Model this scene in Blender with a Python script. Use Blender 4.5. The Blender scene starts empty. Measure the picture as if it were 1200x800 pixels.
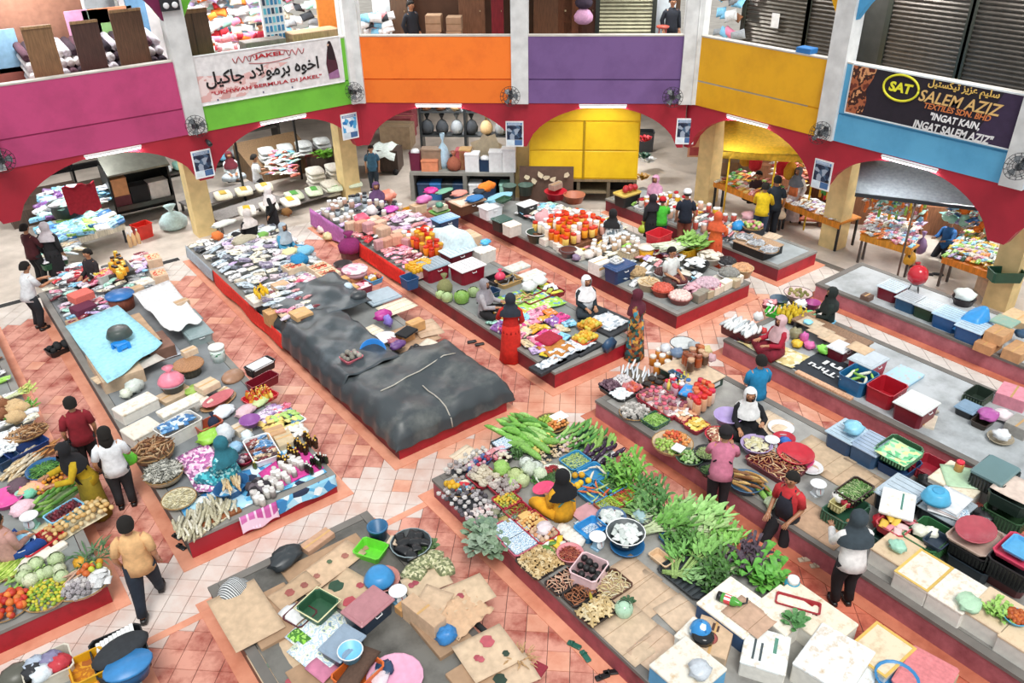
import bpy,bmesh,math,random
from math import pi,sin,cos,radians,sqrt,atan2
from mathutils import Vector,Matrix
R=random.Random(7)
S=bpy.context.scene
COL=S.collection
F_PX=966.0
CAMZ=9.0
YA,PITCH,ROLL=radians(-37.0),radians(30.45),radians(-0.98)
def _uv(x,y,z):return Vector((x*cos(YA)-y*sin(YA),x*sin(YA)+y*cos(YA),z))
_f=Vector((0,cos(PITCH),-sin(PITCH)));_u=Vector((0,sin(PITCH),cos(PITCH)));_r=Vector((1,0,0))
FW=_uv(*_f);RT=_uv(*(cos(ROLL)*_r+sin(ROLL)*_u));UP=_uv(*(-sin(ROLL)*_r+cos(ROLL)*_u))
cam_data=bpy.data.cameras.new('camera');cam=bpy.data.objects.new('camera',cam_data);COL.objects.link(cam)
cam_data.sensor_width=36;cam_data.lens=F_PX/1200*36;cam_data.clip_end=200
m3=Matrix((RT,UP,-FW)).transposed()
cam.matrix_world=Matrix.Translation((0,0,CAMZ))@m3.to_4x4()
S.camera=cam
S.view_settings.view_transform='Standard';S.view_settings.look='None'
S.view_settings.gamma=1;S.view_settings.use_curve_mapping=False
S.view_settings.exposure=0.29
w=bpy.data.worlds.new('world');S.world=w;w.use_nodes=True
bg=w.node_tree.nodes['Background'];bg.inputs[0].default_value=(0.93,0.97,1,1);bg.inputs[1].default_value=0.66
sd=bpy.data.lights.new('sun','SUN');sd.energy=2.05;sd.angle=radians(26);sd.color=(1,.97,.93)
so=bpy.data.objects.new('sun',sd);COL.objects.link(so);so.rotation_euler=(radians(24),radians(-20),radians(10))
def at(px,py,z=0.0):
 d=FW+RT*((px-600)/F_PX)-UP*((py-400)/F_PX)
 t=(z-CAMZ)/d.z
 return Vector((d.x*t,d.y*t,z))
def lin(h):
 h=h.lstrip('#');c=[int(h[i:i+2],16)/255 for i in(0,2,4)]
 return[x/12.92 if x<=.04045 else((x+.055)/1.055)**2.4 for x in c]
_M={}
ROUGH=dict(p=.38,c=.9,k=.85,w=.6,m=.35,s=.9,v=.5,g=.12,f=.75,q=.5)
def M(col,kind='p'):
 key=(col,kind)
 if key in _M:return _M[key]
 m=bpy.data.materials.new('mat_%s_%s'%(kind,col.lstrip('#')));m.use_nodes=True
 nt=m.node_tree;n=nt.nodes;L=nt.links;b=n['Principled BSDF']
 c=lin(col);_M[key]=m
 if kind=='k':l_=sum(c)/3*1.06;c=[x*.7+l_*.3 for x in c]
 m.diffuse_color=(*c,1)
 if kind=='e':
  b.inputs['Base Color'].default_value=(*c,1);b.inputs['Emission Color'].default_value=(*c,1)
  b.inputs['Emission Strength'].default_value=6;return m
 b.inputs['Roughness'].default_value=ROUGH[kind]
 if kind=='m':b.inputs['Metallic'].default_value=.6
 tc=n.new('ShaderNodeTexCoord');no=n.new('ShaderNodeTexNoise')
 sc=dict(p=9,c=14,k=7,w=5,m=6,s=3.5,v=16,g=4,f=9,q=3.2)[kind]
 no.inputs['Scale'].default_value=sc;no.inputs['Detail'].default_value=5
 src='Object'
 if kind=='s':
  geo=n.new('ShaderNodeNewGeometry');L.new(geo.outputs['Position'],no.inputs['Vector'])
 elif kind=='w':
  mp=n.new('ShaderNodeMapping');mp.inputs['Scale'].default_value=(6,6,.7)
  L.new(tc.outputs[src],mp.inputs[0]);L.new(mp.outputs[0],no.inputs['Vector'])
 elif kind=='q':
  io=n.new('ShaderNodeObjectInfo');vm=n.new('ShaderNodeVectorMath');vm.operation='MULTIPLY_ADD';vm.inputs[1].default_value=(1,1.7,1)
  cx=n.new('ShaderNodeCombineXYZ');mu=n.new('ShaderNodeMath');mu.operation='MULTIPLY';mu.inputs[1].default_value=50;L.new(io.outputs['Random'],mu.inputs[0])
  for i in(0,1,2):L.new(mu.outputs[0],cx.inputs[i])
  L.new(tc.outputs[src],vm.inputs[0]);L.new(cx.outputs[0],vm.inputs[2]);L.new(vm.outputs[0],no.inputs['Vector'])
 else:L.new(tc.outputs[src],no.inputs['Vector'])
 rp=n.new('ShaderNodeValToRGB');am=dict(p=.13,c=.22,k=.2,w=.4,m=.2,s=.2,v=.4,g=.05,f=.12,q=.66)[kind]
 rp.color_ramp.elements[0].position=.3;rp.color_ramp.elements[1].position=.72
 rp.color_ramp.elements[0].color=(*[x*(1-am)for x in c],1);rp.color_ramp.elements[1].color=(*[min(1,x*(1+am*.35))for x in c],1)
 if kind=='q':
  rp.color_ramp.elements[0].position=.4;rp.color_ramp.elements[1].position=.47;e=rp.color_ramp.elements.new(.58);e.color=(*c,1);e=rp.color_ramp.elements.new(.66);e.color=(.85,.85,.83,1)
 L.new(no.outputs[0],rp.inputs[0])
 oi=n.new('ShaderNodeObjectInfo');hv=n.new('ShaderNodeHueSaturation');mr=n.new('ShaderNodeMapRange')
 mr.inputs[3].default_value=.88 if kind!='v' else .78;mr.inputs[4].default_value=1.08
 L.new(oi.outputs['Random'],mr.inputs[0]);L.new(mr.outputs[0],hv.inputs['Value']);L.new(rp.outputs[0],hv.inputs['Color'])
 L.new(hv.outputs[0],b.inputs['Base Color'])
 if kind in 'ckswvq':
  bp=n.new('ShaderNodeBump');bp.inputs['Strength'].default_value=.25;bp.inputs['Distance'].default_value=.01
  L.new(no.outputs[0],bp.inputs['Height']);L.new(bp.outputs[0],b.inputs['Normal'])
 return m
def Mpat(name,cols,scale,kind='vor',rough=.85,uvs='Object',stretch=(1,1,1)):
 key=(name,)
 if key in _M:return _M[key]
 m=bpy.data.materials.new('mat_'+name);m.use_nodes=True;_M[key]=m
 n=m.node_tree.nodes;L=m.node_tree.links;b=n['Principled BSDF'];b.inputs['Roughness'].default_value=rough
 tc=n.new('ShaderNodeTexCoord');mp=n.new('ShaderNodeMapping');mp.inputs['Scale'].default_value=stretch
 L.new(tc.outputs[uvs],mp.inputs[0])
 rp=n.new('ShaderNodeValToRGB');rp.color_ramp.interpolation='CONSTANT'
 el=rp.color_ramp.elements
 while len(el)<len(cols):el.new(.5)
 for i,c in enumerate(cols):el[i].position=i/len(cols);el[i].color=(*lin(c),1)
 if kind=='vor':
  t=n.new('ShaderNodeTexVoronoi');t.inputs['Scale'].default_value=scale;L.new(mp.outputs[0],t.inputs['Vector'])
  sp=n.new('ShaderNodeSeparateColor');L.new(t.outputs['Color'],sp.inputs[0]);L.new(sp.outputs[0],rp.inputs[0])
 elif kind=='wav':
  t=n.new('ShaderNodeTexWave');t.inputs['Scale'].default_value=scale;t.inputs['Distortion'].default_value=.6;L.new(mp.outputs[0],t.inputs['Vector'])
  L.new(t.outputs['Fac'],rp.inputs[0])
 elif kind=='chk':
  t=n.new('ShaderNodeTexBrick');t.inputs['Scale'].default_value=scale;t.offset=0;t.inputs['Mortar Size'].default_value=.07
  L.new(mp.outputs[0],t.inputs['Vector'])
  t.inputs['Color1'].default_value=(*lin(cols[0]),1);t.inputs['Color2'].default_value=(*lin(cols[1]),1);t.inputs['Mortar'].default_value=(*lin(cols[2]),1)
  L.new(t.outputs['Color'],b.inputs['Base Color']);return m
 else:
  t=n.new('ShaderNodeTexNoise');t.inputs['Scale'].default_value=scale;t.inputs['Detail'].default_value=4;L.new(mp.outputs[0],t.inputs['Vector'])
  mr=n.new('ShaderNodeMapRange');mr.inputs[1].default_value=.3;mr.inputs[2].default_value=.7;L.new(t.outputs[0],mr.inputs[0]);L.new(mr.outputs[0],rp.inputs[0])
 L.new(rp.outputs[0],b.inputs['Base Color'])
 return m
def Mdirt(name,base,dirt,scale,lo=.45,hi=.7,rough=.6,stretch=(1,1,1),bump=.2):
 key=(name,)
 if key in _M:return _M[key]
 m=bpy.data.materials.new('mat_'+name);m.use_nodes=True;_M[key]=m
 n=m.node_tree.nodes;L=m.node_tree.links;b=n['Principled BSDF'];b.inputs['Roughness'].default_value=rough
 g=n.new('ShaderNodeNewGeometry');mp=n.new('ShaderNodeMapping');mp.inputs['Scale'].default_value=stretch;L.new(g.outputs['Position'],mp.inputs[0])
 t=n.new('ShaderNodeTexNoise');t.inputs['Scale'].default_value=scale;t.inputs['Detail'].default_value=7;t.inputs['Roughness'].default_value=.65;L.new(mp.outputs[0],t.inputs['Vector'])
 mr=n.new('ShaderNodeMapRange');mr.inputs[1].default_value=lo;mr.inputs[2].default_value=hi;L.new(t.outputs[0],mr.inputs[0])
 mx=n.new('ShaderNodeMix');mx.data_type='RGBA';L.new(mr.outputs[0],mx.inputs[0])
 mx.inputs[6].default_value=(*lin(base),1);mx.inputs[7].default_value=(*lin(dirt),1)
 oi=n.new('ShaderNodeObjectInfo');hv=n.new('ShaderNodeHueSaturation');m2=n.new('ShaderNodeMapRange');m2.inputs[3].default_value=.93;m2.inputs[4].default_value=1.05
 L.new(oi.outputs['Random'],m2.inputs[0]);L.new(m2.outputs[0],hv.inputs['Value']);L.new(mx.outputs[2],hv.inputs['Color']);L.new(hv.outputs[0],b.inputs['Base Color'])
 bp=n.new('ShaderNodeBump');bp.inputs['Strength'].default_value=bump;bp.inputs['Distance'].default_value=.01;L.new(t.outputs[0],bp.inputs['Height']);L.new(bp.outputs[0],b.inputs['Normal'])
 return m
class G:
 def __init__(s):s.v=[];s.f=[];s.mi=[];s.sm=[];s.X=None
 def add(s,vs,fs,mi=0,sm=False):
  o=len(s.v)
  if s.X is not None:vs=[s.X@Vector(p)for p in vs]
  s.v+=[tuple(p)for p in vs]
  for f in fs:s.f.append([i+o for i in f]);s.mi.append(mi);s.sm.append(sm)
  return s
 def box(s,x0,x1,y0,y1,z0,z1,mi=0,t=0,ty=None):
  ty=t if ty is None else ty
  return s.add([(x0,y0,z0),(x1,y0,z0),(x1,y1,z0),(x0,y1,z0),(x0+t,y0+ty,z1),(x1-t,y0+ty,z1),(x1-t,y1-ty,z1),(x0+t,y1-ty,z1)],[(3,2,1,0),(4,5,6,7),(0,1,5,4),(1,2,6,5),(2,3,7,6),(3,0,4,7)],mi)
 def bbox(s,x0,x1,y0,y1,z0,z1,b=.01,mi=0):
  def ring(i,z,c):
   X0,X1,Y0,Y1=x0+i,x1-i,y0+i,y1-i
   return[(X0+c,Y0,z),(X1-c,Y0,z),(X1,Y0+c,z),(X1,Y1-c,z),(X1-c,Y1,z),(X0+c,Y1,z),(X0,Y1-c,z),(X0,Y0+c,z)]
  vs=ring(0,z0,b)+ring(0,z1-b,b)+ring(b,z1,b)
  fs=[tuple(range(7,-1,-1)),tuple(range(16,24))]
  for k in(0,8):
   for i in range(8):j=(i+1)%8;fs.append((k+i,k+j,k+8+j,k+8+i))
  return s.add(vs,fs,mi)
 def tub(s,w,d,h,tp=.03,th=.012,mi=0,floor=.012,rim=.012,z=0):
  def rg(W,D,zz,c):
   W/=2;D/=2
   return[(-W+c,-D,zz),(W-c,-D,zz),(W,-D+c,zz),(W,D-c,zz),(W-c,D,zz),(-W+c,D,zz),(-W,D-c,zz),(-W,-D+c,zz)]
  c=min(w,d)*.1
  rs=[rg(w-2*tp,d-2*tp,z,c),rg(w-2*rim,d-2*rim,z+h-.02,c),rg(w,d,z+h-.02,c),rg(w,d,z+h,c),rg(w-2*th-2*rim,d-2*th-2*rim,z+h,c),rg(w-2*tp-2*th,d-2*tp-2*th,z+floor,c)]
  vs=sum(rs,[]);fs=[tuple(range(7,-1,-1)),tuple(range(40,48))]
  for k in range(5):
   for i in range(8):j=(i+1)%8;fs.append((k*8+i,k*8+j,k*8+8+j,k*8+8+i))
  return s.add(vs,fs,mi)
 def lathe(s,prof,n=14,mi=0,sx=1,sy=1,sm=True,c=(0,0,0),close=True):
  vs=[];fs=[]
  for r,z in prof:
   for i in range(n):a=2*pi*i/n;vs.append((c[0]+r*cos(a)*sx,c[1]+r*sin(a)*sy,c[2]+z))
  for k in range(len(prof)-1):
   for i in range(n):j=(i+1)%n;fs.append((k*n+i,k*n+j,k*n+n+j,k*n+n+i))
  if close:
   if prof[0][0]>1e-4:fs.append(tuple(range(n-1,-1,-1)))
   if prof[-1][0]>1e-4:fs.append(tuple(range((len(prof)-1)*n,len(prof)*n)))
  return s.add(vs,fs,mi,sm)
 def ell(s,c,r,n=8,k=5,mi=0):
  vs=[(c[0],c[1],c[2]-r[2])];fs=[]
  for a in range(1,k):
   t=-pi/2+pi*a/k
   for i in range(n):q=2*pi*i/n;vs.append((c[0]+r[0]*cos(t)*cos(q),c[1]+r[1]*cos(t)*sin(q),c[2]+r[2]*sin(t)))
  vs.append((c[0],c[1],c[2]+r[2]));e=len(vs)-1
  for i in range(n):j=(i+1)%n;fs.append((0,1+j,1+i));fs.append((e,e-n+i,e-n+j))
  for a in range(k-2):
   for i in range(n):j=(i+1)%n;o=1+a*n;fs.append((o+i,o+j,o+n+j,o+n+i))
  return s.add(vs,fs,mi,True)
 def tube(s,pts,r,n=6,mi=0,sm=True,flat=1.0):
  pts=[Vector(p)for p in pts];rs=[r]*len(pts)if isinstance(r,(int,float))else r
  vs=[];fs=[];ref=None
  for i,p in enumerate(pts):
   d=(pts[min(i+1,len(pts)-1)]-pts[max(i-1,0)]).normalized()
   if ref is None:ref=Vector((0,0,1))if abs(d.z)<.9 else Vector((0,1,0))
   a=d.cross(ref);a.normalize();b=a.cross(d).normalized();ref=b
   for k in range(n):q=2*pi*k/n;vs.append(p+a*(cos(q)*rs[i])+b*(sin(q)*rs[i]*flat))
  for i in range(len(pts)-1):
   for k in range(n):j=(k+1)%n;fs.append((i*n+k,i*n+j,i*n+n+j,i*n+n+k))
  fs.append(tuple(range(n-1,-1,-1)));fs.append(tuple(range((len(pts)-1)*n,len(pts)*n)))
  return s.add(vs,[f[::-1]for f in fs],mi,sm)
 def loft(s,rings,mi=0,cap=True,sm=True):
  n=len(rings[0]);fs=[]
  for i in range(len(rings)-1):
   for k in range(n):j=(k+1)%n;fs.append((i*n+k,i*n+j,i*n+n+j,i*n+n+k))
  if cap:fs.append(tuple(range(n-1,-1,-1)));fs.append(tuple(range((len(rings)-1)*n,len(rings)*n)))
  return s.add(sum([list(r)for r in rings],[]),fs,mi,sm)
 def prism(s,poly,z0,z1,mi=0):
  n=len(poly);vs=[(x,y,z0)for x,y in poly]+[(x,y,z1)for x,y in poly]
  fs=[tuple(range(n-1,-1,-1)),tuple(range(n,2*n))]+[(i,(i+1)%n,n+(i+1)%n,n+i)for i in range(n)]
  return s.add(vs,fs,mi)
 def sheet(s,nx,ny,fn,th=.006,mi=0,sm=True):
  top=[Vector(fn(i/nx,j/ny))for j in range(ny+1)for i in range(nx+1)]
  k=len(top);vs=top+[p-Vector((0,0,th))for p in top];fs=[];W=nx+1
  for j in range(ny):
   for i in range(nx):
    q=(j*W+i,j*W+i+1,j*W+W+i+1,j*W+W+i);fs.append(q);fs.append(tuple(k+x for x in q[::-1]))
  per=[i for i in range(W)]+[j*W+nx for j in range(1,ny+1)]+[ny*W+i for i in range(nx-1,-1,-1)]+[j*W for j in range(ny-1,0,-1)]
  for a,b in zip(per,per[1:]+per[:1]):fs.append((b,a,k+a,k+b))
  return s.add(vs,fs,mi,sm)
 def mesh(s,name):
  me=bpy.data.meshes.new(name);me.from_pydata(s.v,[],s.f)
  me.polygons.foreach_set('material_index',s.mi);me.polygons.foreach_set('use_smooth',s.sm)
  nm=max(s.mi)+1 if s.mi else 1
  for _ in range(nm):me.materials.append(None)
  me.update();return me
_C={}
K=1
_LAST=[None]
def cached(key,fn):
 if key not in _C:_C[key]=fn().mesh(str(key[0]))
 return _C[key]
def ob(name,me,mats,parent=None,loc=(0,0,0),rot=(0,0,0),sc=None):
 if isinstance(me,G):me=me.mesh(name)
 o=bpy.data.objects.new(name,me)
 if not isinstance(mats,(list,tuple)):mats=[mats]
 for i,s_ in enumerate(o.material_slots):
  s_.link='OBJECT';s_.material=mats[min(i,len(mats)-1)]
 o.parent=parent;o.location=loc;o.rotation_euler=rot if isinstance(rot,(tuple,list))else(0,0,rot)
 if loc is _LAST[0]and K!=1:sc=[q*K for q in((1,1,1)if sc is None else sc if isinstance(sc,(tuple,list))else(sc,sc,sc))]
 if sc is not None:o.scale=sc if isinstance(sc,(tuple,list))else(sc,sc,sc)
 COL.objects.link(o);return o
def tag(o,label,cat,group=None):
 o['label']=label;o['category']=cat
 if group:o['group']=group
 return o
def thing(name,label,cat,loc=(0,0,0),rot=0,group=None):
 o=bpy.data.objects.new(name,None);o.empty_display_size=.1;COL.objects.link(o)
 o.location=loc;o.rotation_euler=rot if isinstance(rot,(tuple,list))else(0,0,rot)
 if loc is _LAST[0]:o.scale=(K,K,K)
 return tag(o,label,cat,group)
def struct(o):o['kind']='structure';return o
def stuff(o):o['kind']='stuff';return o
def flipped(me):return me
PT=.38
# ================================================================ the setting
TS=M('#8f9391','s');GREY=M('#9c9c99','s')
RED=Mdirt('red_paint','#a81c2e','#7d1722',3,.5,.75,.5);MAR=Mdirt('maroon_paint','#7c2430','#55202a',2.5,.45,.7,.55)
PINKM=Mdirt('faded_maroon_paint','#b8707a','#7a3d47',2.2,.4,.75,.6);DMAR=Mdirt('dark_maroon_paint','#6b2c33','#3d1d22',2.2,.4,.7,.6)
WHITEP=Mdirt('white_grey_top','#b9bfc2','#84898a',1.6,.42,.72,.5);DARKT=Mdirt('dark_wet_top','#a3a29d','#767470',1.5,.4,.7,.4)
PL=[('at the left edge of the picture, heaped with vegetables',(-2.6,.4,10.0,20.0),MAR,RED,TS),('of the left row with the dried fish and bottles',(1.58,3.98,10.13,20.4),M('#5d5a58','s'),RED,M('#8b9093','s')),('under the black tarpaulin',(5.22,7.55,10.22,20.9),MAR,RED,TS),('with the folded sarongs where the woman in red stands',(8.75,10.85,10.25,20.9),MAR,RED,TS),('with the spice bowls under the orange and purple balconies',(12.33,14.78,10.38,19.5),MAR,RED,TS),('farthest back on the right below the yellow balcony',(15.95,17.47,10.45,16.5),MAR,RED,M('#a9b2b5','s')),('on the far right with a row of lidded boxes',(15.92,17.72,-1,9.38),PINKM,PINKM,WHITEP),('with three open storage boxes, bare at the right',(12.27,14.68,-1,9.03),PINKM,PINKM,WHITEP),('with spices, foam boxes and crates at the right',(8.73,11.22,-1,9.05),PINKM,PINKM,DARKT),('of the vegetable seller in the middle foreground',(5.17,7.58,-1,9.04),Mdirt('rose_maroon','#a5525e','#63303a',2.4,.4,.7,.6),PINKM,DARKT),('covered with cardboard at the bottom',(1.5,3.96,-1,9.03),M('#86614f','s'),GREY,Mdirt('dark_floor_top','#76746e','#45433f',1.5,.4,.7,.4)),('at the bottom left corner',(-2.6,.3,-1,8.85),MAR,RED,TS)]
for i,(lb,(u0,u1,v0,v1),sm_,em,tm)in enumerate(PL):
 t=thing('stall_plinth',('low raised stall plinth ' if i else 'low maroon stall plinth ')+lb,'plinth',((u0+u1)/2,(v0+v1)/2,0))
 W,D=(u1-u0)/2,(v1-v0)/2;h=PT-.05;D1=D-(2.2 if i==4 else 0)
 def foot(e):return[(-W+e,-D+e),(W-e,-D+e),(W-e,D1-e),(-W+e,D-e)]
 g=G().prism(foot(0),0,h);g.mi[2 if v0>9.5 else 4]=1
 ob('plinth_wall',g,[sm_,em],t)
 ob('top_slab',G().prism(foot(.13),h,PT),tm,t)
 for a,b,c,d in((-W-.015,-W+.12,-D-.015,D+.015),(W-.12,W+.015,-D-.015,D1+.015),(-W+.125,W-.125,-D-.015,-D+.12))+(((-W+.125,W-.125,D-.12,D+.015),)if i!=4 else()):
  ob('edge_strip',G().box(a,b,c,d,h,PT+.004),M('#77736e' if i>5 else '#8f8d88','s'),t)
floor=struct(ob('floor',G().box(-14,34,-3,44,-.08,-.012),M('#6d5a52','s')))
TP=Mdirt('tile_pale','#dfd2ca','#cfa898',1.3,.42,.75,.45);TO=Mdirt('tile_orange','#ebb49a','#cf8064',1.2,.4,.72,.45)
TR=Mdirt('tile_red','#dc9d8a','#a24e40',1.9,.43,.64,.5);TW=Mdirt('tile_white','#dcd5cd','#b3a79d',.8,.42,.7,.4)
TD=Mdirt('tile_deep','#d87c62','#983f2e',1.8,.4,.64,.5)
def inpl(u,v,m_=0):return any(a-m_<u<b+m_ and c-m_<v<d+m_ for _,(a,b,c,d),*_ in PL)
ta=radians(42);ex=Vector((sin(ta),cos(ta),0));ey=Vector((cos(ta),-sin(ta),0));TS_=.30
tl=[]
for i in range(-90,130):
 for j in range(-90,90):
  p=ex*(i*TS_)+ey*(j*TS_)+Vector((0,10,0))
  if not(-3<p.x<19.4 and 1<p.y<21.4)or inpl(p.x,p.y,-.1):continue
  d=p-Vector((0,0,CAMZ));z=d.dot(FW)
  X=600+F_PX*d.dot(RT)/z;Y=400-F_PX*d.dot(UP)/z
  if-40<X<1240 and Y<840:tl.append((z,p))
tl.sort(key=lambda q:q[0])
def tmat(p):
 r=R.random()
 if p.x>15.2 or p.y>20:return TW
 if 8.9<p.y<10.3:return TP if(p.x<4.6 or(p.x<6 and r<.7))else(TO if r<.85 else TP)
 if p.x>7.4 and p.y<9:return TD if p.y<5.5 else(TO if r<.4 else TR)
 return TR if r<.9 else TO
tm_=cached(('tile',),lambda:G().box(-.1465,.1465,-.1465,.1465,-.012,0,0,.002))
big={}
for k,(z,p)in enumerate(tl):
 m_=tmat(p)
 if k<300:ob('tile',tm_,m_,floor,p,(0,0,pi/2-ta+R.uniform(-.01,.01)))
 else:big.setdefault(m_.name,(m_,[]))[1].append(p)
for m_,ps in big.values():
 g=G();
 for p in ps:
  g.X=Matrix.Translation(p)@Matrix.Rotation(pi/2-ta,4,'Z');g.box(-.1465,.1465,-.1465,.1465,-.012,0,0,.002)
 stuff(ob('tile_field',g,m_,floor))
KB=Mdirt('kerb_cement','#e6a184','#c97b5f',1.8,.4,.75,.55);KD=Mdirt('kerb_cement_dark','#cf7f62','#a3543f',1.8,.4,.75,.55)
for i,(lb,(u0,u1,v0,v1),*_)in enumerate(PL):
 km=KD if i in(6,7,8)else KB
 for a,b,c,d in((u0-.2,u0+.0,v0-.19,v1),(u1,u1+.2,v0-.19,v1),(u0-.0,u1,v0-.19,v0)if v0>5 else(u0-.2,u1+.2,v1,v1+.19)):
  ob('kerb',G().box(a,b,c,d,-.01,.014),km,floor)
for a,b in((1.7-1.2,1.3),(4.17,4.97),(7.78,8.53)):
 ob('kerb',G().box(a,b,8.93,9.05,-.01,.006),KB,floor)
ob('drain',G().box(-3,5.0,21.05,21.25,-.01,.004),M('#2b2b2b','s'),floor)
ob('drain',G().box(17.62,17.85,9.6,11.9,-.01,.004),M('#6d675f','s'),floor)
gs=Mdirt('gallery_floor','#cfc4b8','#a59a8f',.9,.4,.7,.4)
ob('gallery_floor',G().prism([(-14,21.3),(10.7,21.3),(17.7,15.1),(17.9,-3),(34,-3),(34,44),(-14,44)],-.011,.001),gs,floor)
ZB,ZT,ZR=3.12,1.9,4.88
RW=Mdirt('arch_red','#ae1f33','#93182a',.8,.4,.75,.6);CR=M('#e7cd92','s');WC=M('#e3e5e4','s')
def wall(name,A,B,cols,label_cols):
 A=Vector((*A,0));B=Vector((*B,0));t=(B-A).normalized();n=Vector((-t.y,t.x,0));L_=(B-A).length
 X=Matrix(((t.x,n.x,0,A.x),(t.y,n.y,0,A.y),(0,0,1,0),(0,0,0,1)))
 k=len(cols);wd=L_/k;g=G();N=26
 for b in range(k):
  x0=b*wd;front=[]
  hw=wd/2-.2
  for i in range(N+1):
   x=x0+wd*i/N;q=(x-x0-wd/2)/hw
   z=ZT if abs(q)>=1 else ZT+(ZB-.09-ZT)*(1-q*q)**.6
   front.append((x,z))
  vs=[]
  for x,z in front:vs+=[(x,0,z),(x,0,ZB),(x,.28,z),(x,.28,ZB)]
  fs=[]
  for i in range(N):o=4*i;fs+=[(o,o+4,o+5,o+1),(o+2,o+3,o+7,o+6),(o,o+2,o+6,o+4)]
  g.add(vs,fs)
 w_=struct(ob(name,g,RW));w_.matrix_world=X
 for b,(c1,c2)in enumerate(cols):
  x0=b*wd;a,e=x0+.2,x0+wd-.2
  pm=Mdirt('parapet_'+c1[1:],c1,c2,1.1,.45,.8,.55)
  ob('parapet',G().box(a,e,-.02,.16,3.78,ZR),pm,w_);ob('parapet_base',G().box(a,e,-.02,.16,ZB,3.74),pm,w_)
  ob('parapet_groove',G().box(a,e,.0,.16,3.74,3.78),M(c2,'s'),w_)
  ob('parapet_cap',G().box(a,e,-.03,.18,ZR,ZR+.035),M('#c9c4bb','s'),w_)
 for b in range(k+1):
  x=b*wd
  ob('column',G().box(x-.23,x+.23,-.12,.3,ZB,7.4),WC,w_)
  if(name,b)not in(('wall_left',1),('wall_back',0),('wall_back',2)):ob('pillar',G().box(x-.26,x+.26,.98,1.45,0,3.3),CR,w_)
 return w_,X,wd
WL=wall('wall_left',(-2.97,21.2),(10.72,21.2),[('#be4f80','#9c3d68'),('#c04478','#a33866'),('#72c23c','#5da531')],None)
WB=wall('wall_back',(10.72,21.2),(17.52,15.14),[('#f47b22','#dc641a'),('#76588f','#64487c')],None)
WR=wall('wall_right',(17.62,15.2),(17.62,2.2),[('#f2b416','#d99a10'),('#5fb0da','#4a98c4'),('#5fb0da','#4a98c4')],None)
def inw(W_,b,y,z):return W_[1]@Vector((b,y,z))
sl=[(-14,21.25),(10.72,21.25),(17.6,15.1),(17.7,-3),(34,-3),(34,44),(-14,44)]
ceil=struct(ob('ceiling',G().prism(sl,3.35,3.9),M('#a7a29a','s')))
ob('wall_far',G().box(-14,34,43.4,43.7,0,3.35),M('#8d8880','s'));struct(bpy.data.objects['wall_far'])
struct(ob('wall_far_left',G().box(-14,-13.7,21.4,43.4,0,3.35),M('#8d8880','s')))
struct(ob('wall_far_right',G().box(33.5,33.8,-3,43.4,0,3.35),M('#8d8880','s')))
def tube_light(W_,x,y,z,lab,n_=1,L_=1.25,en=14,rot=0):
 X=W_[1];p=X@Vector((x,y,z));a=atan2(X[1][0],X[0][0])
 t=thing('tube_light',lab,'light',p,a)
 ob('lamp_housing',G().bbox(-L_/2-.03,L_/2+.03,-.03,.03,0,.05,.008),M('#e8e8e8','p'),t)
 ob('lamp_tube',G().tube([(-L_/2,0,-.02),(L_/2,0,-.02)],.019,8),M('#ffe9f4','e'),t)
 if en:
  ld=bpy.data.lights.new('tube_light_glow','AREA');ld.shape='RECTANGLE';ld.size=L_;ld.size_y=.06;ld.energy=en
  lo=bpy.data.objects.new('tube_light_glow',ld);COL.objects.link(lo);lo.parent=t;lo.location=(0,-.0,-.05)
 return t
wl=WL[2];wb=WB[2];wr=WR[2]
for W_,b,lab in((WL,1.55,'lit fluorescent tube on the arch under the pink balcony'),(WL,2.5,'lit fluorescent tube on the arch under the green balcony'),(WB,.5,'lit fluorescent tube on the arch under the orange balcony'),(WB,1.5,'lit fluorescent tube on the arch under the purple balcony'),(WR,.48,'lit fluorescent tube on the arch under the yellow balcony'),(WR,1.5,'lit fluorescent tube on the arch under the blue balcony')):
 tube_light(W_,b*W_[2],-.07,ZB-.06,lab)
for W_ in(WL,WB,WR):
 k=3 if W_ is not WB else 2
 for b in range(k):
  for y in(3.4,7.5):
   tube_light(W_,(b+.5)*W_[2],y,3.27,'ceiling tube light under the gallery slab',en=130 if y<5 else 70)['group']='tube lights under the gallery'
# ================================================================ builders of the goods
PAL=dict(white='#eef1f2',cream='#efe6cf',grey='#9aa0a4',dark='#33373c',black='#1d1f22',blue='#2f74b5',navy='#25405f',skyblue='#86c8ea',cyan='#3fb3cf',teal='#2a8f96',green='#3f9a45',lime='#9ed65a',darkgreen='#2c5a44',yellow='#f2c928',gold='#dba22c',orange='#ef7f2b',red='#cc2a36',maroon='#7b2030',pink='#e98aa8',magenta='#d33a86',purple='#8a5aa0',lilac='#c9b3e0',brown='#8a5a3c',tan='#d9b98a',card='#dcb888',rose='#d98f93',mint='#a9e0cf',silver='#c7d2d8',beige='#e3d0ae',terracotta='#b4583f',olive='#6f7a3c')
NP=''
def kind_name(lab):
 a=lab.split(' ')
 for w_ in('in','on','heaped','standing','before','lying','beside','from','below','at','behind','piled','nearest','near','under','between','with','hanging','laid','filling'):
  if w_ in a[1:]:a=a[:a.index(w_,1)]
 return '_'.join(a[-2:])
CN=dict(skyblue='sky-blue',darkgreen='dark green',card='cardboard-brown',dark='charcoal')
def col(c,k='p'):return M(PAL.get(c,c),k)
def cname(c):return CN.get(c,c if c in PAL else 'plain')
def loc(px,py,z,h):
 if z>PT:z=PT+(z-PT)*K
 p=at(px,py,z+h*K*.5);_LAST[0]=Vector((p.x,p.y,z));return _LAST[0]
def onb(b,z):_LAST[0]=b[0].location-Vector((0,0,z*K));return _LAST[0]
def rz(a):return radians(a)
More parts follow.
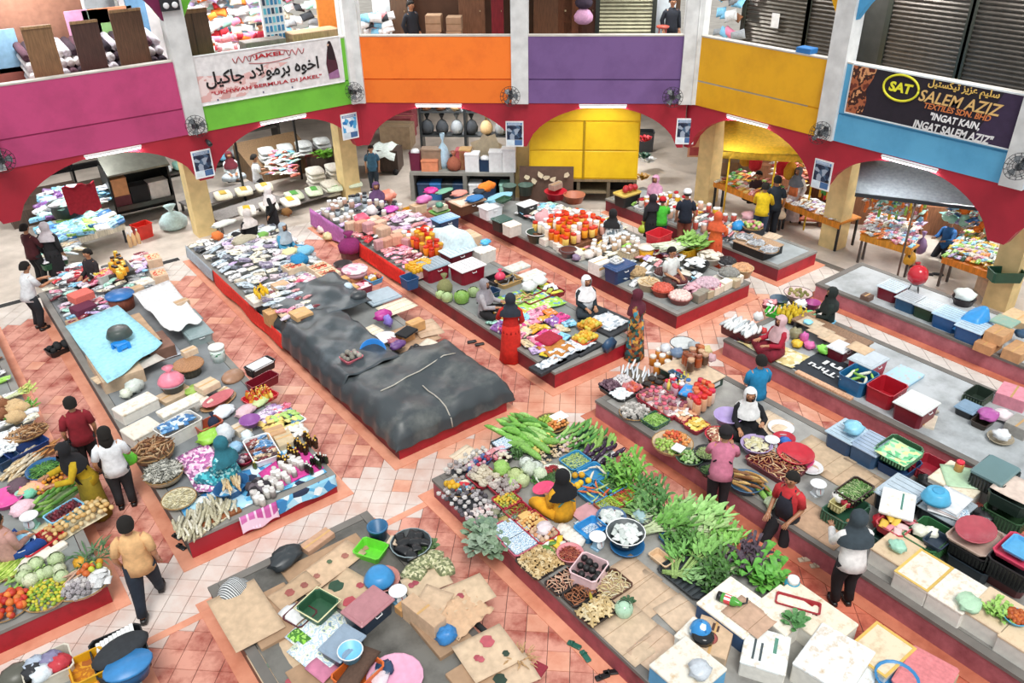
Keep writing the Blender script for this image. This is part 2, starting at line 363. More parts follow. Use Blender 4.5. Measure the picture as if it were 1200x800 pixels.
def place(name,lab,cat,px,py,z,h,rot=0,group=None):return thing(name,lab,cat,loc(px,py,z,h),rz(rot),group)
def tub(px,py,lab,c,w,d,h,z=PT,rot=0,name='tub',cat='tub',tp=.035,handles=None,kind='p',lattice=False,group=None):
 t=place(name,lab,cat,px,py,z,h,rot,group)
 ob('body',cached(('tub_body',w,d,h,tp),lambda:G().tub(w,d,h,tp)),col(c,kind),t)
 if handles:
  for s_ in(-1,1):ob('handle',cached(('handle',w),lambda:G().tube([(-.06,0,0),(-.06,-.03,.0),(.06,-.03,.0),(.06,0,0)],.011,5)),col(handles),t,(0,s_*(d/2-.004),h*.72),(0,0,0 if s_<0 else pi))
 if lattice:
  g=G()
  for y in(-d/2+tp*.4,d/2-tp*.4):
   for i in range(max(3,int(w/.07))):x=-w/2+.05+i*.07;g.box(x,x+.03,y-.012,y+.012,.05,h-.05)
  for x in(-w/2+tp*.4,w/2-tp*.4):
   for i in range(max(3,int(d/.07))):y=-d/2+.05+i*.07;g.box(x-.012,x+.012,y,y+.03,.05,h-.05)
  stuff(ob('lattice',g,M('#1d201f','p')if lattice is True else col(lattice),t))
 return t,(w-2*tp)*K,(d-2*tp)*K,h*K
def basin(px,py,lab,c,r,h,z=PT,name='basin',cat='basin',flare=.72,sy=1,rot=0,rim=None,group=None):
 t=place(name,lab,cat,px,py,z,h,rot,group)
 ob('bowl',cached(('bowl',r,h,flare,sy),lambda:G().lathe([(r*flare,0),(r*.96,h-.015),(r,h-.012),(r,h),(r*.94,h),(r*flare*.96,.015),(0.0001,.015)],18,sy=sy)),col(c),t)
 if rim:ob('rim',cached(('rim',r,h,sy),lambda:G().tube([(r*cos(a*pi/9),sy*r*sin(a*pi/9),h)for a in range(19)],.012,5)),col(rim),t)
 return t,r*2*flare*K,r*2*flare*sy*K,h*K
def tray(px,py,lab,c,r,z=PT,h=.06,sy=1,name='woven_tray',cat='tray',kind='k',rot=0):
 t=place(name,lab,cat,px,py,z,h,rot)
 ob('tray_base',cached(('tray',r,h,sy),lambda:G().lathe([(r*.9,0),(r,h-.005),(r,h),(r*.95,h),(r*.86,.012),(.0001,.012)],18,sy=sy)),col(c,kind),t)
 ob('tray_rim',cached(('trim',r,h,sy),lambda:G().tube([(r*.985*cos(a*pi/9),sy*r*.985*sin(a*pi/9),h)for a in range(19)],.014,5)),col('#a98450','w'),t)
 return t,r*1.8*K,r*1.8*sy*K,h*K
def lidbox(px,py,lab,c,lc,w,d,h,z=PT,rot=0,hc='white',lines=True,name='storage_box',group=None):
 t=place(name,lab,'storage box',px,py,z,h,rot,group)
 ob('body',cached(('lb_body',w,d,h),lambda:G().tub(w-.02,d-.02,h-.045,.04)),col(c),t)
 ld_=ob('lid',cached(('lb_lid',w,d),lambda:G().bbox(-w/2,w/2,-d/2,d/2,0,.035,.018).bbox(-w/2+.05,w/2-.05,-d/2+.05,d/2-.05,.03,.05,.012)),col(lc),t,(0,0,h-.045))
 if lines:
  g=G()
  for i in range(6):x=-w/2+.1+i*(w-.2)/5;g.box(x-.006,x+.006,-d/2+.09,d/2-.09,0,.006)
  ob('lid_rib',g,M('#7f8c94','p'),ld_,(0,0,.049))
 for s_ in(-1,1):ob('handle',cached(('lb_handle',),lambda:G().tube([(-.07,.02,.03),(-.07,-.02,.0),(.07,-.02,.0),(.07,.02,.03)],.012,5)),col(hc),t,(0,s_*(d/2-.015),h*.7),(0,0,0 if s_<0 else pi))
 return t,w*K,d*K,h*K
def foam(px,py,lab,w,d,h,z=PT,rot=0,lid='#e9e5da',edge=None,name='foam_box',body='#e6e3da',group=None):
 t=place(name,lab,'foam box',px,py,z,h,rot,group)
 ob('body',cached(('fb',w,d,h),lambda:G().bbox(-w/2,w/2,-d/2,d/2,0,h-.05,.02)),M(body,'f'),t)
 ob('lid',cached(('fl',w,d),lambda:G().bbox(-w/2-.008,w/2+.008,-d/2-.008,d/2+.008,0,.05,.018)),Mdirt('foam'+lid,lid,'#c9b08e',9,.5,.72,.8),t,(0,0,h-.05))
 if edge:
  for x0,x1,y0,y1 in((-w/2-.01,w/2+.01,-d/2-.01,-d/2+.04),(-w/2-.01,w/2+.01,d/2-.04,d/2+.01),(-w/2-.01,-w/2+.04,-d/2+.04,d/2-.04),(w/2-.04,w/2+.01,-d/2+.04,d/2-.04)):
   ob('tape_edge',G().box(x0,x1,y0,y1,0,.008),M(edge,'p'),t,(0,0,h))
 return t,w*K,d*K,h*K
def carton(px,py,lab,w,d,h,z=PT,rot=0,c='card',open_=False,name='carton',group=None,mark=None):
 t=place(name,lab,'box',px,py,z,h,rot,group);k=col(c,'k')
 if open_:
  ob('body',cached(('cto',w,d,h),lambda:G().tub(w,d,h,.004,.006,rim=0)),k,t)
  for s_ in(-1,1):ob('flap',cached(('flap',w,d),lambda:G().box(-w/2,w/2,0,d*.4,-.003,.003)),k,t,(0,s_*d/2,h),(radians(-35*s_),0,0 if s_>0 else pi))
 else:
  ob('body',cached(('ct',w,d,h),lambda:G().bbox(-w/2,w/2,-d/2,d/2,0,h-.004,.006)),k,t)
  for s_ in(-1,1):ob('flap',cached(('cf',w,d),lambda:G().box(-w/2+.004,w/2-.004,.003,d/2-.004,0,.005)),k,t,(0,0,h-.004),(0,0,0 if s_>0 else pi))
  ob('tape',cached(('ctp',w,d),lambda:G().box(-w/2,w/2,-.025,.025,0,.003)),M('#cfa56c','p'),t,(0,0,h+.001))
 if mark:
  ob('print',G().box(-w*.3,w*.3,-d/2-.003,-d/2,h*.3,h*.7),M(mark,'k'),t)
 return t,w*K,d*K,h*K
def sheet(px,py,lab,w,d,z=PT,rot=0,c='card',name='cardboard_sheet',cat='cardboard',bow=.03,fold=True,tilt=0,th=.008,marks=(),kind='k',n=6):
 t=place(name,lab,cat,px,py,z,.01,rot);sd_=R.uniform(0,9)
 f=lambda a,b:((a-.5)*w,(b-.5)*d,th+bow*(.5+.5*sin(a*5+sd_)*cos(b*4+sd_))+tilt*b*d)
 ob('board' if kind=='k' else 'sheet',G().sheet(n,n,f,th),col(c,kind),t)
 if fold:
  for b in(.28,.74):ob('fold_line',G().tube([Vector(f(a/8,b))+Vector((0,0,.002))for a in range(9)],.004,4),col('#a9814f','k'),t)
 for mx,my,mr_,mc in marks:
  p=f(.5+mx/w,.5+my/d)
  ob('printed_mark',G().prism([(mr_*cos(q*pi/6)*(1 if q%2 else .75),mr_*sin(q*pi/6))for q in range(12)],0,.004),M(mc,'k'),t,Vector(p)+Vector((0,0,bow*.25+.002)))
 return t,w*K,d*K,.03*K
def _pack():
 g=G();N=6;K=4
 def ring(i):
  a=i/N;k=.0 if i in(0,N)else 1
  e=sin(pi*min(max((a-.08)/.84,0),1))**.5 if 0<i<N else .06
  return[(a-.5,.33*(1-.08*e)*cos(q*pi/4),.5*.36*e*sin(q*pi/4)*1.0+.16)for q in range(8)]
 return g.loft([ring(i)for i in range(N+1)])
def _leafy(n,L_,wd,up,spread,seed):
 def f():
  r=random.Random(seed);g=G()
  for i in range(n):
   a=r.uniform(0,2*pi);l=L_*r.uniform(.6,1);u=r.uniform(.2,1)*up;o=Vector((r.uniform(-.18,.18)*spread,r.uniform(-.18,.18)*spread,0))
   d=Vector((cos(a),sin(a),0));s_=Vector((-sin(a),cos(a),0))
   pts=[]
   for k,ww in((0,.12),(.35,.8),(.65,1),(.88,.6),(1,.05)):
    c=o+d*(l*k*.75)+Vector((0,0,u*sin(k*2.1)));pts+=[c-s_*(wd*ww/2),c+Vector((0,0,-wd*.12*ww)),c+s_*(wd*ww/2)]
   fs=[]
   for k in range(4):
    for e in(0,1):b=k*3+e;fs.append((b,b+1,b+4,b+3))
   g.add(pts,fs,0,True)
  return g
 return f
def _bunch(n,seed):
 def f():
  r=random.Random(seed);g=G()
  for i in range(n//2):
   y=r.uniform(-.09,.09);z=.03+r.uniform(0,.08)
   g.tube([(-.5,y*.6,z),(-.1,y,z+.02),(.15,y*2+r.uniform(-.04,.04),z+.03)],.012,4,0)
  for i in range(n):
   x=r.uniform(-.05,.42);y=r.uniform(-.2,.2);z=.05+r.uniform(0,.14);a=r.uniform(-1,1);l=r.uniform(.14,.26);wd=r.uniform(.05,.09)
   d=Vector((cos(a),sin(a),r.uniform(-.1,.5)));s_=Vector((-sin(a),cos(a),r.uniform(-.4,.4)));o=Vector((x,y,z));pts=[]
   for k,ww in((0,.2),(.4,1),(.75,.9),(1,.1)):c=o+d*(l*k);pts+=[c-s_*(wd*ww/2),c+Vector((0,0,-.01)),c+s_*(wd*ww/2)]
   fs=[]
   for k in range(3):
    for e in(0,1):b=k*3+e;fs.append((b,b+1,b+4,b+3))
   g.add(pts,fs,1,True)
  return g
 return f
def _cap(L_,r,bend=0.0,n=7,tip=.3,taper=.0):
 def f():
  pts=[];rs=[]
  for i in range(8):
   a=i/7;pts.append(((a-.5)*L_,bend*(4*(a-.5)**2-.5),r));rs.append(r*max(.05,min(1,sin(pi*min(1,a*1.0*(1/.999)))**tip*(1-taper*a)))if 0<i<7 else r*.15)
  return G().tube(pts,rs,n)
 return f
def _ginger(seed):
 def f():
  r=random.Random(seed);g=G();g.tube([(-.4,0,.12),(-.1,.06,.16),(.2,-.03,.15),(.45,.04,.12)],[.08,.14,.13,.06],7)
  for x,s_ in((-.2,1),(.05,-1),(.25,1),(-.05,1)):g.tube([(x,0,.14),(x+r.uniform(-.08,.1),s_*.2,.16),(x+r.uniform(-.1,.15),s_*.34,.13)],[.1,.09,.04],6)
  return g
 return f
def _pine():
 g=G().lathe([(.12,0),(.24,.1),(.27,.3),(.24,.48),(.12,.58)],10)
 for i in range(16):
  a=i*2.4;l=.3+.02*i;d=Vector((cos(a),sin(a),0));s_=Vector((-sin(a),cos(a),0))*.035;p=Vector((0,0,.56))
  g.add([p-s_,p+s_,p+d*.14*(1.6-i*.06)+Vector((0,0,l*.7))+s_*.7,p+d*.14*(1.6-i*.06)+Vector((0,0,l*.7))-s_*.7,p+d*.26*(1.6-i*.06)+Vector((0,0,l))],[(0,1,2,3),(3,2,4)],1)
 return g
def _lumps(n,seed,rr=.16):
 def f():
  r=random.Random(seed);g=G().ell((0,0,.28),(.42,.42,.3),8,5)
  for i in range(n):
   a=r.uniform(0,2*pi);t=r.uniform(.1,1.1);g.ell((.4*cos(a)*sin(t),.4*sin(a)*sin(t),.28+.3*cos(t)),(rr,rr,rr*.8),6,4)
  return g
 return f
def _cabb():
 g=G().ell((0,0,.42),(.46,.46,.42),10,6)
 for i in range(7):
  a=i*.9;d=Vector((cos(a),sin(a),0));s_=Vector((-sin(a),cos(a),0));pts=[]
  for k,r_,ww in((.12,.42,.3),(.45,.5,.5),(.72,.46,.42),(.88,.32,.15)):c=d*r_+Vector((0,0,k*.9));pts+=[c-s_*ww*.6-d*.1*ww,c+d*.03,c+s_*ww*.6-d*.1*ww]
  g.add(pts,[(k*3+e,k*3+e+1,k*3+e+4,k*3+e+3)for k in range(3)for e in(0,1)],0,True)
 return g
def _sack():
 g=G();N=8
 def ring(i):
  a=i/N;e=max(.08,sin(pi*a)**.35)
  return[((a-.5),.36*(.75+.25*e)*max(-1,min(1,1.25*cos(q*pi/5))),.17+.17*e*max(-1,min(1,1.2*sin(q*pi/5))))for q in range(10)]
 return g.loft([ring(i)for i in range(N+1)])
def _lie(g):g.v=[(z,y,x+.08)for x,y,z in g.v];return g
LIB=dict(pack=_pack,ball=lambda:G().ell((0,0,.5),(.5,.5,.5),8,6),egg=lambda:G().ell((0,0,.36),(.5,.38,.36),8,6),onion=lambda:G().lathe([(.02,0),(.3,.06),(.48,.3),(.42,.55),(.16,.72),(.05,.95)],8),garlic=_lumps(9,3,.18),cauli=_lumps(16,5,.15),cabbage=_cabb,chilli=_cap(1,.05,.12,5,.6,.6),bean=_cap(1,.03,.1,4,.2),stick=_cap(1,.05,.02,5,.2),cucumber=_cap(1,.11,.08,8,.35),gourd=_cap(1,.15,.05,8,.35,.25),eggplant=_cap(1,.2,.14,8,.35,.35),banana=_cap(1,.13,.22,7,.4),fish=lambda:_lie(G().lathe([(.01,-.5),(.09,-.3),(.12,0),(.07,.3),(.02,.42),(.11,.5)],6,sy=.4)),root=_cap(1,.09,.06,6,.4,.4),ginger=_ginger(1),galangal=_ginger(7),carton=lambda:G().bbox(-.5,.5,-.35,.35,0,.4,.03),brick=lambda:G().bbox(-.5,.5,-.3,.3,0,.25,.05),cube=lambda:G().bbox(-.5,.5,-.5,.5,0,.8,.05),jar=lambda:G().lathe([(.3,0),(.34,.03),(.34,.62),(.28,.7)],10).lathe([(.3,.7),(.31,.72),(.31,.86),(.28,.88)],10,1),bottle=lambda:G().lathe([(.16,0),(.18,.03),(.18,.6),(.07,.78),(.06,.88)],8).lathe([(.075,.88),(.075,1)],8,1),round_box=lambda:G().lathe([(.46,0),(.46,.5)],10).lathe([(.5,.5),(.5,.68),(.47,.7)],10,1),disc=lambda:G().lathe([(.4,0),(.5,.04),(.5,.1),(.42,.13)],12),leafy=_leafy(34,.55,.2,.3,1.2,4),leafy2=_leafy(60,.5,.13,.34,1.6,9),herb=_leafy(110,.42,.07,.36,2.0,12),bunch=_bunch(44,3),bunch2=_bunch(60,8),chive=_leafy(40,.7,.035,.2,.9,21),pineapple=_pine,sack=_sack,bagtie=lambda:G().lathe([(.25,0),(.42,.12),(.45,.35),(.3,.58),(.08,.7),(.06,.74),(.2,.95)],10),cloth=lambda:G().bbox(-.5,.5,-.36,.36,0,.1,.04),book=lambda:G().box(-.5,.5,-.34,.34,0,.06),slice=_cap(1,.05,.25,5,.2))
def lib(k):return cached((k,),LIB[k])
ORD=['first','second','third','fourth','fifth','sixth','seventh','eighth','ninth','tenth','eleventh','twelfth','thirteenth','fourteenth']
def _crum():
 g=G().ell((0,0,.5),(.5,.5,.5),14,9);r=random.Random(3)
 g.v=[tuple((Vector(p)-Vector((0,0,.4)))*(1+.16*sin(p[0]*11+p[1]*5)*cos(p[1]*9-p[2]*7)+.1*sin(p[2]*17+p[0]*13)+r.uniform(-.07,.07))+Vector((0,0,.4)))for p in g.v];return g
LIB['crumple']=_crum
def item(k,name,lab,cat,p,size,mats,rot=0,group=None,sc=None,tilt=(0,0),raw=False):
 if k=='ball' and name in('plastic_bag','bundle','cloth_bundle','sack'):k='crumple'
 q=sc or size;q=list(q)if isinstance(q,(tuple,list))else[q]*3
 if not raw and p is not _LAST[0]:q=[x*K for x in q]
 o=ob(name,lib(k),mats,None,p,(tilt[0],tilt[1],rz(rot)),q);return tag(o,lab,cat,group)
def spots(n,w,d,hh,rnd,jit=.2):
 out=[]
 if rnd:
  for i in range(n):
   q=sqrt((i+.5)/n);a=i*2.39996+R.uniform(-.2,.2);out.append((q*w/2*cos(a),q*d/2*sin(a),hh*(1-q*q)))
 else:
  nx=max(1,round(sqrt(n*w/d)));ny=max(1,round(n/nx))
  for i in range(nx):
   for j in range(ny):
    x=(i+.5)/nx-.5;y=(j+.5)/ny-.5
    out.append((x*w+R.uniform(-jit,jit)*w/nx,y*d+R.uniform(-jit,jit)*d/ny,hh*(1-4*x*x)*(1-4*y*y)))
 return out
def heap(base,k,lab,cat,cols,n,size,hh=.05,rnd=None,off=(0,0),wd=None,zz=None,group=None,name=None,kind='v',asstuff=False,yaw=None,lift=.45,tilt=.35):
 t,w,d,h=base
 if wd:w,d=wd[0]*K,wd[1]*K
 n=n*2 if asstuff else n;lift=lift if zz is not None else min(.8,lift+.15);size*=K*1.2;hh*=K;off=(off[0]*K,off[1]*K)
 rnd=(t.name.startswith(('basin','woven','bowl','plate')))if rnd is None else rnd
 a=t.rotation_euler.z;z0=t.location.z+(h*lift if zz is None else zz*K);g=G();src=None
 for x,y,z in spots(n,w,d,hh,rnd):
  x+=off[0];y+=off[1]
  p=Vector((t.location.x+x*cos(a)-y*sin(a),t.location.y+x*sin(a)+y*cos(a),z0+z))
  ry=R.uniform(0,360)if yaw is None else yaw+R.uniform(-12,12);s_=size*R.uniform(.85,1.12)
  if asstuff:
   me=lib(k);g.X=Matrix.Translation(p-t.location)@Matrix.Rotation(rz(ry),4,'Z')@Matrix.Rotation(R.uniform(-tilt,tilt),4,'X')@Matrix.Scale(s_,4)
   ci=R.randrange(len(cols));g.add([v.co for v in me.vertices],[tuple(q.vertices)for q in me.polygons],ci,True)
  else:
   c=R.choice(cols);mats=[col(q,kind)for q in c]if isinstance(c,tuple)else col(c,kind)
   item(k,name or kind_name(lab),lab,cat,p,s_,mats,ry,group or lab.split(' ',1)[1],None,(R.uniform(-tilt,tilt),R.uniform(-tilt,tilt)),True)
 if asstuff:
  g.X=None;o=ob(name or kind_name(lab.split(' heap')[0]),g,[col(c,kind)for c in cols],None,t.location);tag(stuff(o),lab,cat)
def sprinkle(base,k,lab,cat,cols,n,size,**kw):heap(base,k,lab,cat,cols,n,size,asstuff=True,**kw)
def bil(q,a,b):
 L_,B_,R_,T_=q;return L_*(1-a)*(1-b)+B_*a*(1-b)+R_*a*b+T_*(1-a)*b
def area(px,z=PT):return[at(x,y,z)for x,y in px]
def goods(q,nu,nv,specs,where,group,hump=0,jit=.25,rot=0,rj=20,skip=(),cat='packet',fill=1,rowword='row',z=None):
 gk=.82 if K<.75 else 1
 for j in range(nv):
  for i in range(nu):
   if R.random()>fill:continue
   a=(i+.5+R.uniform(-jit,jit))/nu;b=(j+.5+R.uniform(-jit,jit))/nv
   p=bil(q,a,b)
   if any((p.x-sx)**2+(p.y-sy)**2<sr*sr for sx,sy,sr in skip):continue
   p.z+=hump*(1-(2*a-1)**2)*(1-(2*b-1)**2)
   k,name,size,cols,kind=R.choice(specs);c=R.choice(cols)
   if k in('pack','brick','cloth','carton')and kind in 'pc':kind='q';ti=.3
   else:ti=0
   mats=[col(x,kind)for x in c]if isinstance(c,tuple)else col(c,kind)
   w0=cname(c[0]if isinstance(c,tuple)else c)
   item(k,(NP if name in('packet','jar','bag','pack','bottle')else '')+name.replace(' ','_'),'%s %s, %s %s of %s'%(w0,name.replace('_',' '),ORD[min(j,13)],rowword,where),cat,p,None,mats,rot+R.uniform(-rj,rj),group,tuple(x*R.uniform(.88,1.1)*(gk if k in('jar','bottle')else 1)for x in size),(R.uniform(-ti,ti),R.uniform(-ti,ti)),True)
NP='snack_'
# ================================================================ facade details, shops above and below
def on(W_,px,py,y=0.0):
 X=W_[1].inverted();o=X@Vector((0,0,CAMZ));d=X.to_3x3()@(FW+RT*((px-600)/F_PX)-UP*((py-400)/F_PX))
 k=(y-o.y)/d.y;p=o+d*k;return p.x,p.z
def wl_(W_,x,y,z):return W_[1]@Vector((x,y,z))
def wyaw(W_):return atan2(W_[1][1][0],W_[1][0][0])
def text(par,s,a,b,zb,h,c,y=-.012,shear=0,kind='p',bold=0,font=None):
 cu=bpy.data.curves.new('letters','FONT');cu.body=s;cu.size=1;cu.extrude=.004;cu.shear=shear;cu.offset=bold;cu.resolution_u=3
 tmp=bpy.data.objects.new('tmp',cu);COL.objects.link(tmp);dg=bpy.context.evaluated_depsgraph_get()
 me=bpy.data.meshes.new_from_object(tmp.evaluated_get(dg));COL.objects.unlink(tmp);bpy.data.objects.remove(tmp)
 xs=[v.co.x for v in me.vertices];ys=[v.co.y for v in me.vertices]
 sx=(b-a)/(max(xs)-min(xs));sy=h/(max(ys)-min(ys))
 for v in me.vertices:v.co=Vector(((v.co.x-min(xs))*sx+a,y-v.co.z,zb+(v.co.y-min(ys))*sy))
 me.materials.clear();me.materials.append(None);me.update();bpy.context.view_layer.update()
 return ob('lettering',me,col(c,kind),par)
def thin(par,name,pts,c,y=-.01,th=.004):return ob(name,G().add([(x,y,z)for x,z in pts],[tuple(range(len(pts)))]),col(c,'k'),par)
AR=lambda s:s[::-1]
def disc_ring(par,x,z,rx,rz_,r,c,y=-.012):return ob('ring',G().tube([(x+rx*cos(q*pi/14),y,z+rz_*sin(q*pi/14))for q in range(29)],r,5),col(c),par)
def banner(W_,lab,tl,bl,tr,c,frame):
 x0,z1=on(W_,*tl,-.05);_,z0=on(W_,*bl,-.05);x1,_=on(W_,*tr,-.05);x0=x0 if W_ is WR else on(W_,*bl,-.05)[0]
 t=thing('banner',lab,'banner',wl_(W_,x0,-.05,z0),wyaw(W_))
 wd,hh=x1-x0,z1-z0
 pn=ob('panel',G().box(0,wd,0,.03,0,hh),c,t)
 for a,b,e,f in((-.02,wd+.02,-.03,0),(-.02,wd+.02,hh,hh+.03),(-.03,0,0,hh),(wd,wd+.03,0,hh)):ob('frame_rail',G().box(a,b,-.012,.03,e,f),col(frame),t)
 return pn,wd,hh,lambda px,py:(on(W_,px,py,-.05)[0]-x0,on(W_,px,py,-.05)[1]-z0)
t,wd,hh,q=banner(WL,'long white shop banner with black Arabic script on the green balcony',(222,68),(233,124),(397,42),M('#eceaea','k'),'white')
ob('pink_swirl',G().add([(wd*a,-.004,hh*b)for a,b in((.0,.05),(.3,.05),(.42,.35),(.62,.62),(.5,.66),(.3,.5),(.0,.62))],[tuple(range(7))]),Mpat('swirl',['#e9cfcf','#dcb0ac','#e8d6d4','#cfa19d'],2.2,'noise'),t)
text(t,'JAKEL',wd*.40,wd*.60,hh*.77,hh*.11,'#b3242c',bold=.03)
for s_ in(-1,1):
 ob('flourish',G().tube([(wd*.5+s_*(wd*(.10+.14*k/14)),-.012,hh*(.82+.07*sin(k*1.4)))for k in range(15)],.011,4),col('#b9474a'),t)
ob('flourish',G().tube([(wd*(.36+.28*k/16),-.012,hh*(.86+.07*sin(pi*k/16)))for k in range(17)],.008,4),col('#b9474a'),t)
ob('flourish',G().tube([(wd*(.36+.28*k/16),-.012,hh*(.72-.05*sin(pi*k/16)))for k in range(17)],.008,4),col('#b9474a'),t)
text(t,AR('\uFE8D\uFEA7\uFEEE\u0647 \uFE91\uFEAE\uFEE3\uFEEE\uFEFB\uFEA9 \uFE9F\uFE8E\uFEDB\uFEF4\uFEDE'),wd*.07,wd*.83,hh*.30,hh*.36,'#17171a',bold=.02)
text(t,'"UKHWAH BERMULA DI JAKEL"',wd*.09,wd*.84,hh*.15,hh*.1,'#b3303a',bold=.02)
for a in(.12,.42,.62):ob('small_icon',G().box(wd*a,wd*(a+.008),-.012,0,hh*.04,hh*.075),col('#3a4a72'),t)
wx=wd*.925;fig=[(-.035,.12),(.05,.12),(.045,.4),(.03,.68),(.022,.8),(.012,.9),(-.004,.93),(-.02,.9),(-.022,.8),(-.035,.62),(-.045,.45),(-.04,.3)]
thin(t,'printed_figure',[(wx+a*wd*.9,hh*b)for a,b in fig],'#5b1530');thin(t,'printed_figure_scarf',[(wx+a*wd*.8,hh*b)for a,b in((-.03,.55),(.035,.5),(.03,.72),(.02,.84),(.008,.935),(-.008,.95),(-.022,.9),(-.024,.8))],'#2a141c',-.013)
thin(t,'printed_figure_face',[(wx-.014*wd+.008*wd*cos(k),hh*(.865+.03*sin(k)))for k in(0,1,2,3,4,5)],'#d9a98c',-.016);thin(t,'printed_hem',[(wx+a*wd*.9,hh*b)for a,b in((-.036,.1),(.052,.1),(.047,.3),(-.036,.22))],'#a05a9a',-.014)
t,wd,hh,q=banner(WR,'dark textile shop banner with gold and white lettering on the blue balcony',(1001,76),(988,130),(1222,122),M('#241a2c','k'),'#dfe7ea')
ob('printed_fabric',G().add([(wd*a,-.006,hh*b)for a,b in((.0,0),(.1,0),(.115,.3),(.1,.55),(.13,.8),(.14,1),(0,1))],[tuple(range(7))]),Mpat('silk',['#2a120e','#6b2f20','#a9603c','#3a1a13','#d79a6a','#5a2418'],2.6,'noise',.4),t)
thin(t,'printed_purple',[(wd*a,hh*b)for a,b in((.72,0),(1,0),(1,1),(.82,1))],'#3c2450',-.004)
thin(t,'printed_cream',[(wd*a,hh*b)for a,b in((.93,0),(1,0),(1,.42))],'#e2c9a8',-.007)
x,z=q(1056,103);disc_ring(t,x,z,.40,.27,.026,'#f3ef3a');text(t,'SAT',x-.27,x+.27,z-.1,.21,'#f3ef3a',bold=.04,shear=.12)
def tl_(s,pl,pr,h,c,**k):
 (x0,z0),(x1,z1)=q(*pl),q(*pr);text(t,s,x0,x1,(z0+z1)/2-h/2,h,c,**k)
tl_(AR('\uFEB3\uFEE0\uFEF4\uFEE2 \uFECB\uFEB0\uFEF3\uFEB0 \uFE97\uFEF4\uFEDC\uFEB4\uFE98\uFEF4\uFEDE'),(1088,99),(1172,112),.22,'#e8c268',bold=.02)
tl_('SALEM AZIZ',(1077,113),(1176,128),.24,'#e9c07a',shear=.25,bold=.015)
tl_('TEXTILES SDN. BHD',(1083,125),(1162,137),.12,'#d9804a',shear=.2,bold=.02)
tl_('"INGAT KAIN,',(1090,138),(1149,147),.18,'#f4f4f4',shear=.2,bold=.03)
tl_('INGAT SALEM AZIZ"',(1070,147),(1165,162),.18,'#f4f4f4',shear=.2,bold=.03)
for W_,px,py,lab in((WL,238,192,'framed blue notice poster on the red arch foot below the green balcony left end'),(WL,410,148,'framed pale blue poster on the red arch foot between green and orange balconies'),(WB,603,157,'framed dark photo poster on the red arch foot between orange and purple balconies'),(WB,803,154,'framed blue poster on the red arch foot between purple and yellow balconies'),(WR,963,205,'framed dark photo poster on the red arch foot below the yellow balcony right end')):
 x,z=on(W_,px,py,-.02);t=thing('poster',lab,'poster',wl_(W_,x,-.022,z-.36),wyaw(W_))
 t=ob('poster_board',G().box(-.25,.25,0,.02,0,.72),col('#eef3f6','k'),t);dark=px not in(410,)
 ob('printed_panel',G().box(-.215,.215,-.004,0,.2,.6),Mpat('poster_photo' if dark else 'poster_pale',['#14203a','#22354f','#9aa7b8','#101522','#46607c']if dark else['#4aa3d8','#e8f2f8','#2a78b8','#bfe0f0'],9,'vor',.4),t)
 ob('printed_header',G().box(-.215,.215,-.004,0,.61,.68),col('#2b7fc0','k'),t);ob('printed_footer',G().box(.0,.215,-.004,0,.04,.19),col('#1f6cb0','k'),t);ob('printed_footer',G().box(-.215,-.02,-.004,0,.04,.19),col('#cfe6f2','k'),t)
 for k in range(3):ob('printed_line',G().box(-.19,.17,-.006,-.003,.625+.018*k,.632+.018*k),col('#e8f2f8','k'),t)
def fan(W_,px,py,lab,r=.27):
 x,z=on(W_,px,py,-.3);t=thing('wall_fan',lab,'fan',wl_(W_,x,-.12,z),wyaw(W_))
 ob('bracket',G().box(-.05,.05,-.06,.02,-.1,.1).tube([(0,-.03,.05),(0,-.18,.02)],.02,6),col('dark'),t);ob('motor',G().lathe([(.02,0),(.07,.02),(.07,.1),(.03,.14)],10),col('#4a4d50'),t,(0,-.16,0),(radians(110),0,0))
 g=G()
 for k in range(14):a=k*pi/7;g.tube([(0,-.07,0),(r*.7*cos(a),-.06,r*.7*sin(a)),(r*cos(a),0,r*sin(a)),(r*.7*cos(a),.06,r*.7*sin(a))],.005,4)
 for rr,y in((1,0),(.7,-.06),(.7,.06),(.35,-.07)):g.tube([(r*rr*cos(a*pi/9),y,r*rr*sin(a*pi/9))for a in range(19)],.006,4)
 ob('cage',g,col('#3c3f42','m'),t,(0,-.26,0),(radians(-28),0,0));b=G()
 for k in range(3):
  a=k*2*pi/3;pts=[(.03*cos(a),-.01,.03*sin(a)),(r*.8*cos(a-.35),.02,r*.8*sin(a-.35)),(r*.85*cos(a+.2),.0,r*.85*sin(a+.2)),(r*.6*cos(a+.5),-.02,r*.6*sin(a+.5))];b.add(pts,[(0,1,2,3)])
 ob('blades',b,col('#6a6f73'),t,(0,-.26,0),(radians(-28),0,0))
for W_,px,py,lab in((WL,229,147,'dark wall fan on the white column between pink and green balconies'),(WL,414,107,'dark wall fan on the white column left of the orange balcony'),(WB,598,112,'dark wall fan on the white column right of the orange balcony'),(WB,788,113,'dark wall fan on the column right of the purple balcony'),(WR,963,155,'dark round wall fan on the column right of the yellow balcony'),(WR,1196,194,'dark wall fan below the blue balcony at the right edge'),(WL,1,187,'dark wall fan below the pink balcony at the left edge')):fan(W_,px,py,lab)
x,z=on(WL,199,4,-.2);t=thing('twin_lamp','black box with two round white lamps on the white column top left','lamp',wl_(WL,x,-.13,z-.14),wyaw(WL))
ob('casing',G().bbox(-.22,.22,-.08,0,-.02,.26,.02),col('black'),t)
for s_ in(-.1,.1):ob('lamp_lens',G().lathe([(.07,0),(.07,.02),(.04,.03)],12),col('white'),t,(s_,-.08,.1),(pi/2,0,0))
x,z=on(WL,243,165,-.1);t=thing('security_camera','small dark bullet camera under the fan on the red arch beam','camera',wl_(WL,x,-.02,z),wyaw(WL))
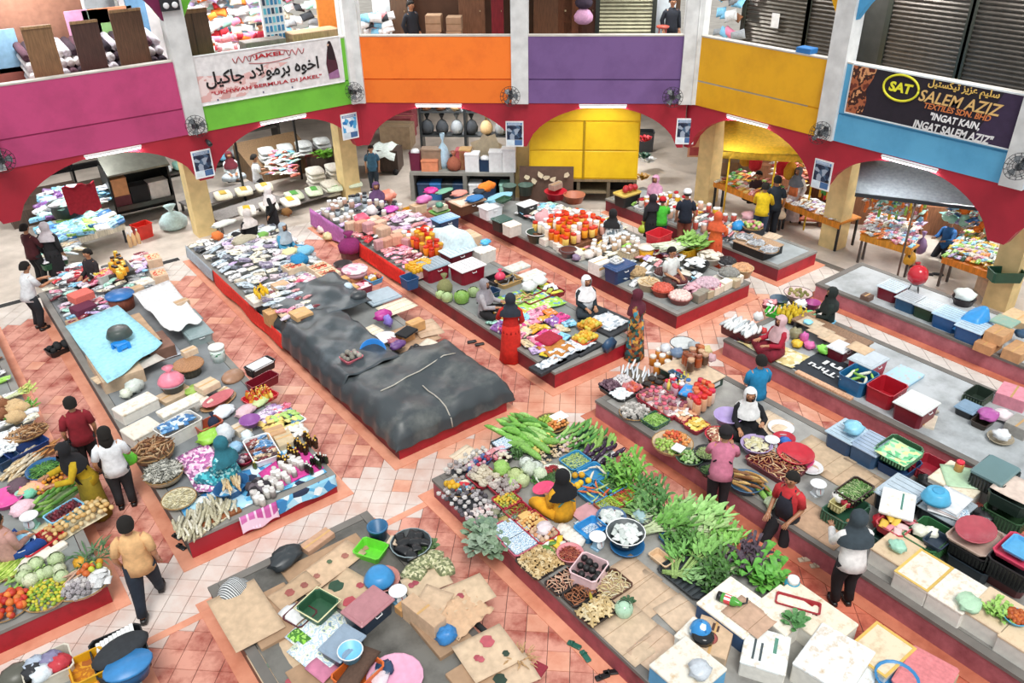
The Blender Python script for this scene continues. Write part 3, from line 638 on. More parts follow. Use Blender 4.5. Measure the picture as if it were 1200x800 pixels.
ob('camera_body',G().tube([(0,0,0),(.0,-.12,-.02),(0,-.26,-.06)],[.03,.06,.06],10),col('dark'),t);ob('lens',G().tube([(0,-.265,-.062),(0,-.27,-.063)],.04,10),col('black','g'),t)
for W_,b,c,s_ in((WL,2,'#7d2250',-1),(WL,2,'#6fc03a',1),(WR,1,'#f2b416',-1),(WR,1,'#4f9fd0',1)):
 x=b*W_[2];pts=[(x+s_*.2,7.4),(x+s_*.2,5.75)]+[(x+s_*(.2+1.9*k/8),5.75+1.45*sin(pi/2*k/8)**.8)for k in range(1,9)]+[(x+s_*2.1,7.4)]
 n_=len(pts);g=G().add([(a,-.02,e)for a,e in pts]+[(a,.16,e)for a,e in pts],[tuple(range(n_)),tuple(range(2*n_-1,n_-1,-1))]+[(i,n_+i,n_+(i+1)%n_,(i+1)%n_)for i in range(n_)])
 ob('upper_arch',g,M(c,'s'),W_[0])
def upwall(W_,a,b,y,c):ob('shop_wall',G().box(a,b,y,y+.1,3.9,7.6),M(c,'s'),W_[0])
upwall(WL,-1,9.0,4.6,'#dfe8ee');upwall(WL,9.0,13.6,4.2,'#e3dfe0');upwall(WB,.1,4.4,2.5,'#5b3d2c');upwall(WB,4.6,9,2.5,'#57402f');upwall(WR,.3,13,2.4,'#5a5a55')
for W_,a,b in((WL,-1,13.9),(WB,0,9.1),(WR,0,13)):ob('upper_soffit',G().box(a,b,.3,5,7.4,7.6),M('#d9d6cf','s'),W_[0])
def shutter(W_,p0,p1,lab,c,y=1.9,z1=7.3):
 x0,x1=on(W_,*p0,y)[0],on(W_,*p1,y)[0];t=thing('roller_shutter',lab,'shutter',wl_(W_,x0,y,3.9),wyaw(W_));wd=x1-x0;g=G()
 for k in range(34):z=.02+k*.1;g.add([(.05,0,z),(wd-.05,0,z),(wd-.05,-.03,z+.05),(.05,-.03,z+.05),(.05,0,z+.098),(wd-.05,0,z+.098)],[(0,1,2,3),(3,2,5,4)])
 stuff(ob('slats',g,M(c,'m'),t))
 for x in(0,wd):ob('guide_rail',G().box(x-.06,x+.06,-.06,.06,0,z1-3.9),M('#33372f','p'),t)
 ob('hood',G().box(-.06,wd+.06,-.1,.1,z1-3.95,z1-3.7),M('#3a3d36','p'),t)
shutter(WB,(700,25),(766,25),'olive grey roller shutter above the purple balcony','#8c8a72')
shutter(WR,(871,30),(944,40),'dark roller shutter with a white paper above the yellow balcony','#5d5850');shutter(WR,(946,30),(1000,45),'dark roller shutter right of the papered one above the yellow balcony','#56514b')
shutter(WR,(1036,50),(1128,60),'dark roller shutter above the banner on the blue balcony','#5b554f');shutter(WR,(1131,60),(1230,70),'dark roller shutter at the right end above the blue balcony','#5b554f')
x,z=on(WR,909,24,1.82);tag(ob('paper_notice',G().box(-.12,.12,-.006,0,-.18,.18),col('white','k'),None,wl_(WR,x,1.8,z),(0,0,wyaw(WR))),'white paper notice stuck on the roller shutter above the yellow balcony','notice')
def upbox(W_,px,py,y,name,lab,cat,w,h,d,c,kind='w',parts=None,z=3.9,group=None,py_is_mid=False):
 x,zz=on(W_,px,py,y);t=thing(name,lab,cat,wl_(W_,x,y,z if not py_is_mid else zz-h/2),wyaw(W_),group)
 ob('body',G().bbox(-w/2,w/2,0,d,0,h,.01),col(c,kind),t)
 for a in(parts or[]):ob(a[0],G().box(*a[1]),col(a[2],kind),t)
 return t
for px,lab,c,w,h in((56,'light brown wooden panel standing at the left behind the pink parapet','#8d6a48',.62,2.0),(112,'darkest brown wooden panel standing in the middle behind the pink parapet','#4f342c',.6,2.0),(162,'brown wooden panel standing right behind the pink parapet','#6f4f38',.72,2.15)):
 upbox(WL,px,80,.75,'wooden_board',lab,'panel',w,h,.06,c,'w',[('trim',(-w/2,w/2,-.02,0,h-.06,h),'#a9855c')])
t=upbox(WL,52,50,3.2,'framed_board','big brown board with a white frame above the carpet rolls','board',2.3,2.9,.08,'#9b5f3d','k');
for a in((-1.15,-1.08,-.02,0,.2,2.7),(1.08,1.15,-.02,0,.2,2.7),(-1.15,1.15,-.02,0,2.63,2.7)):ob('frame_rail',G().box(*a),col('white','p'),t)
g_roll=lambda:G().lathe([(.0,0),(.10,.0),(.10,1.0),(.0,1.0)],10)
for i in range(17):
 for j in range(5):
  x=on(WL,38+i*9.8,80,1.6)[0];k=R.choice(['#2f2430','#e4dfe2','#3a2a35','#cfc9d2','#5b3b48','#f0ecec'])
  o=ob('fabric_roll',cached(('fabric_roll',),g_roll),col(k,'c'),None,wl_(WL,x,1.4+j*.14,4.2+j*.21),(radians(-82),0,wyaw(WL)))
  tag(o,['dark patterned','pale'][k in('#e4dfe2','#cfc9d2','#f0ecec')]+' rolled cloth in the stacked rolls behind the pink parapet','cloth roll','rolled cloths behind the pink parapet')
for px,py,lab,c,w,h in((92,27,'magenta printed poster hanging above the rolled cloths','#e58ac2',.55,.6),(108,26,'pale green printed poster hanging above the rolled cloths','#bcd8c0',.4,.6),(120,25,'bright green printed poster hanging above the rolled cloths','#8fd06a',.4,.6),(130,17,'orange signboard above the rolled cloths','#ef8a3c',1.1,.35),(8,60,'blue hanging cloth at the left end above the pink parapet','#6fb0d8',.6,1.0),(9,92,'red brown crate at the left end above the pink parapet','#b04a34',.8,.5),(160,12,'blue painted partition left of the white column','#3f86b5',.5,1.5)):
 upbox(WL,px,py,3.0,'hanging_cloth' if 'cloth' in lab else 'wall_poster' if 'poster' in lab else 'signboard' if 'sign' in lab else 'partition' if 'part' in lab else 'crate',lab,'poster' if 'poster' in lab else 'panel',w,h,.04,c,'k',py_is_mid=True)
t=upbox(WL,231,52,.7,'wooden_cupboard','dark brown two-door cupboard behind the banner at its left end','cupboard',.8,2.0,.4,'#5b3f2c','w',[('door_gap',(-.012,.012,-.01,0,.3,1.95),'#3a2619'),('rail',(-.4,.4,-.015,0,.28,.34),'#7a563a'),('rail',(-.4,.4,-.015,0,1.9,2.0),'#7a563a')])
g0=[wl_(WL,on(WL,px,60,y)[0],y,z)for px,y,z in((250,1.2,4.6),(300,1.2,4.7),(345,3.9,6.6),(225,3.9,6.6))]
def hang(W_,pxs,y,z0,z1,nx,nz,lab,cols,group,spec='pack',s=.28,rise=0,kind='c'):
 x0,x1=on(W_,pxs[0],40,y)[0],on(W_,pxs[1],40,y)[0]
 for i in range(nx):
  for j in range(nz):
   p=wl_(W_,x0+(x1-x0)*(i+R.uniform(.2,.8))/nx,y+rise*j/max(1,nz-1)+R.uniform(-.1,.1),z0+(z1-z0)*(j+R.uniform(.3,.7))/nz);c=R.choice(cols)
   o=ob(lab.split(' ')[0]+'_'+lab.split(' ')[1]if lab[:6]in('packed','wrappe')else lab.split(' ')[0],lib(spec),col(c,kind),None,p,(radians(70)+R.uniform(-.3,.3),R.uniform(-.4,.4),wyaw(W_)+R.uniform(-.4,.4)),s*R.uniform(.7,1.25))
   tag(o,'%s %s'%(cname(c),lab),'packet',group)
hang(WL,(216,345),3.2,4.5,6.9,17,10,'packed toy hanging in the upstairs shop behind the white banner',['pink','skyblue','white','white','cream','lilac','red','mint','orange','white','skyblue','grey'],'toys in the upstairs shop behind the white banner','pack',.34)
hang(WL,(252,315),1.3,4.2,4.9,11,4,'wrapped toy piled on the counter behind the white banner',['orange','pink','white','cream','rose','red','white'],'toys piled behind the white banner','pack',.3,1.0)
hang(WL,(340,380),3.0,4.4,6.6,5,6,'bag hanging right of the white rack upstairs',['white','pink','dark','grey','mint','cream'],'bags right of the white rack upstairs','pack',.34)
t=upbox(WL,322,28,1.1,'display_rack','white rack of small blue goods behind the white banner','rack',.62,2.3,.1,'white','p')
for i in range(5):
 for j in range(6):ob('rack_card',G().box(-.26+i*.11,-.19+i*.11,-.02,0,.95+j*.22,1.1+j*.22),col(R.choice(['#3a7fae','#2d3e55','#5fb6cf']),'p'),t)
upbox(WL,384,20,1.5,'partition','orange door panel at the right of the toy shop upstairs','panel',.55,3.0,.08,'#e88a3a','p');upbox(WL,398,20,1.7,'partition','dark narrow door beside the orange panel upstairs','panel',.3,3.0,.08,'#39444f','p')
upbox(WL,312,50,.5,'counter','grey counter top behind the white banner in front of the child in red','counter',1.1,1.08,.5,'#7d766f','w');upbox(WL,372,45,.6,'counter','brown counter at the right end behind the white banner','counter',1.4,1.12,.6,'#a98b68','w')
hang(WB,(428,458),1.6,4.1,5.2,7,6,'bundle heaped behind the orange parapet at its left end',['white','white','grey','rose','dark','skyblue','white'],'bundles behind the orange parapet','pack',.3)
ob('shop_wall',G().box(.1,1.15,2.35,2.45,3.9,7.5),M('#e9eef0','s'),WB[0])
for k,(px,py,lab,w,h,z)in enumerate(((507,33,'brown carton, lower of the left stack behind the orange parapet',.42,.42,4.35),(507,20,'brown carton, upper of the left stack behind the orange parapet',.44,.44,4.78),(531,28,'brown carton with a dark mark, lower of the right stack behind the orange parapet',.42,.4,4.4),(531,17,'brown carton, upper of the right stack behind the orange parapet',.42,.36,4.81),(503,40,'wide carton under the left stack behind the orange parapet',.5,.42,3.92),(530,40,'wide carton under the right stack behind the orange parapet',.6,.47,3.92))):
 upbox(WB,px,py,1.2,'carton',lab,'box',w,h,.4,'#b98d5e','k',[('tape',(-w/2,w/2,-.004,0,h*.46,h*.54),'#a57843')],z=z)
for px,lab,c,w in((468,'brown plywood panel beside the standing person above the orange parapet','#6f5440',.5),(553,'brown plywood door panel above the orange parapet','#80553a',.75),(583,'dark red door at the right above the orange parapet','#8e1f2b',.35),(648,'wide dark brown wardrobe panel above the purple parapet','#6a4429',1.1),(668,'reddish brown wardrobe panel above the purple parapet','#7d4726',.7),(688,'dark brown wardrobe panel beside the roller shutter','#5a3521',.5)):
 upbox(WB,px,20,1.95,'plywood_board',lab,'panel',w,3.2,.06,c,'w',[('knob',(w*.3,w*.34,-.03,0,1.3,1.34),'#c9b48a')])
x,z=on(WB,684,10,1.5);t=thing('hanging_bag','pink and dark bag hanging left of the olive shutter','bag',wl_(WB,x,1.5,z-.4),wyaw(WB));ob('bag_body',lib('bagtie'),col('#d9a4c6','c'),t,(0,0,0),0,(.6,.5,.6));ob('bag_top',lib('ball'),col('#3b2f3f','c'),t,(0,0,.38),0,(.5,.4,.35))
ob('shop_wall',G().box(7.75,8.85,2.3,2.45,3.9,7.5),M('#e6eef2','s'),WB[0])
x,z=on(WB,777,28,1.3);t=thing('stool','small red stool behind the purple parapet at its right end','stool',wl_(WB,x,1.3,4.28),wyaw(WB))
ob('seat',G().lathe([(.16,.58),(.18,.6),(.18,.63),(.15,.64)],12),col('#c4513f'),t)
for k in range(4):a=k*pi/2+.7;ob('leg',cached(('stool_leg',),lambda:G().tube([(0,0,0),(-.05,0,.6)],.016,5)),col('#b5412f'),t,(.17*cos(a),.17*sin(a),0),(0,0,a))
hang(WR,(838,868),1.7,4.5,6.6,4,5,'garment hanging at the left above the yellow parapet',['white','skyblue','grey','brown','pink'],'garments above the yellow parapet','pack',.4)
t=upbox(WR,944,59,.5,'tub','small blue tub on the yellow parapet ledge','tub',.4,.12,.3,'blue','p',z=4.92)
t.location=wl_(WR,on(WR,944,59,.1)[0],.0,ZR+.036)
for W_,xs in((WL,(6.2,10.4,12.6)),(WB,(.7,8.3)),(WR,(1.6,4.4,7.5))):
 for x in xs:tube_light(W_,x,1.5 if W_ is not WL else 2.2,7.3,'added ceiling tube light brightening the upstairs shops',en=(150 if W_ is WL else 90))['group']='added tube lights upstairs'  # unseen tube lamps, added only to brighten the upper shops
def table(q,h,lab,c,legc='dark',name='table',apron=None,kind='w'):
 a,b,c_=[at(px,py,h)for px,py in q];ex_=c_-b;ey_=a-b;yaw=atan2(ex_.y,ex_.x);W_,D_=ex_.length,ey_.length
 t=thing(name,lab,'table',(b.x,b.y,0),yaw);sk=ey_.cross(ex_).z<0
 Y=D_;ob('tabletop',G().box(0,W_,0,Y,h-.04,h),col(c,kind),t);ob('apron',G().box(.02,W_-.02,-.012,.012,h-.16,h-.005),col(apron or c,kind),t)
 for x in(.06,W_-.06):
  for y in(.06,Y-.06):ob('leg',cached(('tleg',h),lambda:G().box(-.025,.025,-.025,.025,0,h-.04)),col(legc,'m'),t,(x,y,0))
 u=Vector((cos(yaw),sin(yaw),0));v=Vector((-sin(yaw),cos(yaw),0));B0=Vector((b.x,b.y,h))
 return t,[B0+v*Y,B0,B0+u*W_,B0+u*W_+v*Y],W_,Y
def qrev(A):return[A[1],A[2],A[3],A[0]]
SN=[('pack','packet',(.24,.2,.2),['white','cream','white','orange','red','gold','silver','rose'],'p'),('brick','snack box',(.2,.2,.16),['white','yellow','orange','cream','terracotta'],'k')]
T1=table(((836,206),(836,212),(908,240)),.85,'long orange edged snack table under the yellow awning','#e8932c')
A=[at(838,205,.85),at(838,213,.85),at(906,239,.85),at(925,222,.85)]
goods([A[1],A[2],A[3],at(868,198,.85)],12,6,SN+[('pack','packet',(.24,.2,.16),['green','lime','yellow'],'p')],'the snack table under the yellow awning','snacks on the table under the yellow awning')
T2=table(((926,225),(918,236),(985,262)),.8,'orange edged table of white packets left of the blue bay pillar','#e8932c')
goods([at(920,236,.8),at(984,261,.8),at(992,248,.8),at(935,226,.8)],11,4,[('pack','packet',(.26,.22,.18),['white','white','lilac','cream','silver'],'p')],'the table left of the right pillar','packets on the table left of the right pillar')
goods([at(958,232,1.1),at(990,246,1.1),at(992,225,1.6),at(965,214,1.6)],7,4,[('bottle','bottle',(.2,.2,.3),[('green','white'),('red','white'),('gold','red'),('yellow','green')],'p')],'the shelf behind the white packets','bottles behind the white packets',rj=5)
t=thing('shelf_unit','wooden shelf of bottles behind the white packet table','shelf',at(978,246,0),radians(-45));ob('shelf_board',G().box(-.9,.9,.0,.5,1.02,1.08),col('brown','w'),t);ob('shelf_back',G().box(-.9,.9,.5,.55,0,1.9),col('brown','w'),t);ob('shelf_board',G().box(-.9,.9,.2,.5,1.5,1.55),col('brown','w'),t)
p=at(905,165,2.2);t=thing('awning','yellow fabric awning on poles over the snack table','awning',(p.x,p.y,0),radians(-50))
ob('canopy',G().sheet(6,4,lambda a,b:((a-.5)*2.6,(b-.5)*1.8,2.13+.4*b+.02*cos(a*9)),.02),col('#f5c531','c'),t);ob('valance',G().sheet(8,1,lambda a,b:((a-.5)*2.6,-.9-.01*sin(a*30),2.12-b*.18),.02),col('#f7cf45','c'),t)
for x in(-1.1,0.1,1.1):ob('pole',cached(('awn_pole',),lambda:G().tube([(0,0,0),(0,0,2.15)],.025,6)),col('yellow','m'),t,(x,-.8,0))
p=at(926,192,1.2);goods([at(905,205,.7),at(945,222,.7),at(950,190,1.7),at(905,178,1.7)],9,6,SN+[('pack','packet',(.3,.24,.2),['red','white'],'p')],'the stall behind the snack table','goods behind the snack table')
t=thing('crate_stand','wooden stand holding up the stacked snacks behind the table','stand',at(925,222,0),radians(-45));ob('stand_body',G().box(-1.2,1.2,.1,.8,0,.7),col('brown','w'),t);ob('stand_top',G().box(-1.25,1.25,.4,.8,.7,1.3),col('brown','w'),t)
for px,py,lab,c in((918,192,'red round bag hanging in the snack stall','red'),(927,197,'yellow bag hanging in the snack stall','gold'),(875,182,'orange bag hanging on the awning pole','gold'),(886,187,'red folded cloth pile beside the awning pole','red')):
 p=at(px,py,1.6);o=ob('hanging_bag',lib('bagtie'),col(c,'c'),None,p-Vector((0,0,.3)),0,(.45,.4,.7));tag(o,lab,'bag')
for i in range(14):
 px=843+R.uniform(0,30);py=168+R.uniform(0,28);carton(px,py,('pale','brown')[i%2]+' carton piled in the back store behind the yellow bay',.55,.45,.45,0,R.uniform(-50,-40),'#d9c3a0' if i%2==0 else '#b58d60',group='cartons in the back store of the yellow bay')
t=thing('notice_board','orange and red notice sheet stuck on the pillar at the yellow bay','notice',Vector((at(815,172,1.5).x,at(815,172,1.5).y,1.2)),radians(-42));ob('notice_sheet',G().box(-.22,.22,-.03,0,0,.7),col('#e8a06a','k'),t);ob('printed_label',G().box(-.16,.16,-.035,-.03,.05,.3),col('red','k'),t)
tag(ob('blue_drum',G().lathe([(.25,0),(.28,.05),(.28,.8),(.25,.85)],14),col('#1f5fa0'),None,at(831,205,0)),'tall blue plastic drum behind the cream pillar at the yellow bay','drum')
NP='sweet_'
LAB=[('pack','packet',(.22,.18,.18),['white','white','lilac','pink','cream','silver','skyblue','rose','orange'],'p')]
T3=table(((1012,268),(1008,274),(1070,292)),.78,'orange edged table crowded with packets right of the cream pillar','#eaa030','#5b5450')
goods([at(1009,273,.79),at(1069,291,.79),at(1082,262,.79),at(1020,248,.79)],12,9,LAB,'the packet table right of the cream pillar','packets on the table right of the cream pillar',hump=.05)
T4=table(((1108,291),(1104,300),(1168,322)),.78,'orange edged table crowded with packets at the right edge','#ef8f2b','#5b5450')
goods([at(1105,300,.79),at(1185,323,.79),at(1215,285,.79),at(1135,262,.79)],15,11,LAB+[('pack','packet',(.22,.18,.16),['yellow','lime','darkgreen','gold'],'p')],'the packet table at the right edge','packets on the table at the right edge',hump=.1)
goods([at(1012,252,1.0),at(1085,268,1.0),at(1090,212,1.9),at(1015,212,1.9)],13,8,LAB+[('pack','packet',(.26,.2,.2),['teal','mint','white'],'c'),('bottle','bottle',(.2,.2,.28),[('lime','white'),('orange','white'),('yellow','red')],'p')],'the display behind the packet table right of the pillar','display behind the packet table right of the pillar',jit=.35)
t=thing('display_stand','stepped stand carrying the packet display in the blue bay','stand',at(1050,268,0),radians(-52));
for k in range(4):ob('step',G().box(-1.7,1.7,.1+k*.35,.5+k*.35,0,.8+k*.28),col('brown','w'),t)
goods([at(1105,262,.9),at(1175,285,.9),at(1170,235,1.7),at(1115,228,1.7)],11,7,LAB+[('pack','packet',(.3,.24,.2),['skyblue','blue','gold','white'],'c'),('ball','round parcel',(.25,.25,.22),['orange','terracotta','mint'],'c')],'the display behind the right edge table','display behind the right edge table',jit=.35)
t=thing('display_stand','stepped stand carrying the display behind the right edge table','stand',at(1150,282,0),radians(-52));
for k in range(4):ob('step',G().box(-1.5,1.5,.1+k*.3,.45+k*.3,0,.8+k*.24),col('brown','w'),t)
p=at(1096,222,2.2);t=thing('awning','grey sheet metal awning over the packet tables in the blue bay','awning',(p.x,p.y,0),radians(-60))
ob('canopy',G().sheet(6,3,lambda a,b:((a-.5)*3.4,(b-.5)*1.5,2.15+.5*b),.03),col('#9aa3a9','c'),t);ob('front_edge',G().box(-1.7,1.7,-.78,-.73,2.08,2.16),col('#3d4347','m'),t)
for x in(-.4,1.6):ob('pole',cached(('awn_pole2',),lambda:G().tube([(0,0,0),(0,0,2.1)],.025,6)),col('#7b6a5c','m'),t,(x,-.7,0))
for px,py,lab,c,s_ in((1066,303,'yellow plastic bag hanging from the packet table corner','gold',(.4,.3,.5)),(1079,290,'mauve plastic bag hanging from the packet table corner','#a888b8',(.36,.3,.6)),(1075,312,'red bag lying under the packet table','red',(.5,.3,.25))):
 o=ob('plastic_bag',lib('bagtie'),col(c,'p'),None,loc(px,py,.0 if 'lying' in lab else .3,.3),0,s_);tag(o,lab,'bag')
for px,py in((1087,321),(1099,321)):tag(ob('slipper',G().bbox(-.05,.05,-.13,.13,0,.04,.015),col('black'),None,loc(px,py,0,.04),.6),('left' if px<1090 else 'right')+' black slipper on the floor before the person in blue','slipper')
sheet(1130,250,'mint cloth counter beside the person in blue',1.2,.5,.7,-20,'#8cc8c0','counter_cloth','cloth',kind='c',fold=False);
bx=carton(1165,335,'brown carton under the right edge table',.6,.5,.4,0,-40);tub(1178,322,'dark green tub on the right edge table corner','darkgreen',.7,.4,.25,.78,-40)
t=thing('bench','low orange bench with a rolled mat under the snack table','bench',at(925,262,0),radians(-45));ob('bench_top',G().box(-.9,.9,-.2,.2,.16,.22),col('#b5623f','w'),t);
for x in(-.8,.8):ob('leg',G().box(x-.04,x+.04,-.18,.18,0,.16),col('brown','w'),t)
x0=on(WB,620,190,.5)[0];x1=on(WB,748,190,.5)[0];cw=x1-x0
t=thing('kiosk','big yellow panelled kiosk cabinet under the purple balcony','kiosk',wl_(WB,x0,.55,0),wyaw(WB))
YL=Mdirt('kiosk_yellow','#f2c81c','#e0b010',2,.4,.8,.45)
ob('body',G().box(0,cw,.03,1.4,.75,2.75),YL,t)
for i in(0,1):
 for j in(0,1):ob('panel',G().bbox(cw*i/2+.03,cw*(i+1)/2-.03,-.0,.03,.8+j*.85,1.6+j*.85,.01),YL,t)
ob('fascia',G().box(.03,cw-.03,-.02,.03,2.5,2.95),YL,t);ob('centre_post',G().box(cw/2-.03,cw/2+.03,-.01,.03,.75,2.5),M('#a8870f','p'),t);ob('base_shelf',G().box(0,cw,0,1.3,.68,.75),M('#8d7a5c','w'),t)
for x in(.05,cw*.46,cw*.74,cw-.05):ob('leg',G().box(x-.05,x+.05,.02,.12,0,.68),M('#6f6350','w'),t)
ob('lower_shelf',G().box(cw*.46,cw*.74,.05,1.2,.3,.35),M('#9a8a6c','w'),t);ob('back_panel',G().box(0,cw,1.2,1.25,0,.7),M('#1f1d1a','w'),t)
x,z=on(WB,642,208,.3);t=thing('board','brown torn paper board leaning on the yellow kiosk','board',wl_(WB,x,.42,0),wyaw(WB));ob('board',G().box(-.85,.75,-.03,.0,.05,1.15),col('#6b4a36','k'),t,(0,0,0),(radians(-6),0,0))
for k in range(7):ob('torn_patch',G().prism([(.12*cos(q)*R.uniform(.5,1.2),.1*sin(q)*R.uniform(.5,1.3))for q in range(6)],0,.006),col('#ecd7a8','k'),t,(-.6+k*.19,-.045+.0,.9+R.uniform(-.25,.15)),(pi/2,0,0))
for i,(px,py,zz)in enumerate(((754,185,.5),(760,190,.3),(752,210,.3),(755,165,1.2))):tag(ob('bouquet',lib('leafy'),col(['darkgreen','white','gold','red'][i],'v'),None,at(px,py,zz),0,.5),['green','white','yellow','red'][i]+' bouquet beside the yellow kiosk','flowers')
tub(756,165,'dark flower stand box right of the yellow kiosk','dark',.6,.5,.7,0,-40,'box_stand','stand')
q0=on(WB,480,200,.6)[0];q1=on(WB,602,200,.6)[0];cl=q1-q0
t=thing('counter','grey concrete counter with two open bays under the orange balcony','counter',wl_(WB,q0,.55,0),wyaw(WB));CC=M('#86867f','s')
ob('counter_top',G().box(0,cl,0,.8,.82,.9),CC,t);ob('counter_back',G().box(0,cl,.75,.8,0,.82),M('#3d3d3a','s'),t)
for x in(.05,cl*.53,cl-.05):ob('upright',G().box(x-.06,x+.06,0,.75,0,.82),CC,t)
for i,(f,lab,c,w,h,k)in enumerate(((.05,'maroon tub with white plastic lining on the grey counter left end','#6d2440',.36,.55,'tub'),(.19,'orange carton on the grey counter','orange',.5,.34,'carton'),(.2,'stack of flattened cartons on the grey counter','#9a7a58',.6,.62,'carton'),(.42,'brown round sack on the grey counter','#a8624a',.45,.5,'sack'),(.6,'white foam box, left of the row on the grey counter','white',.42,.55,'foam'),(.72,'dark blue tub under a green crate on the grey counter','navy',.38,.36,'tub'),(.83,'white foam box, middle of the row on the grey counter','white',.42,.62,'foam'),(.95,'white foam box, right end of the grey counter','white',.42,.7,'foam'),(.5,'red crate behind the brown sack on the grey counter','red',.4,.6,'carton'),(.53,'orange carton behind the brown sack on the grey counter','gold',.35,.62,'carton'))):
 p=wl_(WB,q0+cl*f,.9+(.12 if 'behind' in lab or 'stack' in lab else-.05),0);t=thing({'sack':'sack','foam':'foam_box','carton':'carton','tub':'tub'}[k],lab,'box' if k!='sack' else 'sack',(p.x,p.y,.9),wyaw(WB))
 if k=='sack':ob('sack_body',lib('bagtie'),col(c,'c'),t,(0,0,0),0,(.5,.5,.6))
 elif k=='tub':ob('body',G().tub(w,w*.9,h,.03),col(c),t);ob('lining',lib('ball'),col('white'),t,(0,0,h-.1),0,(w*.8,w*.7,.2))
 else:ob('body',G().bbox(-w/2,w/2,-.18,.18,0,h-.05,.01),col(c,'f' if k=='foam' else 'k'),t);ob('lid',G().bbox(-w/2-.01,w/2+.01,-.19,.19,h-.05,h,.012),col(c,'f' if k=='foam' else 'k'),t)
for i,(f,c)in enumerate(((.12,'navy'),(.24,'blue'),(.35,'dark'),(.46,'navy'),(.62,'white'),(.76,'navy'),(.92,'mint'))):
 p=wl_(WB,q0+cl*f,.85,0);t=thing('tub','%s tub %s inside the grey counter'%(cname(c),['first from the left','second from the left','third from the left','fourth from the left','left of the right bay','in the middle of the right bay','right of the right bay'][i]),'tub',(p.x,p.y,.01),wyaw(WB));ob('body',G().tub(.42,.5,.5,.03),col(c),t);ob('lid',G().bbox(-.2,.2,-.24,.24,.5,.53,.012),col(c),t)
o=ob('cloth_bundle',lib('bagtie'),col('#bfe0f2','c'),None,wl_(WB,q0+cl*.31,1.05,.9),0,(.45,.4,1.1));tag(o,'pale blue cloth bundle standing on the grey counter','cloth')
for i,(px,py,lab,c)in enumerate(((468,148,'red chest crate at the back of the aisle under the orange balcony','#b5303f'),(466,158,'tan carton in front of the red chest crate','#c3a070'),(470,138,'far red chest crate at the back of the aisle','#a82838'))):carton(px,py,lab,1.1,.8,.8,0,-45,c)
t=thing('cart','dark cart draped with white cloth behind the boy in blue','cart',loc(452,185,0,.9),radians(-45));ob('cart_body',G().box(-.5,.5,-.35,.35,.1,.8),col('#4a3b33','w'),t);ob('drape',G().sheet(6,6,lambda a,b:((a-.5)*.9,(b-.5)*1.0-.1,.86-.7*max(0,.3-b)-.25*abs(a-.5)**2+.05*sin(a*12)),.01),col('#dfeae4','c'),t)
for x in(-.4,.4):ob('wheel',G().lathe([(.1,-.03),(.1,.03)],10),col('black'),t,(x,-.36,.1),(pi/2,0,0))
t=thing('shelf_unit','tall dark shelf unit of bags behind the grey counter','shelf',wl_(WB,q0+cl*.62,4.2,0),wyaw(WB))
for z in(.1,.9,1.7,2.4):ob('shelf_board',G().box(-2.2,2.2,0,.5,z,z+.05),col('#4a4f52','m'),t)
for x in(-2.2,-.7,.8,2.2):ob('upright',G().box(x-.04,x+.04,0,.5,0,2.8),col('#3a3e41','m'),t)
for i in range(18):
 p=wl_(WB,q0+cl*.62-2+i%9*.5,4.4,(.96,1.76)[i//9]);tag(ob('stuffed_bag',lib('bagtie'),col(R.choice(['brown','tan','olive','dark','grey']),'c'),None,p,0,(.5,.45,.7)),'stuffed bag on the dark shelf unit behind the grey counter','bag','bags on the dark shelf unit')
for i,(f,lab)in enumerate(((.66,'leaning flattened cardboard behind the white foam boxes'),(.78,'smaller leaning cardboard behind the white foam boxes'))):ob_=ob('cardboard_sheet',G().box(-.4,.4,0,.02,0,.9),col('#d8c69a','k'),None,wl_(WB,q0+cl*f,1.15,.9),(radians(-14),radians(30-i*50),wyaw(WB)));tag(ob_,lab,'cardboard')
NP='grain_'
for r_,(px,py,lab,n_,z)in enumerate(((262,232,'rice sack on the low rack in the green bay, left pile',3,.35),(290,250,'yellow printed rice sack on the front rack in the green bay',3,.5),(345,232,'rice sack on the platform in the middle of the green bay',4,.3),(372,222,'rice sack in the striped stack at the right of the green bay',10,.1),(388,228,'rice sack in the short stack beside the purple cloth stall',6,.1),(335,185,'pale rice sack piled at the back of the green bay',12,.6))):
 for k in range(n_):
  p=at(px,py,z);lay=k//2 if r_ in(3,4,5)else 0;dx=(k%2)*.62 if r_ in(3,4,5)else k*.62
  if r_==5:dx=(k%4)*.62-.6;lay=k//4
  o=ob('rice_sack',lib('sack'),col(['#e8e2c8','#e9e6dc','#d5e0c4','#e5dfd2','#ded8c8','#dfe4e2'][r_],'c'),None,p+Vector((dx,-dx*.1,lay*.13)),(0,0,rz(80+R.uniform(-6,6))),(.75,.66,.5));tag(o,lab,'sack','rice sacks: '+lab.split(' in ')[0])
  if r_ in(0,1,2):s_=ob('sack_print',G().prism([(-.22,-.14),(.22,-.14),(.26,0),(.22,.14),(-.22,.14)],0,.01),col(['#caa642','#e0b020','#5aa84a'][r_],'c'),o,(0,0,.35))
for px,py,w,d,h,rot,lab in((290,250,2.2,.8,.42,10,'grey low rack under the yellow printed sacks'),(262,233,2.4,.9,.3,10,'brown low rack under the left rice sacks'),(355,234,2.6,.9,.26,5,'dark low platform under the green rice sacks'),(335,188,2.8,1.2,.55,5,'wooden platform under the back rice sacks')):
 t=place('low_rack',lab,'rack',px,py,0,h,rot);ob('rack_top',G().box(-w/2,w/2,-d/2,d/2,h-.05,h),col('#8a8480','w'),t)
 for x in(-w/2+.06,w/2-.06):
  for y in(-d/2+.06,d/2-.06):ob('leg',G().box(x-.03,x+.03,y-.03,y+.03,0,h-.05),col('#6f6a66','w'),t)
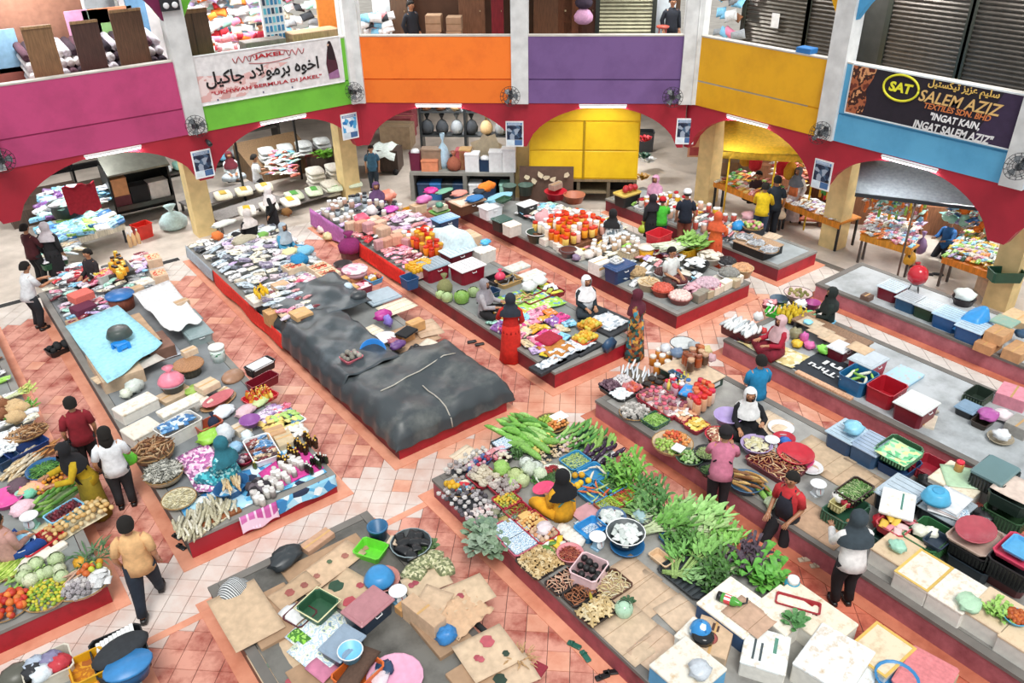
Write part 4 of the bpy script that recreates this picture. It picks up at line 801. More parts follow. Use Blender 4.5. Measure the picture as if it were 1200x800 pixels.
for px,py,h,lab in((288,235,2.4,'thin dark post standing among the rice sacks'),(354,210,2.2,'thin dark post right of the rice sacks')):tag(ob('post',G().box(-.03,.03,-.03,.03,0,h),col('black'),None,at(px,py,0)),lab,'post')
goods([at(312,205,.55),at(348,208,.55),at(350,178,1.0),at(318,175,1.0)],8,6,[('pack','packet',(.3,.24,.2),['skyblue','white','white','mint','pink','terracotta','cream'],'p')],'the sloping rack behind the man in white','packets behind the man in white')
t=thing('display_stand','sloping wooden rack of packets behind the man in white','stand',at(332,205,0),radians(0));ob('slope',G().add([(-1.1,-.3,.5),(1.1,-.3,.5),(1.1,1.2,1.0),(-1.1,1.2,1.0),(-1.1,-.3,0),(1.1,-.3,0),(1.1,1.2,0),(-1.1,1.2,0)],[(0,1,2,3),(0,4,5,1),(1,5,6,2),(2,6,7,3),(3,7,4,0)]),col('#8a6d4d','w'),t)
t=thing('chest','dark red chest piled with green vegetables beside the cream pillar','chest',loc(388,190,0,.7),radians(-35));ob('chest_body',G().box(-.75,.75,-.35,.35,.1,.7),col('#6b2a26','w'),t);ob('chest_side',G().box(-.72,.72,-.38,-.35,.15,.65),col('#4a3a30','w'),t)
tag(stuff(ob('greens',lib('leafy2'),col('#7fc23e','v'),None,at(388,182,.75),0,(1.3,.8,.7))),'green leafy vegetables heaped on the dark red chest','vegetables')
t=thing('cabinet','dark brown cabinet beside the cream pillar left of the boy','cabinet',loc(404,195,0,1.0),radians(-20));ob('body',G().box(-.3,.3,-.3,.3,.25,1.1),col('#4a2f22','w'),t);ob('door',G().box(-.26,.26,-.33,-.3,.3,1.05),col('#553628','w'),t);ob('plinth',G().box(-.25,.25,-.25,.25,0,.25),col('#2a1c15','w'),t)
t=thing('store_shelf','long dark shelf of bundles along the back of the green bay','shelf',wl_(WL,11.2,6.5,0),0)
for z in(.1,1.0,1.9):ob('shelf_board',G().box(-2.6,2.6,0,.6,z,z+.05),col('#4f4a44','w'),t)
for x in(-2.6,0,2.6):ob('upright',G().box(x-.05,x+.05,0,.6,0,2.6),col('#3f3a35','w'),t)
for i in range(20):tag(ob('stuffed_bag',lib('sack'),col(R.choice(['grey','dark','mint','white','olive','skyblue']),'c'),None,wl_(WL,8.8+i%10*.5,6.8,(.16,1.06)[i//10]),pi/2,(.6,.5,.8)),'stuffed bundle on the long shelf at the back of the green bay','bag','bundles on the back shelf of the green bay')
T5=table(((70,262),(68,286),(146,262)),.55,'low table covered with blue and green rice packs in the pink bay','#e6dfc8','dark')
A=T5[1];goods([A[1],A[2],A[3],A[0]],8,5,[('brick','rice pack',(.42,.5,.3),['skyblue','skyblue','white','lime','blue','cream','mint'],'p')],'the low table in the pink bay','rice packs on the low table of the pink bay',rj=8)
goods([at(40,262,.5),at(85,248,.5),at(95,215,.9),at(50,225,.9)],6,5,[('brick','pack',(.4,.45,.35),['skyblue','white','lime','purple','mint','white'],'p')],'the left display in the pink bay','packs of the left display in the pink bay')
t=thing('display_stand','stepped stand of packs at the left of the pink bay','stand',at(66,258,0),0);ob('step',G().box(-1.1,.9,0,.5,0,.48),col('#5a4a40','w'),t);ob('step',G().box(-1.1,.9,.5,1.2,0,.7),col('#5a4a40','w'),t)
b=basin(76,245,'big dark grey basin in the pink bay','#4b504f',.42,.4,.62,sy=1);heap(b,'pack','white bag piled in the dark grey basin of the pink bay','packet',['white','mint'],6,.4,.1)
t=thing('pedestal','dark block carrying the grey basin in the pink bay','stand',loc(76,251,0,.6),0);ob('block',G().bbox(-.4,.4,-.4,.4,0,.62,.02),col('#3a3632','w'),t)
t=thing('shelf_unit','black metal frame shelf behind the packs in the pink bay','shelf',at(90,238,0),0)
for z in(.9,1.5,2.1):ob('shelf_board',G().box(-1.1,1.4,.3,.8,z,z+.05),col('#26282a','m'),t)
for x in(-1.1,.2,1.4):ob('upright',G().box(x-.03,x+.03,.3,.8,0,2.5),col('#26282a','m'),t)
p=at(93,226,1.5);tag(ob('hanging_cloth',G().sheet(8,6,lambda a,b:((a-.5)*.8,-.1-.15*b,1.75-b*.7+.05*sin(a*14)),.015),col('#b8283a','c'),None,(p.x,p.y,0)),'red cloth with white fringe hanging in the pink bay','cloth')
goods([at(100,245,.7),at(135,235,.7),at(132,215,1.1),at(100,225,1.1)],5,3,[('pack','bag',(.45,.4,.3),['skyblue','white','silver','mint'],'p')],'the heap beside the grey basin','bags beside the grey basin')
t=thing('stand','brown stand under the bags beside the grey basin','stand',at(118,245,0),0);ob('block',G().box(-.7,.8,0,.8,0,.7),col('#4f443a','w'),t)
t=thing('kiosk','black open kiosk with a slanting grey roof in the pink bay','kiosk',(5.25,24.65,0),0);KM=col('#2b2d2b','m')
ob('roof',G().add([(-0.85,-.35,1.55),(0.85,-.35,1.55),(0.85,.9,2.15),(-0.85,.9,2.15),(-0.85,-.35,1.5),(0.85,-.35,1.5),(0.85,.9,2.1),(-0.85,.9,2.1)],[(0,1,2,3),(7,6,5,4),(0,4,5,1),(1,5,6,2),(2,6,7,3),(3,7,4,0)]),col('#77786f','m'),t)
for x in(-.84,.79):ob('side_panel',G().box(x,x+.05,-.2,.7,.05,1.6),KM,t)
ob('back_panel',G().box(-.8,.8,.65,.7,.05,1.9),KM,t);ob('shelf_board',G().box(-.79,.79,-.2,.65,.5,.56),col('#5f5f58','m'),t);ob('counter_edge',G().box(-.79,.79,-.25,-.2,.45,.58),col('#4d4e49','m'),t)
for x,lab,c,w,h in((-.57,'orange box in the black kiosk','#d98a2c',.42,.5),(-.57,'maroon carton lowest at the left in the black kiosk','#6f2530',.45,.3),(-.08,'black box in the middle of the black kiosk','#1c1d1f',.5,.5),(.47,'white box with pink edge in the black kiosk','#ddd6cc',.55,.5)):
 p=t.matrix_basis@Vector((x,.05 if 'orange' not in lab else .02,.56 if 'orange' not in lab else .87));o=thing('carton',lab,'box',p,0);ob('body',G().bbox(-w/2,w/2,-.2,.2,0,h-.04,.01),col(c,'k'),o);ob('lid',G().bbox(-w/2-.01,w/2+.01,-.21,.21,h-.04,h,.01),col(c,'k'),o)
tub(167,270,'bright red tub on the floor before the black kiosk','#e0382c',.5,.4,.4,0,14)
o=ob('cloth_bundle',lib('bagtie'),col('#c3dedd','c'),None,at(205,268,0),0,(.9,.7,.75));tag(o,'pale teal cloth bundle beside the black kiosk','cloth')
# ================================================================ stalls, left half
NP='dry_food_'
K=0.74
def UV(u0,u1,v0,v1,z=PT+.02):return[Vector((u0,v1,z)),Vector((u0,v0,z)),Vector((u1,v0,z)),Vector((u1,v1,z))]
def cloth(lab,pts,c,z,th=.008,name='cloth',bow=.015,n=8,cat='cloth',rip=14):
 a,b,c_,d=[Vector((p[0],p[1],0))for p in pts];o=(a+b+c_+d)/4;o.z=z
 f=lambda s,t:(a*(1-s)*(1-t)+b*s*(1-t)+c_*s*t+d*(1-s)*t-Vector((o.x,o.y,0)))+Vector((0,0,bow*(1+sin(s*rip)*cos(t*rip*.8))+th))
 return tag(ob(name,G().sheet(n,n,f,th),c if not isinstance(c,str)else col(c,'c'),None,o),lab,cat)
def hangcloth(lab,p0,p1,z0,z1,c,n=22,fold=.02,out=.03,name='cloth_skirt'):
 a,b=Vector((*p0,0)),Vector((*p1,0));d=(b-a);nn=Vector((d.y,-d.x,0)).normalized();ph=R.uniform(0,6)
 f=lambda s,t:d*s+nn*(out+fold*sin(s*n+ph)*t+.03*t)+Vector((0,0,z1+(z0-z1)*t+(.03*sin(s*9+ph)if t>.9 else 0)))
 return tag(ob(name,G().sheet(n*2,4,f,.006),c if not isinstance(c,str)else col(c,'c'),None,a),lab,'cloth')
def scale(px,py,lab,c='silver',z=PT,rot=-35,pan='white'):
 t=place('weighing_scale',lab,'scale',px,py,z,.34,rot)
 ob('scale_base',G().bbox(-.12,.12,-.1,.1,0,.06,.02).box(-.09,.09,-.07,.07,.06,.2,0,.02),col(c),t)
 ob('dial',G().lathe([(.11,0),(.115,.02),(.1,.03)],16),col('#dfeaf0'),t,(0,-.075,.15),(radians(75),0,0));ob('dial_needle',G().box(-.006,.006,-.07,.05,.031,.036),col('#b03030'),t,(0,-.075,.15),(radians(75),0,0))
 ob('pan',G().lathe([(.05,.22),(.1,.24),(.17,.3),(.18,.31),(.16,.305),(.001,.255)],16),col(pan,'g'),t)
 return t
hp=[('yellow','lime')]
b=tray(8,712,'round tray of tomatoes at the front left corner','silver',.42,sy=.9);heap(b,'ball','ripe tomato heaped on the front left tray','tomato',['#d8402c','#e8602c','#cc2a24','#ef8a3c'],46,.115,.14,name='tomato')
b=tray(54,698,'round tray of small limes beside the tomatoes','white',.42);heap(b,'egg','small yellow green lime heaped beside the tomatoes','lime',['#c9c832','#9dbb3a','#d8c83c','#6f9a34','#e0d24a'],110,.075,.1,name='lime_fruit')
for i in range(16):
 px,py=8+(i%8)*8,690-(i%8)*3-(i//8)*10;p=loc(px,py,PT+.04+.05*(i//8),.1);item('banana','banana','pale green banana in the bunches behind the tomatoes','banana',p,.26,col('#a5cf6c','v'),60+R.uniform(-25,25),'green bananas behind the tomatoes',None,(.2,.1))
for i,(px,py)in enumerate(((30,668),(42,661),(48,673),(36,680),(57,670),(66,656),(69,667),(72,676),(28,676))):item('cabbage','cabbage',['leftmost pale cabbage in the heap behind the bananas','upper pale cabbage in the heap behind the bananas','middle cabbage behind the limes','front cabbage touching the bananas','cabbage right of the middle behind the limes','uppermost cabbage under the white foam strip','cabbage left of the cauliflower tray','small cabbage nearest the cauliflower tray','cabbage half hidden at the left of the heap'][i],'cabbage',loc(px,py,PT,.2),R.uniform(.25,.3),col('#cfe3b0' if i%3 else '#e3ecc8','v'),R.uniform(0,360))
b=tray(98,684,'big white rimmed tray of cauliflower at the plinth corner','white',.5,sy=.85)
heap(b,'garlic','grey white garlic bulb on the corner tray','garlic',['#c3bfc0','#aaa4a8','#d9d4d2'],32,.1,.08,off=(-.12,-.1),wd=(.6,.5));heap(b,'pack','white packet on the corner tray','packet',['white'],7,.2,.05,off=(.25,-.1),wd=(.35,.5));heap(b,'ball','yellow pepper on the corner tray','pepper',['#f0b92c','#e8a020','#c8d040','#e07030'],10,.11,.05,off=(.2,.25),wd=(.4,.3),name='pepper')
heap(b,'stick','pale root on the corner tray','root',['#dcc0a0','#d8b098'],8,.35,.08,off=(-.15,.28),wd=(.4,.2),yaw=20)
tag(stuff(ob('greens',lib('chive'),col('#5f8a5a','v'),None,loc(112,648,PT,.2),0,(1.0,1.0,1.2))),'grey green long leaves heaped above the corner tray','vegetables')
item('pineapple','pineapple','pineapple lying among the grey green leaves','pineapple',loc(90,652,PT,.2),.5,[col('gold','v'),col('#6f9a60','v')],0,None,None,(1.3,.4))
for px,py,w,lab in((36,655,.75,'long white foam strip lid behind the cabbages'),(63,645,.5,'short white foam strip lid with two holes behind the cabbages')):foam(px,py,lab,w,.16,.1,PT,20)
b=tray(8,668,'orange edged tray of long beans at the left edge','orange',.38,sy=.8);sprinkle(b,'bean','heap of light green long beans at the left edge','beans',['#b7d45a','#94bd3c','#cfe07a'],90,.3,hh=.08,yaw=30)
b=tub(48,636,'red tray of red chillies behind the foam strips','red',.8,.5,.14,rot=20);sprinkle(b,'chilli','heap of fresh red chillies in the red tray','chillies',['#c92a2e','#a81f26','#de4a3c'],90,.16,hh=.06,off=(.12,.02),wd=(.45,.4))
b=basin(23,638,'white plastic lined plate of blue packets in the red tray','white',.3,.1,PT+.14);item('disc','plate','light blue plate on the white plastic lining','plate',b[0].location+K*Vector((0,0,.1)),.42,col('skyblue'))
t=sheet(82,612,'cream paper sheet under the potatoes',1.15,.85,PT,18,'#e8d9a8','paper_sheet','paper');heap((t[0],1.0,.45,.06),'egg','pale potato in the heap beside the blue tub','potato',['#e3bf7e','#d8ae6c','#ecd09a'],54,.115,.13,off=(.08,-.15),name='potato')
b=tub(76,602,'light blue tub of dark red onions on the cream sheet','skyblue',.72,.4,.2,PT+.03,18);heap(b,'onion','small dark red onion in the light blue tub','onion',['#6b1f30','#8a2b3a','#4f1826'],44,.085,.04,rnd=False)
t=sheet(68,585,'green paper under the ridge gourds',.9,.5,PT,30,'#8fb26a','paper_sheet','paper');heap((t[0],.85,.45,.05),'cucumber','light green ridge gourd in the pile before the woman in yellow','gourd',['#7cb84a','#9acb62','#5f9a3c'],18,.32,.12,yaw=28,kind='v')
t=sheet(60,566,'orange paper under the yellow peppers',.7,.4,PT,25,'orange','paper_sheet','paper');heap((t[0],.65,.35,.05),'ball','yellow fruit in the small heap behind the gourds','fruit',['#f0b72e','#e89a2a','#f2cc55'],32,.08,.09,name='fruit')
b=basin(54,553,'round blue basin of green vegetables before the woman in yellow','#1f6296',.4,.22);sprinkle(b,'bean','green vegetables in the round blue basin','vegetables',['#4f8a3c','#6fa84c','#3f7030'],70,.3,hh=.08)
b=basin(8,585,'bright pink basin at the left edge','#e55aa8',.36,.16);scale(36,610,'mint green weighing scale with a white pan beside the seated seller','mint');basin(24,580,'small mint cup beside the pink basin','mint',.1,.14)
for px,py,lab,c,s_ in((27,596,'crumpled pink white plastic bag left of the scale','#f0c8d4',(.5,.4,.25)),(22,568,'dark grey bundle of mushrooms behind the pink basin','#6a5560',(.5,.4,.2)),(35,573,'pale orange bundle between pink basin and gourds','#f0c498',(.5,.35,.2)),(35,578,'mint green plastic bag before the gourds','#7fd0b0',(.3,.25,.2)),(45,568,'terracotta bundle beside the yellow fruit','#e8a890',(.2,.5,.2))):item('ball','plastic_bag',lab,'bag',loc(px,py,PT,.2),None,col(c,'c'),20,None,s_)
A=at(28,545,PT);goods(area([(2,560),(18,568),(55,532),(38,522)]),8,5,[('stick','root',(.3,.5,.5),['#e6d3b0','#d8bd90','#efe2c8'],'v')],'the heap of pale roots behind the blue basin','pale roots behind the blue basin',hump=.1,rot=40,cat='root')
heap((thing('cloth_patch','brown cloth patch under the brown roots','cloth',loc(52,530,PT,.02)),.6,.35,.05),'root','orange brown root behind the blue basin','root',['#c98a4c','#d89a60'],14,.26,.08,yaw=30);ob('patch',G().bbox(-.3,.3,-.2,.2,0,.02,.008),col('brown','c'),bpy.data.objects['cloth_patch'])
for px,py,lab,c,w in((8,540,'dark blue tub at the left edge behind the roots','navy',.5),(33,528,'long dark blue crate under the dried fish tray','#1d3d78',.9)):tub(px,py,lab,c,w,.4,.26,rot=18)
b=tray(32,508,'wide tray of dried fish on the dark blue crate','brown',.46,PT+.26,sy=.7);heap(b,'fish','brown dried fish on the wide left tray','dried fish',['#9a6a42','#b98a5c','#7a4f30','#d8b48a'],70,.2,.12,name='dried_fish',rnd=True)
goods(area([(2,530),(10,528),(22,505),(2,508)],PT+.2),3,5,[('cloth','packet',(.26,.2,.3),['white','#dfe8ee'],'p')],'the white packets at the left edge','white packets at the left edge')
goods(area([(0,505),(44,492),(34,474),(0,480)],PT+.1),5,3,[('pack','packet',(.3,.24,.3),['white','#dfe3ea','cream'],'p'),('ball','bundle',(.3,.26,.25),['brown','tan'],'c')],'the bags above the dried fish','bags above the dried fish')
tag(stuff(ob('greens',lib('bunch'),[col('#7ab648','v')]*2,None,loc(24,482,PT+.15,.1),rz(20),.8)),'bright green leaf vegetables on the left stall','vegetables');tag(stuff(ob('greens',lib('bunch'),[col('#e6ecc0','v'),col('#cfe07a','v')],None,loc(22,462,PT+.1,.1),rz(10),.8)),'pale yellow green stems on the left stall','vegetables')
goods(UV(-1.0,.36,15.3,19.8),9,5,[('pack','packet',(.3,.26,.26),['white','white','lilac','grey','skyblue','cream','brown','rose','lime'],'p'),('brick','box',(.28,.26,.3),['white','maroon','tan'],'k')],'the far end of the left edge stall','goods at the far end of the left edge stall')
b=tub(58,785,'white edged crate of plastic bags at the bottom left corner','#d9d3c3',.75,.6,.3,rot=-16+14,name='crate');[item('ball','plastic_bag',l,'bag',b[0].location+K*Vector((x,y,.18)),None,col(c,'p'),0,None,(.34,.3,.26))for x,y,c,l in((-.15,.1,'#b8c6d8','bluish grey plastic bag in the bottom left crate'),(.08,.05,'#8a86a8','lilac patterned plastic bag in the bottom left crate'),(.18,-.12,'#c43a44','red plastic bag in the bottom left crate'),(-.1,-.16,'#dfe8ee','white plastic bag in the bottom left crate'),(-.2,-.02,'#2d2f33','black plastic bag in the bottom left crate'))]
b=tub(105,785,'yellow crate with brown liquid stain at the bottom left','#d8a21c',.55,.6,.28,rot=-2,name='crate');tag(stuff(ob('turmeric_powder',G().sheet(6,6,lambda a,q:((a-.5)*.45,(q-.5)*.5,.1+.03*sin(a*9)*cos(q*8)),.04),Mpat('turmeric',['#d08a14','#b8701a','#dba02c','#a8622a'],6,'noise'),None,b[0].location)),'yellow brown powdery paste in the yellow crate','paste')
b=tub(142,768,'black crate of white paper slips at the bottom left','black',.85,.95,.26,rot=-4,name='crate')
for i in range(9):item('book','paper_fan','folded white paper standing in the black crate','paper',b[0].location+K*Vector((-.28+.07*i,.27+.01*i,.2)),None,col('#f2f4f4','k'),0,'folded papers in the black crate',(.06,.34,1),(.5,.3))
o=ob('tyre_mat',G().lathe([(.01,0),(.33,.0),(.36,.06),(.3,.12),(.01,.1)],18,sy=.55),col('dark','c'),None,b[0].location+K*Vector((.02,-.02,.2)),.2);tag(o,'dark grey oval cushion in the black crate','cushion')
t=thing('round_stool','blue oval lid of a tub at the bottom left corner','lid',loc(152,785,PT,.35));ob('lid',G().lathe([(.36,.26),(.4,.29),(.38,.33),(.001,.35)],18,sy=.72),col('#3a86c4'),t);ob('tub_body',G().lathe([(.28,0),(.34,.27)],18,sy=.72),col('#2a5f90'),t)
t=thing('covered_basket','dark olive round lid at the very bottom left edge','lid',loc(22,795,PT,.2));ob('lid',lib('ball'),col('#5a5a50'),t,(0,0,0),0,(.6,.5,.36))
BLU=Mpat('blue_print',['#5fb2e0','#dfeef6','#3a86c0','#27344f','#8fd0ee','#eaf4f8','#5fb2e0','#b0dcf0'],7,'vor');PNK=Mpat('pink_check',['#d777b8','#c04a98','#f2d4ea'],4,'chk')
cloth('light blue patterned plastic sheet along the front of the dried fish stall',[(1.72,10.9),(1.72,10.3),(3.9,10.25),(3.9,11.4)],BLU,PT)
hangcloth('blue white patterned cloth hanging over the front right edge',(2.95,10.13),(3.97,10.13),.17,PT+.03,BLU,8,.01)
hangcloth('magenta checked cloth hanging over the middle of the front edge',(2.35,10.12),(2.95,10.12),.1,PT+.03,PNK,6,.01)
cloth('magenta pink cloth under the bottles at the right corner',[(3.0,10.9),(3.0,10.35),(3.9,10.35),(3.9,11.2)],'#d9479c',PT+.02);t=thing('plank','brown wooden plank along the front edge of the dried fish stall','plank',(2.1,10.26,PT+.005));ob('board',G().bbox(-.3,.35,-.05,.05,0,.05,.01),col('#9a5a30','w'),t);ob('end_block',G().bbox(-.42,-.32,-.06,.06,0,.08,.01),col('#b06a38','w'),t)
goods(area([(198,620),(222,636),(282,592),(250,582)],PT+.03),11,6,[('stick','dried fish bundle',(.3,.5,.6),['#dcd6bc','#cfc8a8','#e8e4d2','#b8b094'],'v')],'the front dried fish','pale dried fish bundles at the front',hump=.05,rot=70,cat='dried fish',jit=.3)
tag(stuff(ob('fish_layer',G().sheet(10,8,lambda a,q:((a-.5)*.85,(q-.5)*.62,.05+.03*sin(a*31)*cos(q*17)),.05),Mpat('dry_fish',['#d8d2b8','#9a947c','#ece8d8','#c8c0a0','#6f6a5a'],26,'vor',stretch=(1,.35,1)),None,loc(238,610,PT,.08),rz(15))),'layer of small dried fish on the blue sheet','dried fish')
b=tray(192,556,'round basket of silvery small dried fish','#c9b48a',.42,PT+.1,.12);sprinkle(b,'fish','silvery grey anchovies heaped in the round basket','dried fish',['#c9c8bc','#8f9088','#e3e2d8','#5f6058'],190,.15,hh=.1,zz=.14)
t=thing('basket_stand','dark stand under the anchovy basket','stand',onb(b,.1));ob('block',G().lathe([(.3,0),(.34,.1)],12),col('#4a3a2a','w'),t)
b=tray(210,585,'flat winnowing tray of pale dried shrimp','#d9cfa8',.36,PT+.06,.06);sprinkle(b,'fish','pale dried shrimp on the flat tray','dried shrimp',['#d8d0a8','#e8e2c4','#b8ac84'],110,.1,hh=.04)
b=tray(180,530,'wide basket of brown split dried fish behind the anchovies','#b08a5a',.46,PT+.12,.14);heap(b,'fish','brown split dried fish in the wide basket','dried fish',['#a87850','#8a5a3a','#c69a70','#6b4228','#d8b890'],90,.24,.12,name='dried_fish',zz=.16)
t=thing('basket_stand','dark stand under the split fish basket','stand',onb(b,.12));ob('block',G().lathe([(.3,0),(.38,.12)],12),col('#3d3026','w'),t)
foam(160,478,'cream foam box with brown scratches, upper left of the dried fish stall',.95,.5,.3,PT,14);foam(167,507,'plain cream foam box beside the open one',.72,.62,.32,PT,14,'#e4e0d4')
t=foam(209,477,'long white foam lid leaning behind the open foam box',.95,.36,.12,PT+.3,12);b=tub(210,503,'open white foam box of blue white packets','#eceae4',1.0,.62,.36,PT,14,'foam_box','foam box',kind='f');heap(b,'pack','blue white packet in the open foam box','packet',['#6fa8d8','#cfe3f2','#3f78b0','white'],40,.17,.04,rnd=False,kind='p',off=(0,.08),wd=(.75,.35),lift=.75)
cloth('pink floral cloth around the seated woman in teal',[(2.05,12.1),(2.05,10.95),(2.75,10.95),(2.6,12.2)],Mpat('pink_floral',['#d9a0c8','#c06aa8','#e8c8dc','#8f5a88','#f2e4ee'],20,'vor'),PT+.02,bow=.05)
b=basin(272,572,'deep blue oval tub of tan crackers before the woman in teal','#2a5f92',.42,.22,sy=.72,rot=20);goods([b[0].location+K*Vector((x,y,.16))for x,y in((-.25,.15),(-.25,-.15),(.25,-.15),(.25,.15))],9,2,[('stick','cracker stick',(.3,.45,.6),['#e3c79a','#d8b484','#efdcb8'],'v')],'the deep blue oval tub','cracker sticks in the deep blue oval tub',rot=80,hump=.05,cat='cracker')
goods(area([(292,588),(305,596),(362,545),(338,535)],PT+.03),11,6,[('jar','jar',(.17,.17,.18),[('#d8d4cc','#ecebe8'),('#bdb7b0','#dcd8d4'),('#8f8784','#cfcac6')],'p')],'the grey white jars at the front','grey white jars at the front',cat='jar',rj=5)
goods(area([(288,575),(300,584),(318,572),(306,565)],PT+.03),4,3,[('ball','dark bundle',(.16,.16,.14),['#4a4248','#6a6068','#2f2a30'],'c')],'the dark bundles beside the blue tub','dark bundles beside the blue tub')
goods(area([(322,545),(333,551),(378,521),(360,512)],PT+.03),9,4,[('bottle','bottle',(.26,.26,.24),[('#2a1c14','#d8a83a'),('#3a2414','#e0b850')],'g')],'the dark sauce bottles at the right edge','gold capped sauce bottles at the right edge',cat='bottle',rj=5)
goods(area([(355,552),(364,557),(388,541),(376,535)],PT+.05),5,3,[('bottle','bottle',(.24,.24,.22),[('#1c1816','#dfe8dc'),('#26301c','#e8e8e8')],'g')],'the white capped bottles on the pink cloth','white capped bottles on the pink cloth',cat='bottle',rj=5)
b=tub(307,527,'long white crate of dark red packets beside the woman in teal','white',.62,1.0,.16,PT+.05,-6,'crate');goods([b[0].location+K*Vector((x,y,.1))for x,y in((-.22,.42),(-.22,-.42),(.22,-.42),(.22,.42))],7,3,[('pack','packet',(.2,.15,.15),['#6b1f26','#3f1a1c','#8a2f30'],'p'),('pack','packet',(.2,.15,.15),['#4f86b8','#7a4438','#c9b090'],'p')],'the long white crate','packets in the long white crate')
t=thing('stand','low box under the long white crate','stand',onb(b,.05));ob('block',G().bbox(-.26,.26,-.45,.45,0,.05,.01),col('brown','w'),t)
t=sheet(290,545,'row board of yellow capped bottles before the white crate',.6,.12,PT,18,'#6a5a3a','board','board',fold=False);goods(area([(288,550),(292,553),(318,540),(314,537)],PT+.03),6,1,[('bottle','bottle',(.2,.2,.16),[('#4a5a2a','#f0dc7a'),('#6a4a1a','#f4e8b0')],'g')],'the board before the white crate','bottles before the white crate',cat='bottle',rj=5)
b=basin(287,540,'small crimson bowl beside the white crate','#cc2f54',.19,.14);heap(b,'ball','dark red berry in the small crimson bowl','fruit',['#5a2430','#c8b0b4'],9,.09,.02,name='berry')
b=basin(293,494,'purple oval bowl on a carton behind the white crate','#9a5aa8',.25,.14,PT+.16);carton(283,502,'small beige carton under the purple bowl',.36,.36,.16,PT,10,'beige')
for px,py,lab,c,s_ in((246,512,'bright lime green plastic bundle behind the woman in teal','#9fd84e',(.62,.5,.26)),(265,512,'grey white paper cone bag right of the lime bundle','#dfe6ea',(.4,.42,.45)),(262,483,'white blue printed plastic bag over the brown tub','#dfe9f0',(.6,.42,.24)),(288,481,'pink white printed packet bag behind the purple bowl','#eec8d0',(.6,.36,.2)),(277,525,'light blue plastic bag beside the woman in teal','#9cc8e8',(.32,.3,.26)),(290,513,'white round plastic pot at the crate head','#e2eef2',(.28,.28,.3)),(280,540,'dark purple plastic bag beside the crimson bowl','#4f3a5a',(.28,.24,.22)),(158,455,'white plastic bag of greens behind the scratched foam box','#d8e2da',(.5,.4,.34)),(148,462,'pale green white bag at the plinth edge','#e3ead8',(.3,.3,.26)),(228,455,'lime leaf bundle under the dark basin','#9fbf5a',(.6,.4,.14)),(305,470,'pale green vegetable bag behind the printed packet','#c5d99a',(.5,.3,.18))):item('ball','plastic_bag',lab,'bag',loc(px,py,PT,.2),None,col(c,'p'),20,None,s_)
tub(245,500,'terracotta brown tub under the printed bag','terracotta',.6,.42,.24,PT,10);tag(ob('bag',lib('bagtie'),col('#27304a','c'),None,loc(250,494,PT+.05,.3),0,(.3,.3,.42)),'navy bag standing in the brown tub','bag')
b=tub(305,430,'dark crate of white papers at the aisle edge','#2c2629',.78,.4,.24,PT,14,'crate');item('book','paper','white printed paper in the dark crate','paper',b[0].location+K*Vector((0,0,.2)),.6,col('white','k'),14)
b=tub(308,448,'empty deep red crate at the aisle edge','#7a1626',.82,.4,.24,PT,14,'crate')
b=tub(305,466,'red tray of small yellow red bottles at the aisle edge','red',.78,.62,.1,PT,14);goods([b[0].location+K*Vector((x,y,.05))for x,y in((-.3,.24),(-.34,-.22),(.26,-.24),(.32,.22))],9,5,[('bottle','bottle',(.22,.22,.2),[('#e8c048','#d83a2c'),('#f0d880','#e8c038'),('#c8302a','#f2dc8a'),('#d88a2c','#cc2f2a')],'p')],'the red tray','yellow red bottles in the red tray',cat='bottle',rj=5)
goods(area([(296,493),(308,500),(338,485),(322,474)],PT+.02),7,4,[('pack','packet',(.22,.17,.2),['#b9a2cc','#d8c8e0','#8f6a9a','#e8e0ee'],'p')],'the lilac packets below the red tray','lilac packets below the red tray');goods(area([(322,484),(326,487),(340,478),(334,473)],PT+.02),3,2,[('pack','packet',(.22,.17,.2),['#d87a94','#c8506a'],'p')],'the pink packets below the red tray','pink packets below the red tray')
b=tub(342,488,'white shallow tray of blue sachets at the aisle edge','white',.34,.8,.07,PT,10);goods([b[0].location+K*Vector((x,y,.04))for x,y in((-.1,.33),(-.1,-.3),(.1,-.3),(.1,.33))],9,2,[('brick','sachet',(.12,.1,.12),['#3f7fa8','#2f4f78','#6aa0c0'],'p')],'the white shallow tray','blue sachets in the white shallow tray',rj=4)
for i,(px,py,c,n_)in enumerate(((336,492,'#b7dc7a',9),(338,500,'#f0e08a',6),(343,508,'#e9e6de',18),(318,498,'#f2d27a',8))):heap((thing('paper_mat',['lime','yellow','white','golden'][i]+' paper mat under packets beside the aisle','paper',loc(px,py,PT,.03)),.45,.36,.05),'pack',['lime green','pale yellow','white ball shaped','golden'][i]+' snack packet near the right aisle','packet',[c],n_,.17,.07,kind='p');ob('mat',G().bbox(-.24,.24,-.2,.2,0,.02,.005),col(c,'k'),bpy.data.objects[[o.name for o in bpy.data.objects if o.name.startswith('paper_mat')][-1]])
carton(323,508,'orange brown carton between white crate and packets',.42,.34,.2,PT,-6,'#e0a560');carton(333,515,'beige carton under the white ball packets',.4,.6,.16,PT,-6,'#dcc08a')
t=thing('stool','round brown topped stool behind the dark basin','stool',loc(222,432,PT,.3));ob('seat',G().lathe([(.36,.26),(.4,.28),(.4,.31),(.36,.33)],18),col('#b08058','w'),t);ob('stool_body',G().lathe([(.28,0),(.31,.27)],14),col('#5f5a4c','w'),t);carton(222,412,'small tan carton on the round brown stool',.38,.24,.16,PT+.33,10,'#e3c49a')
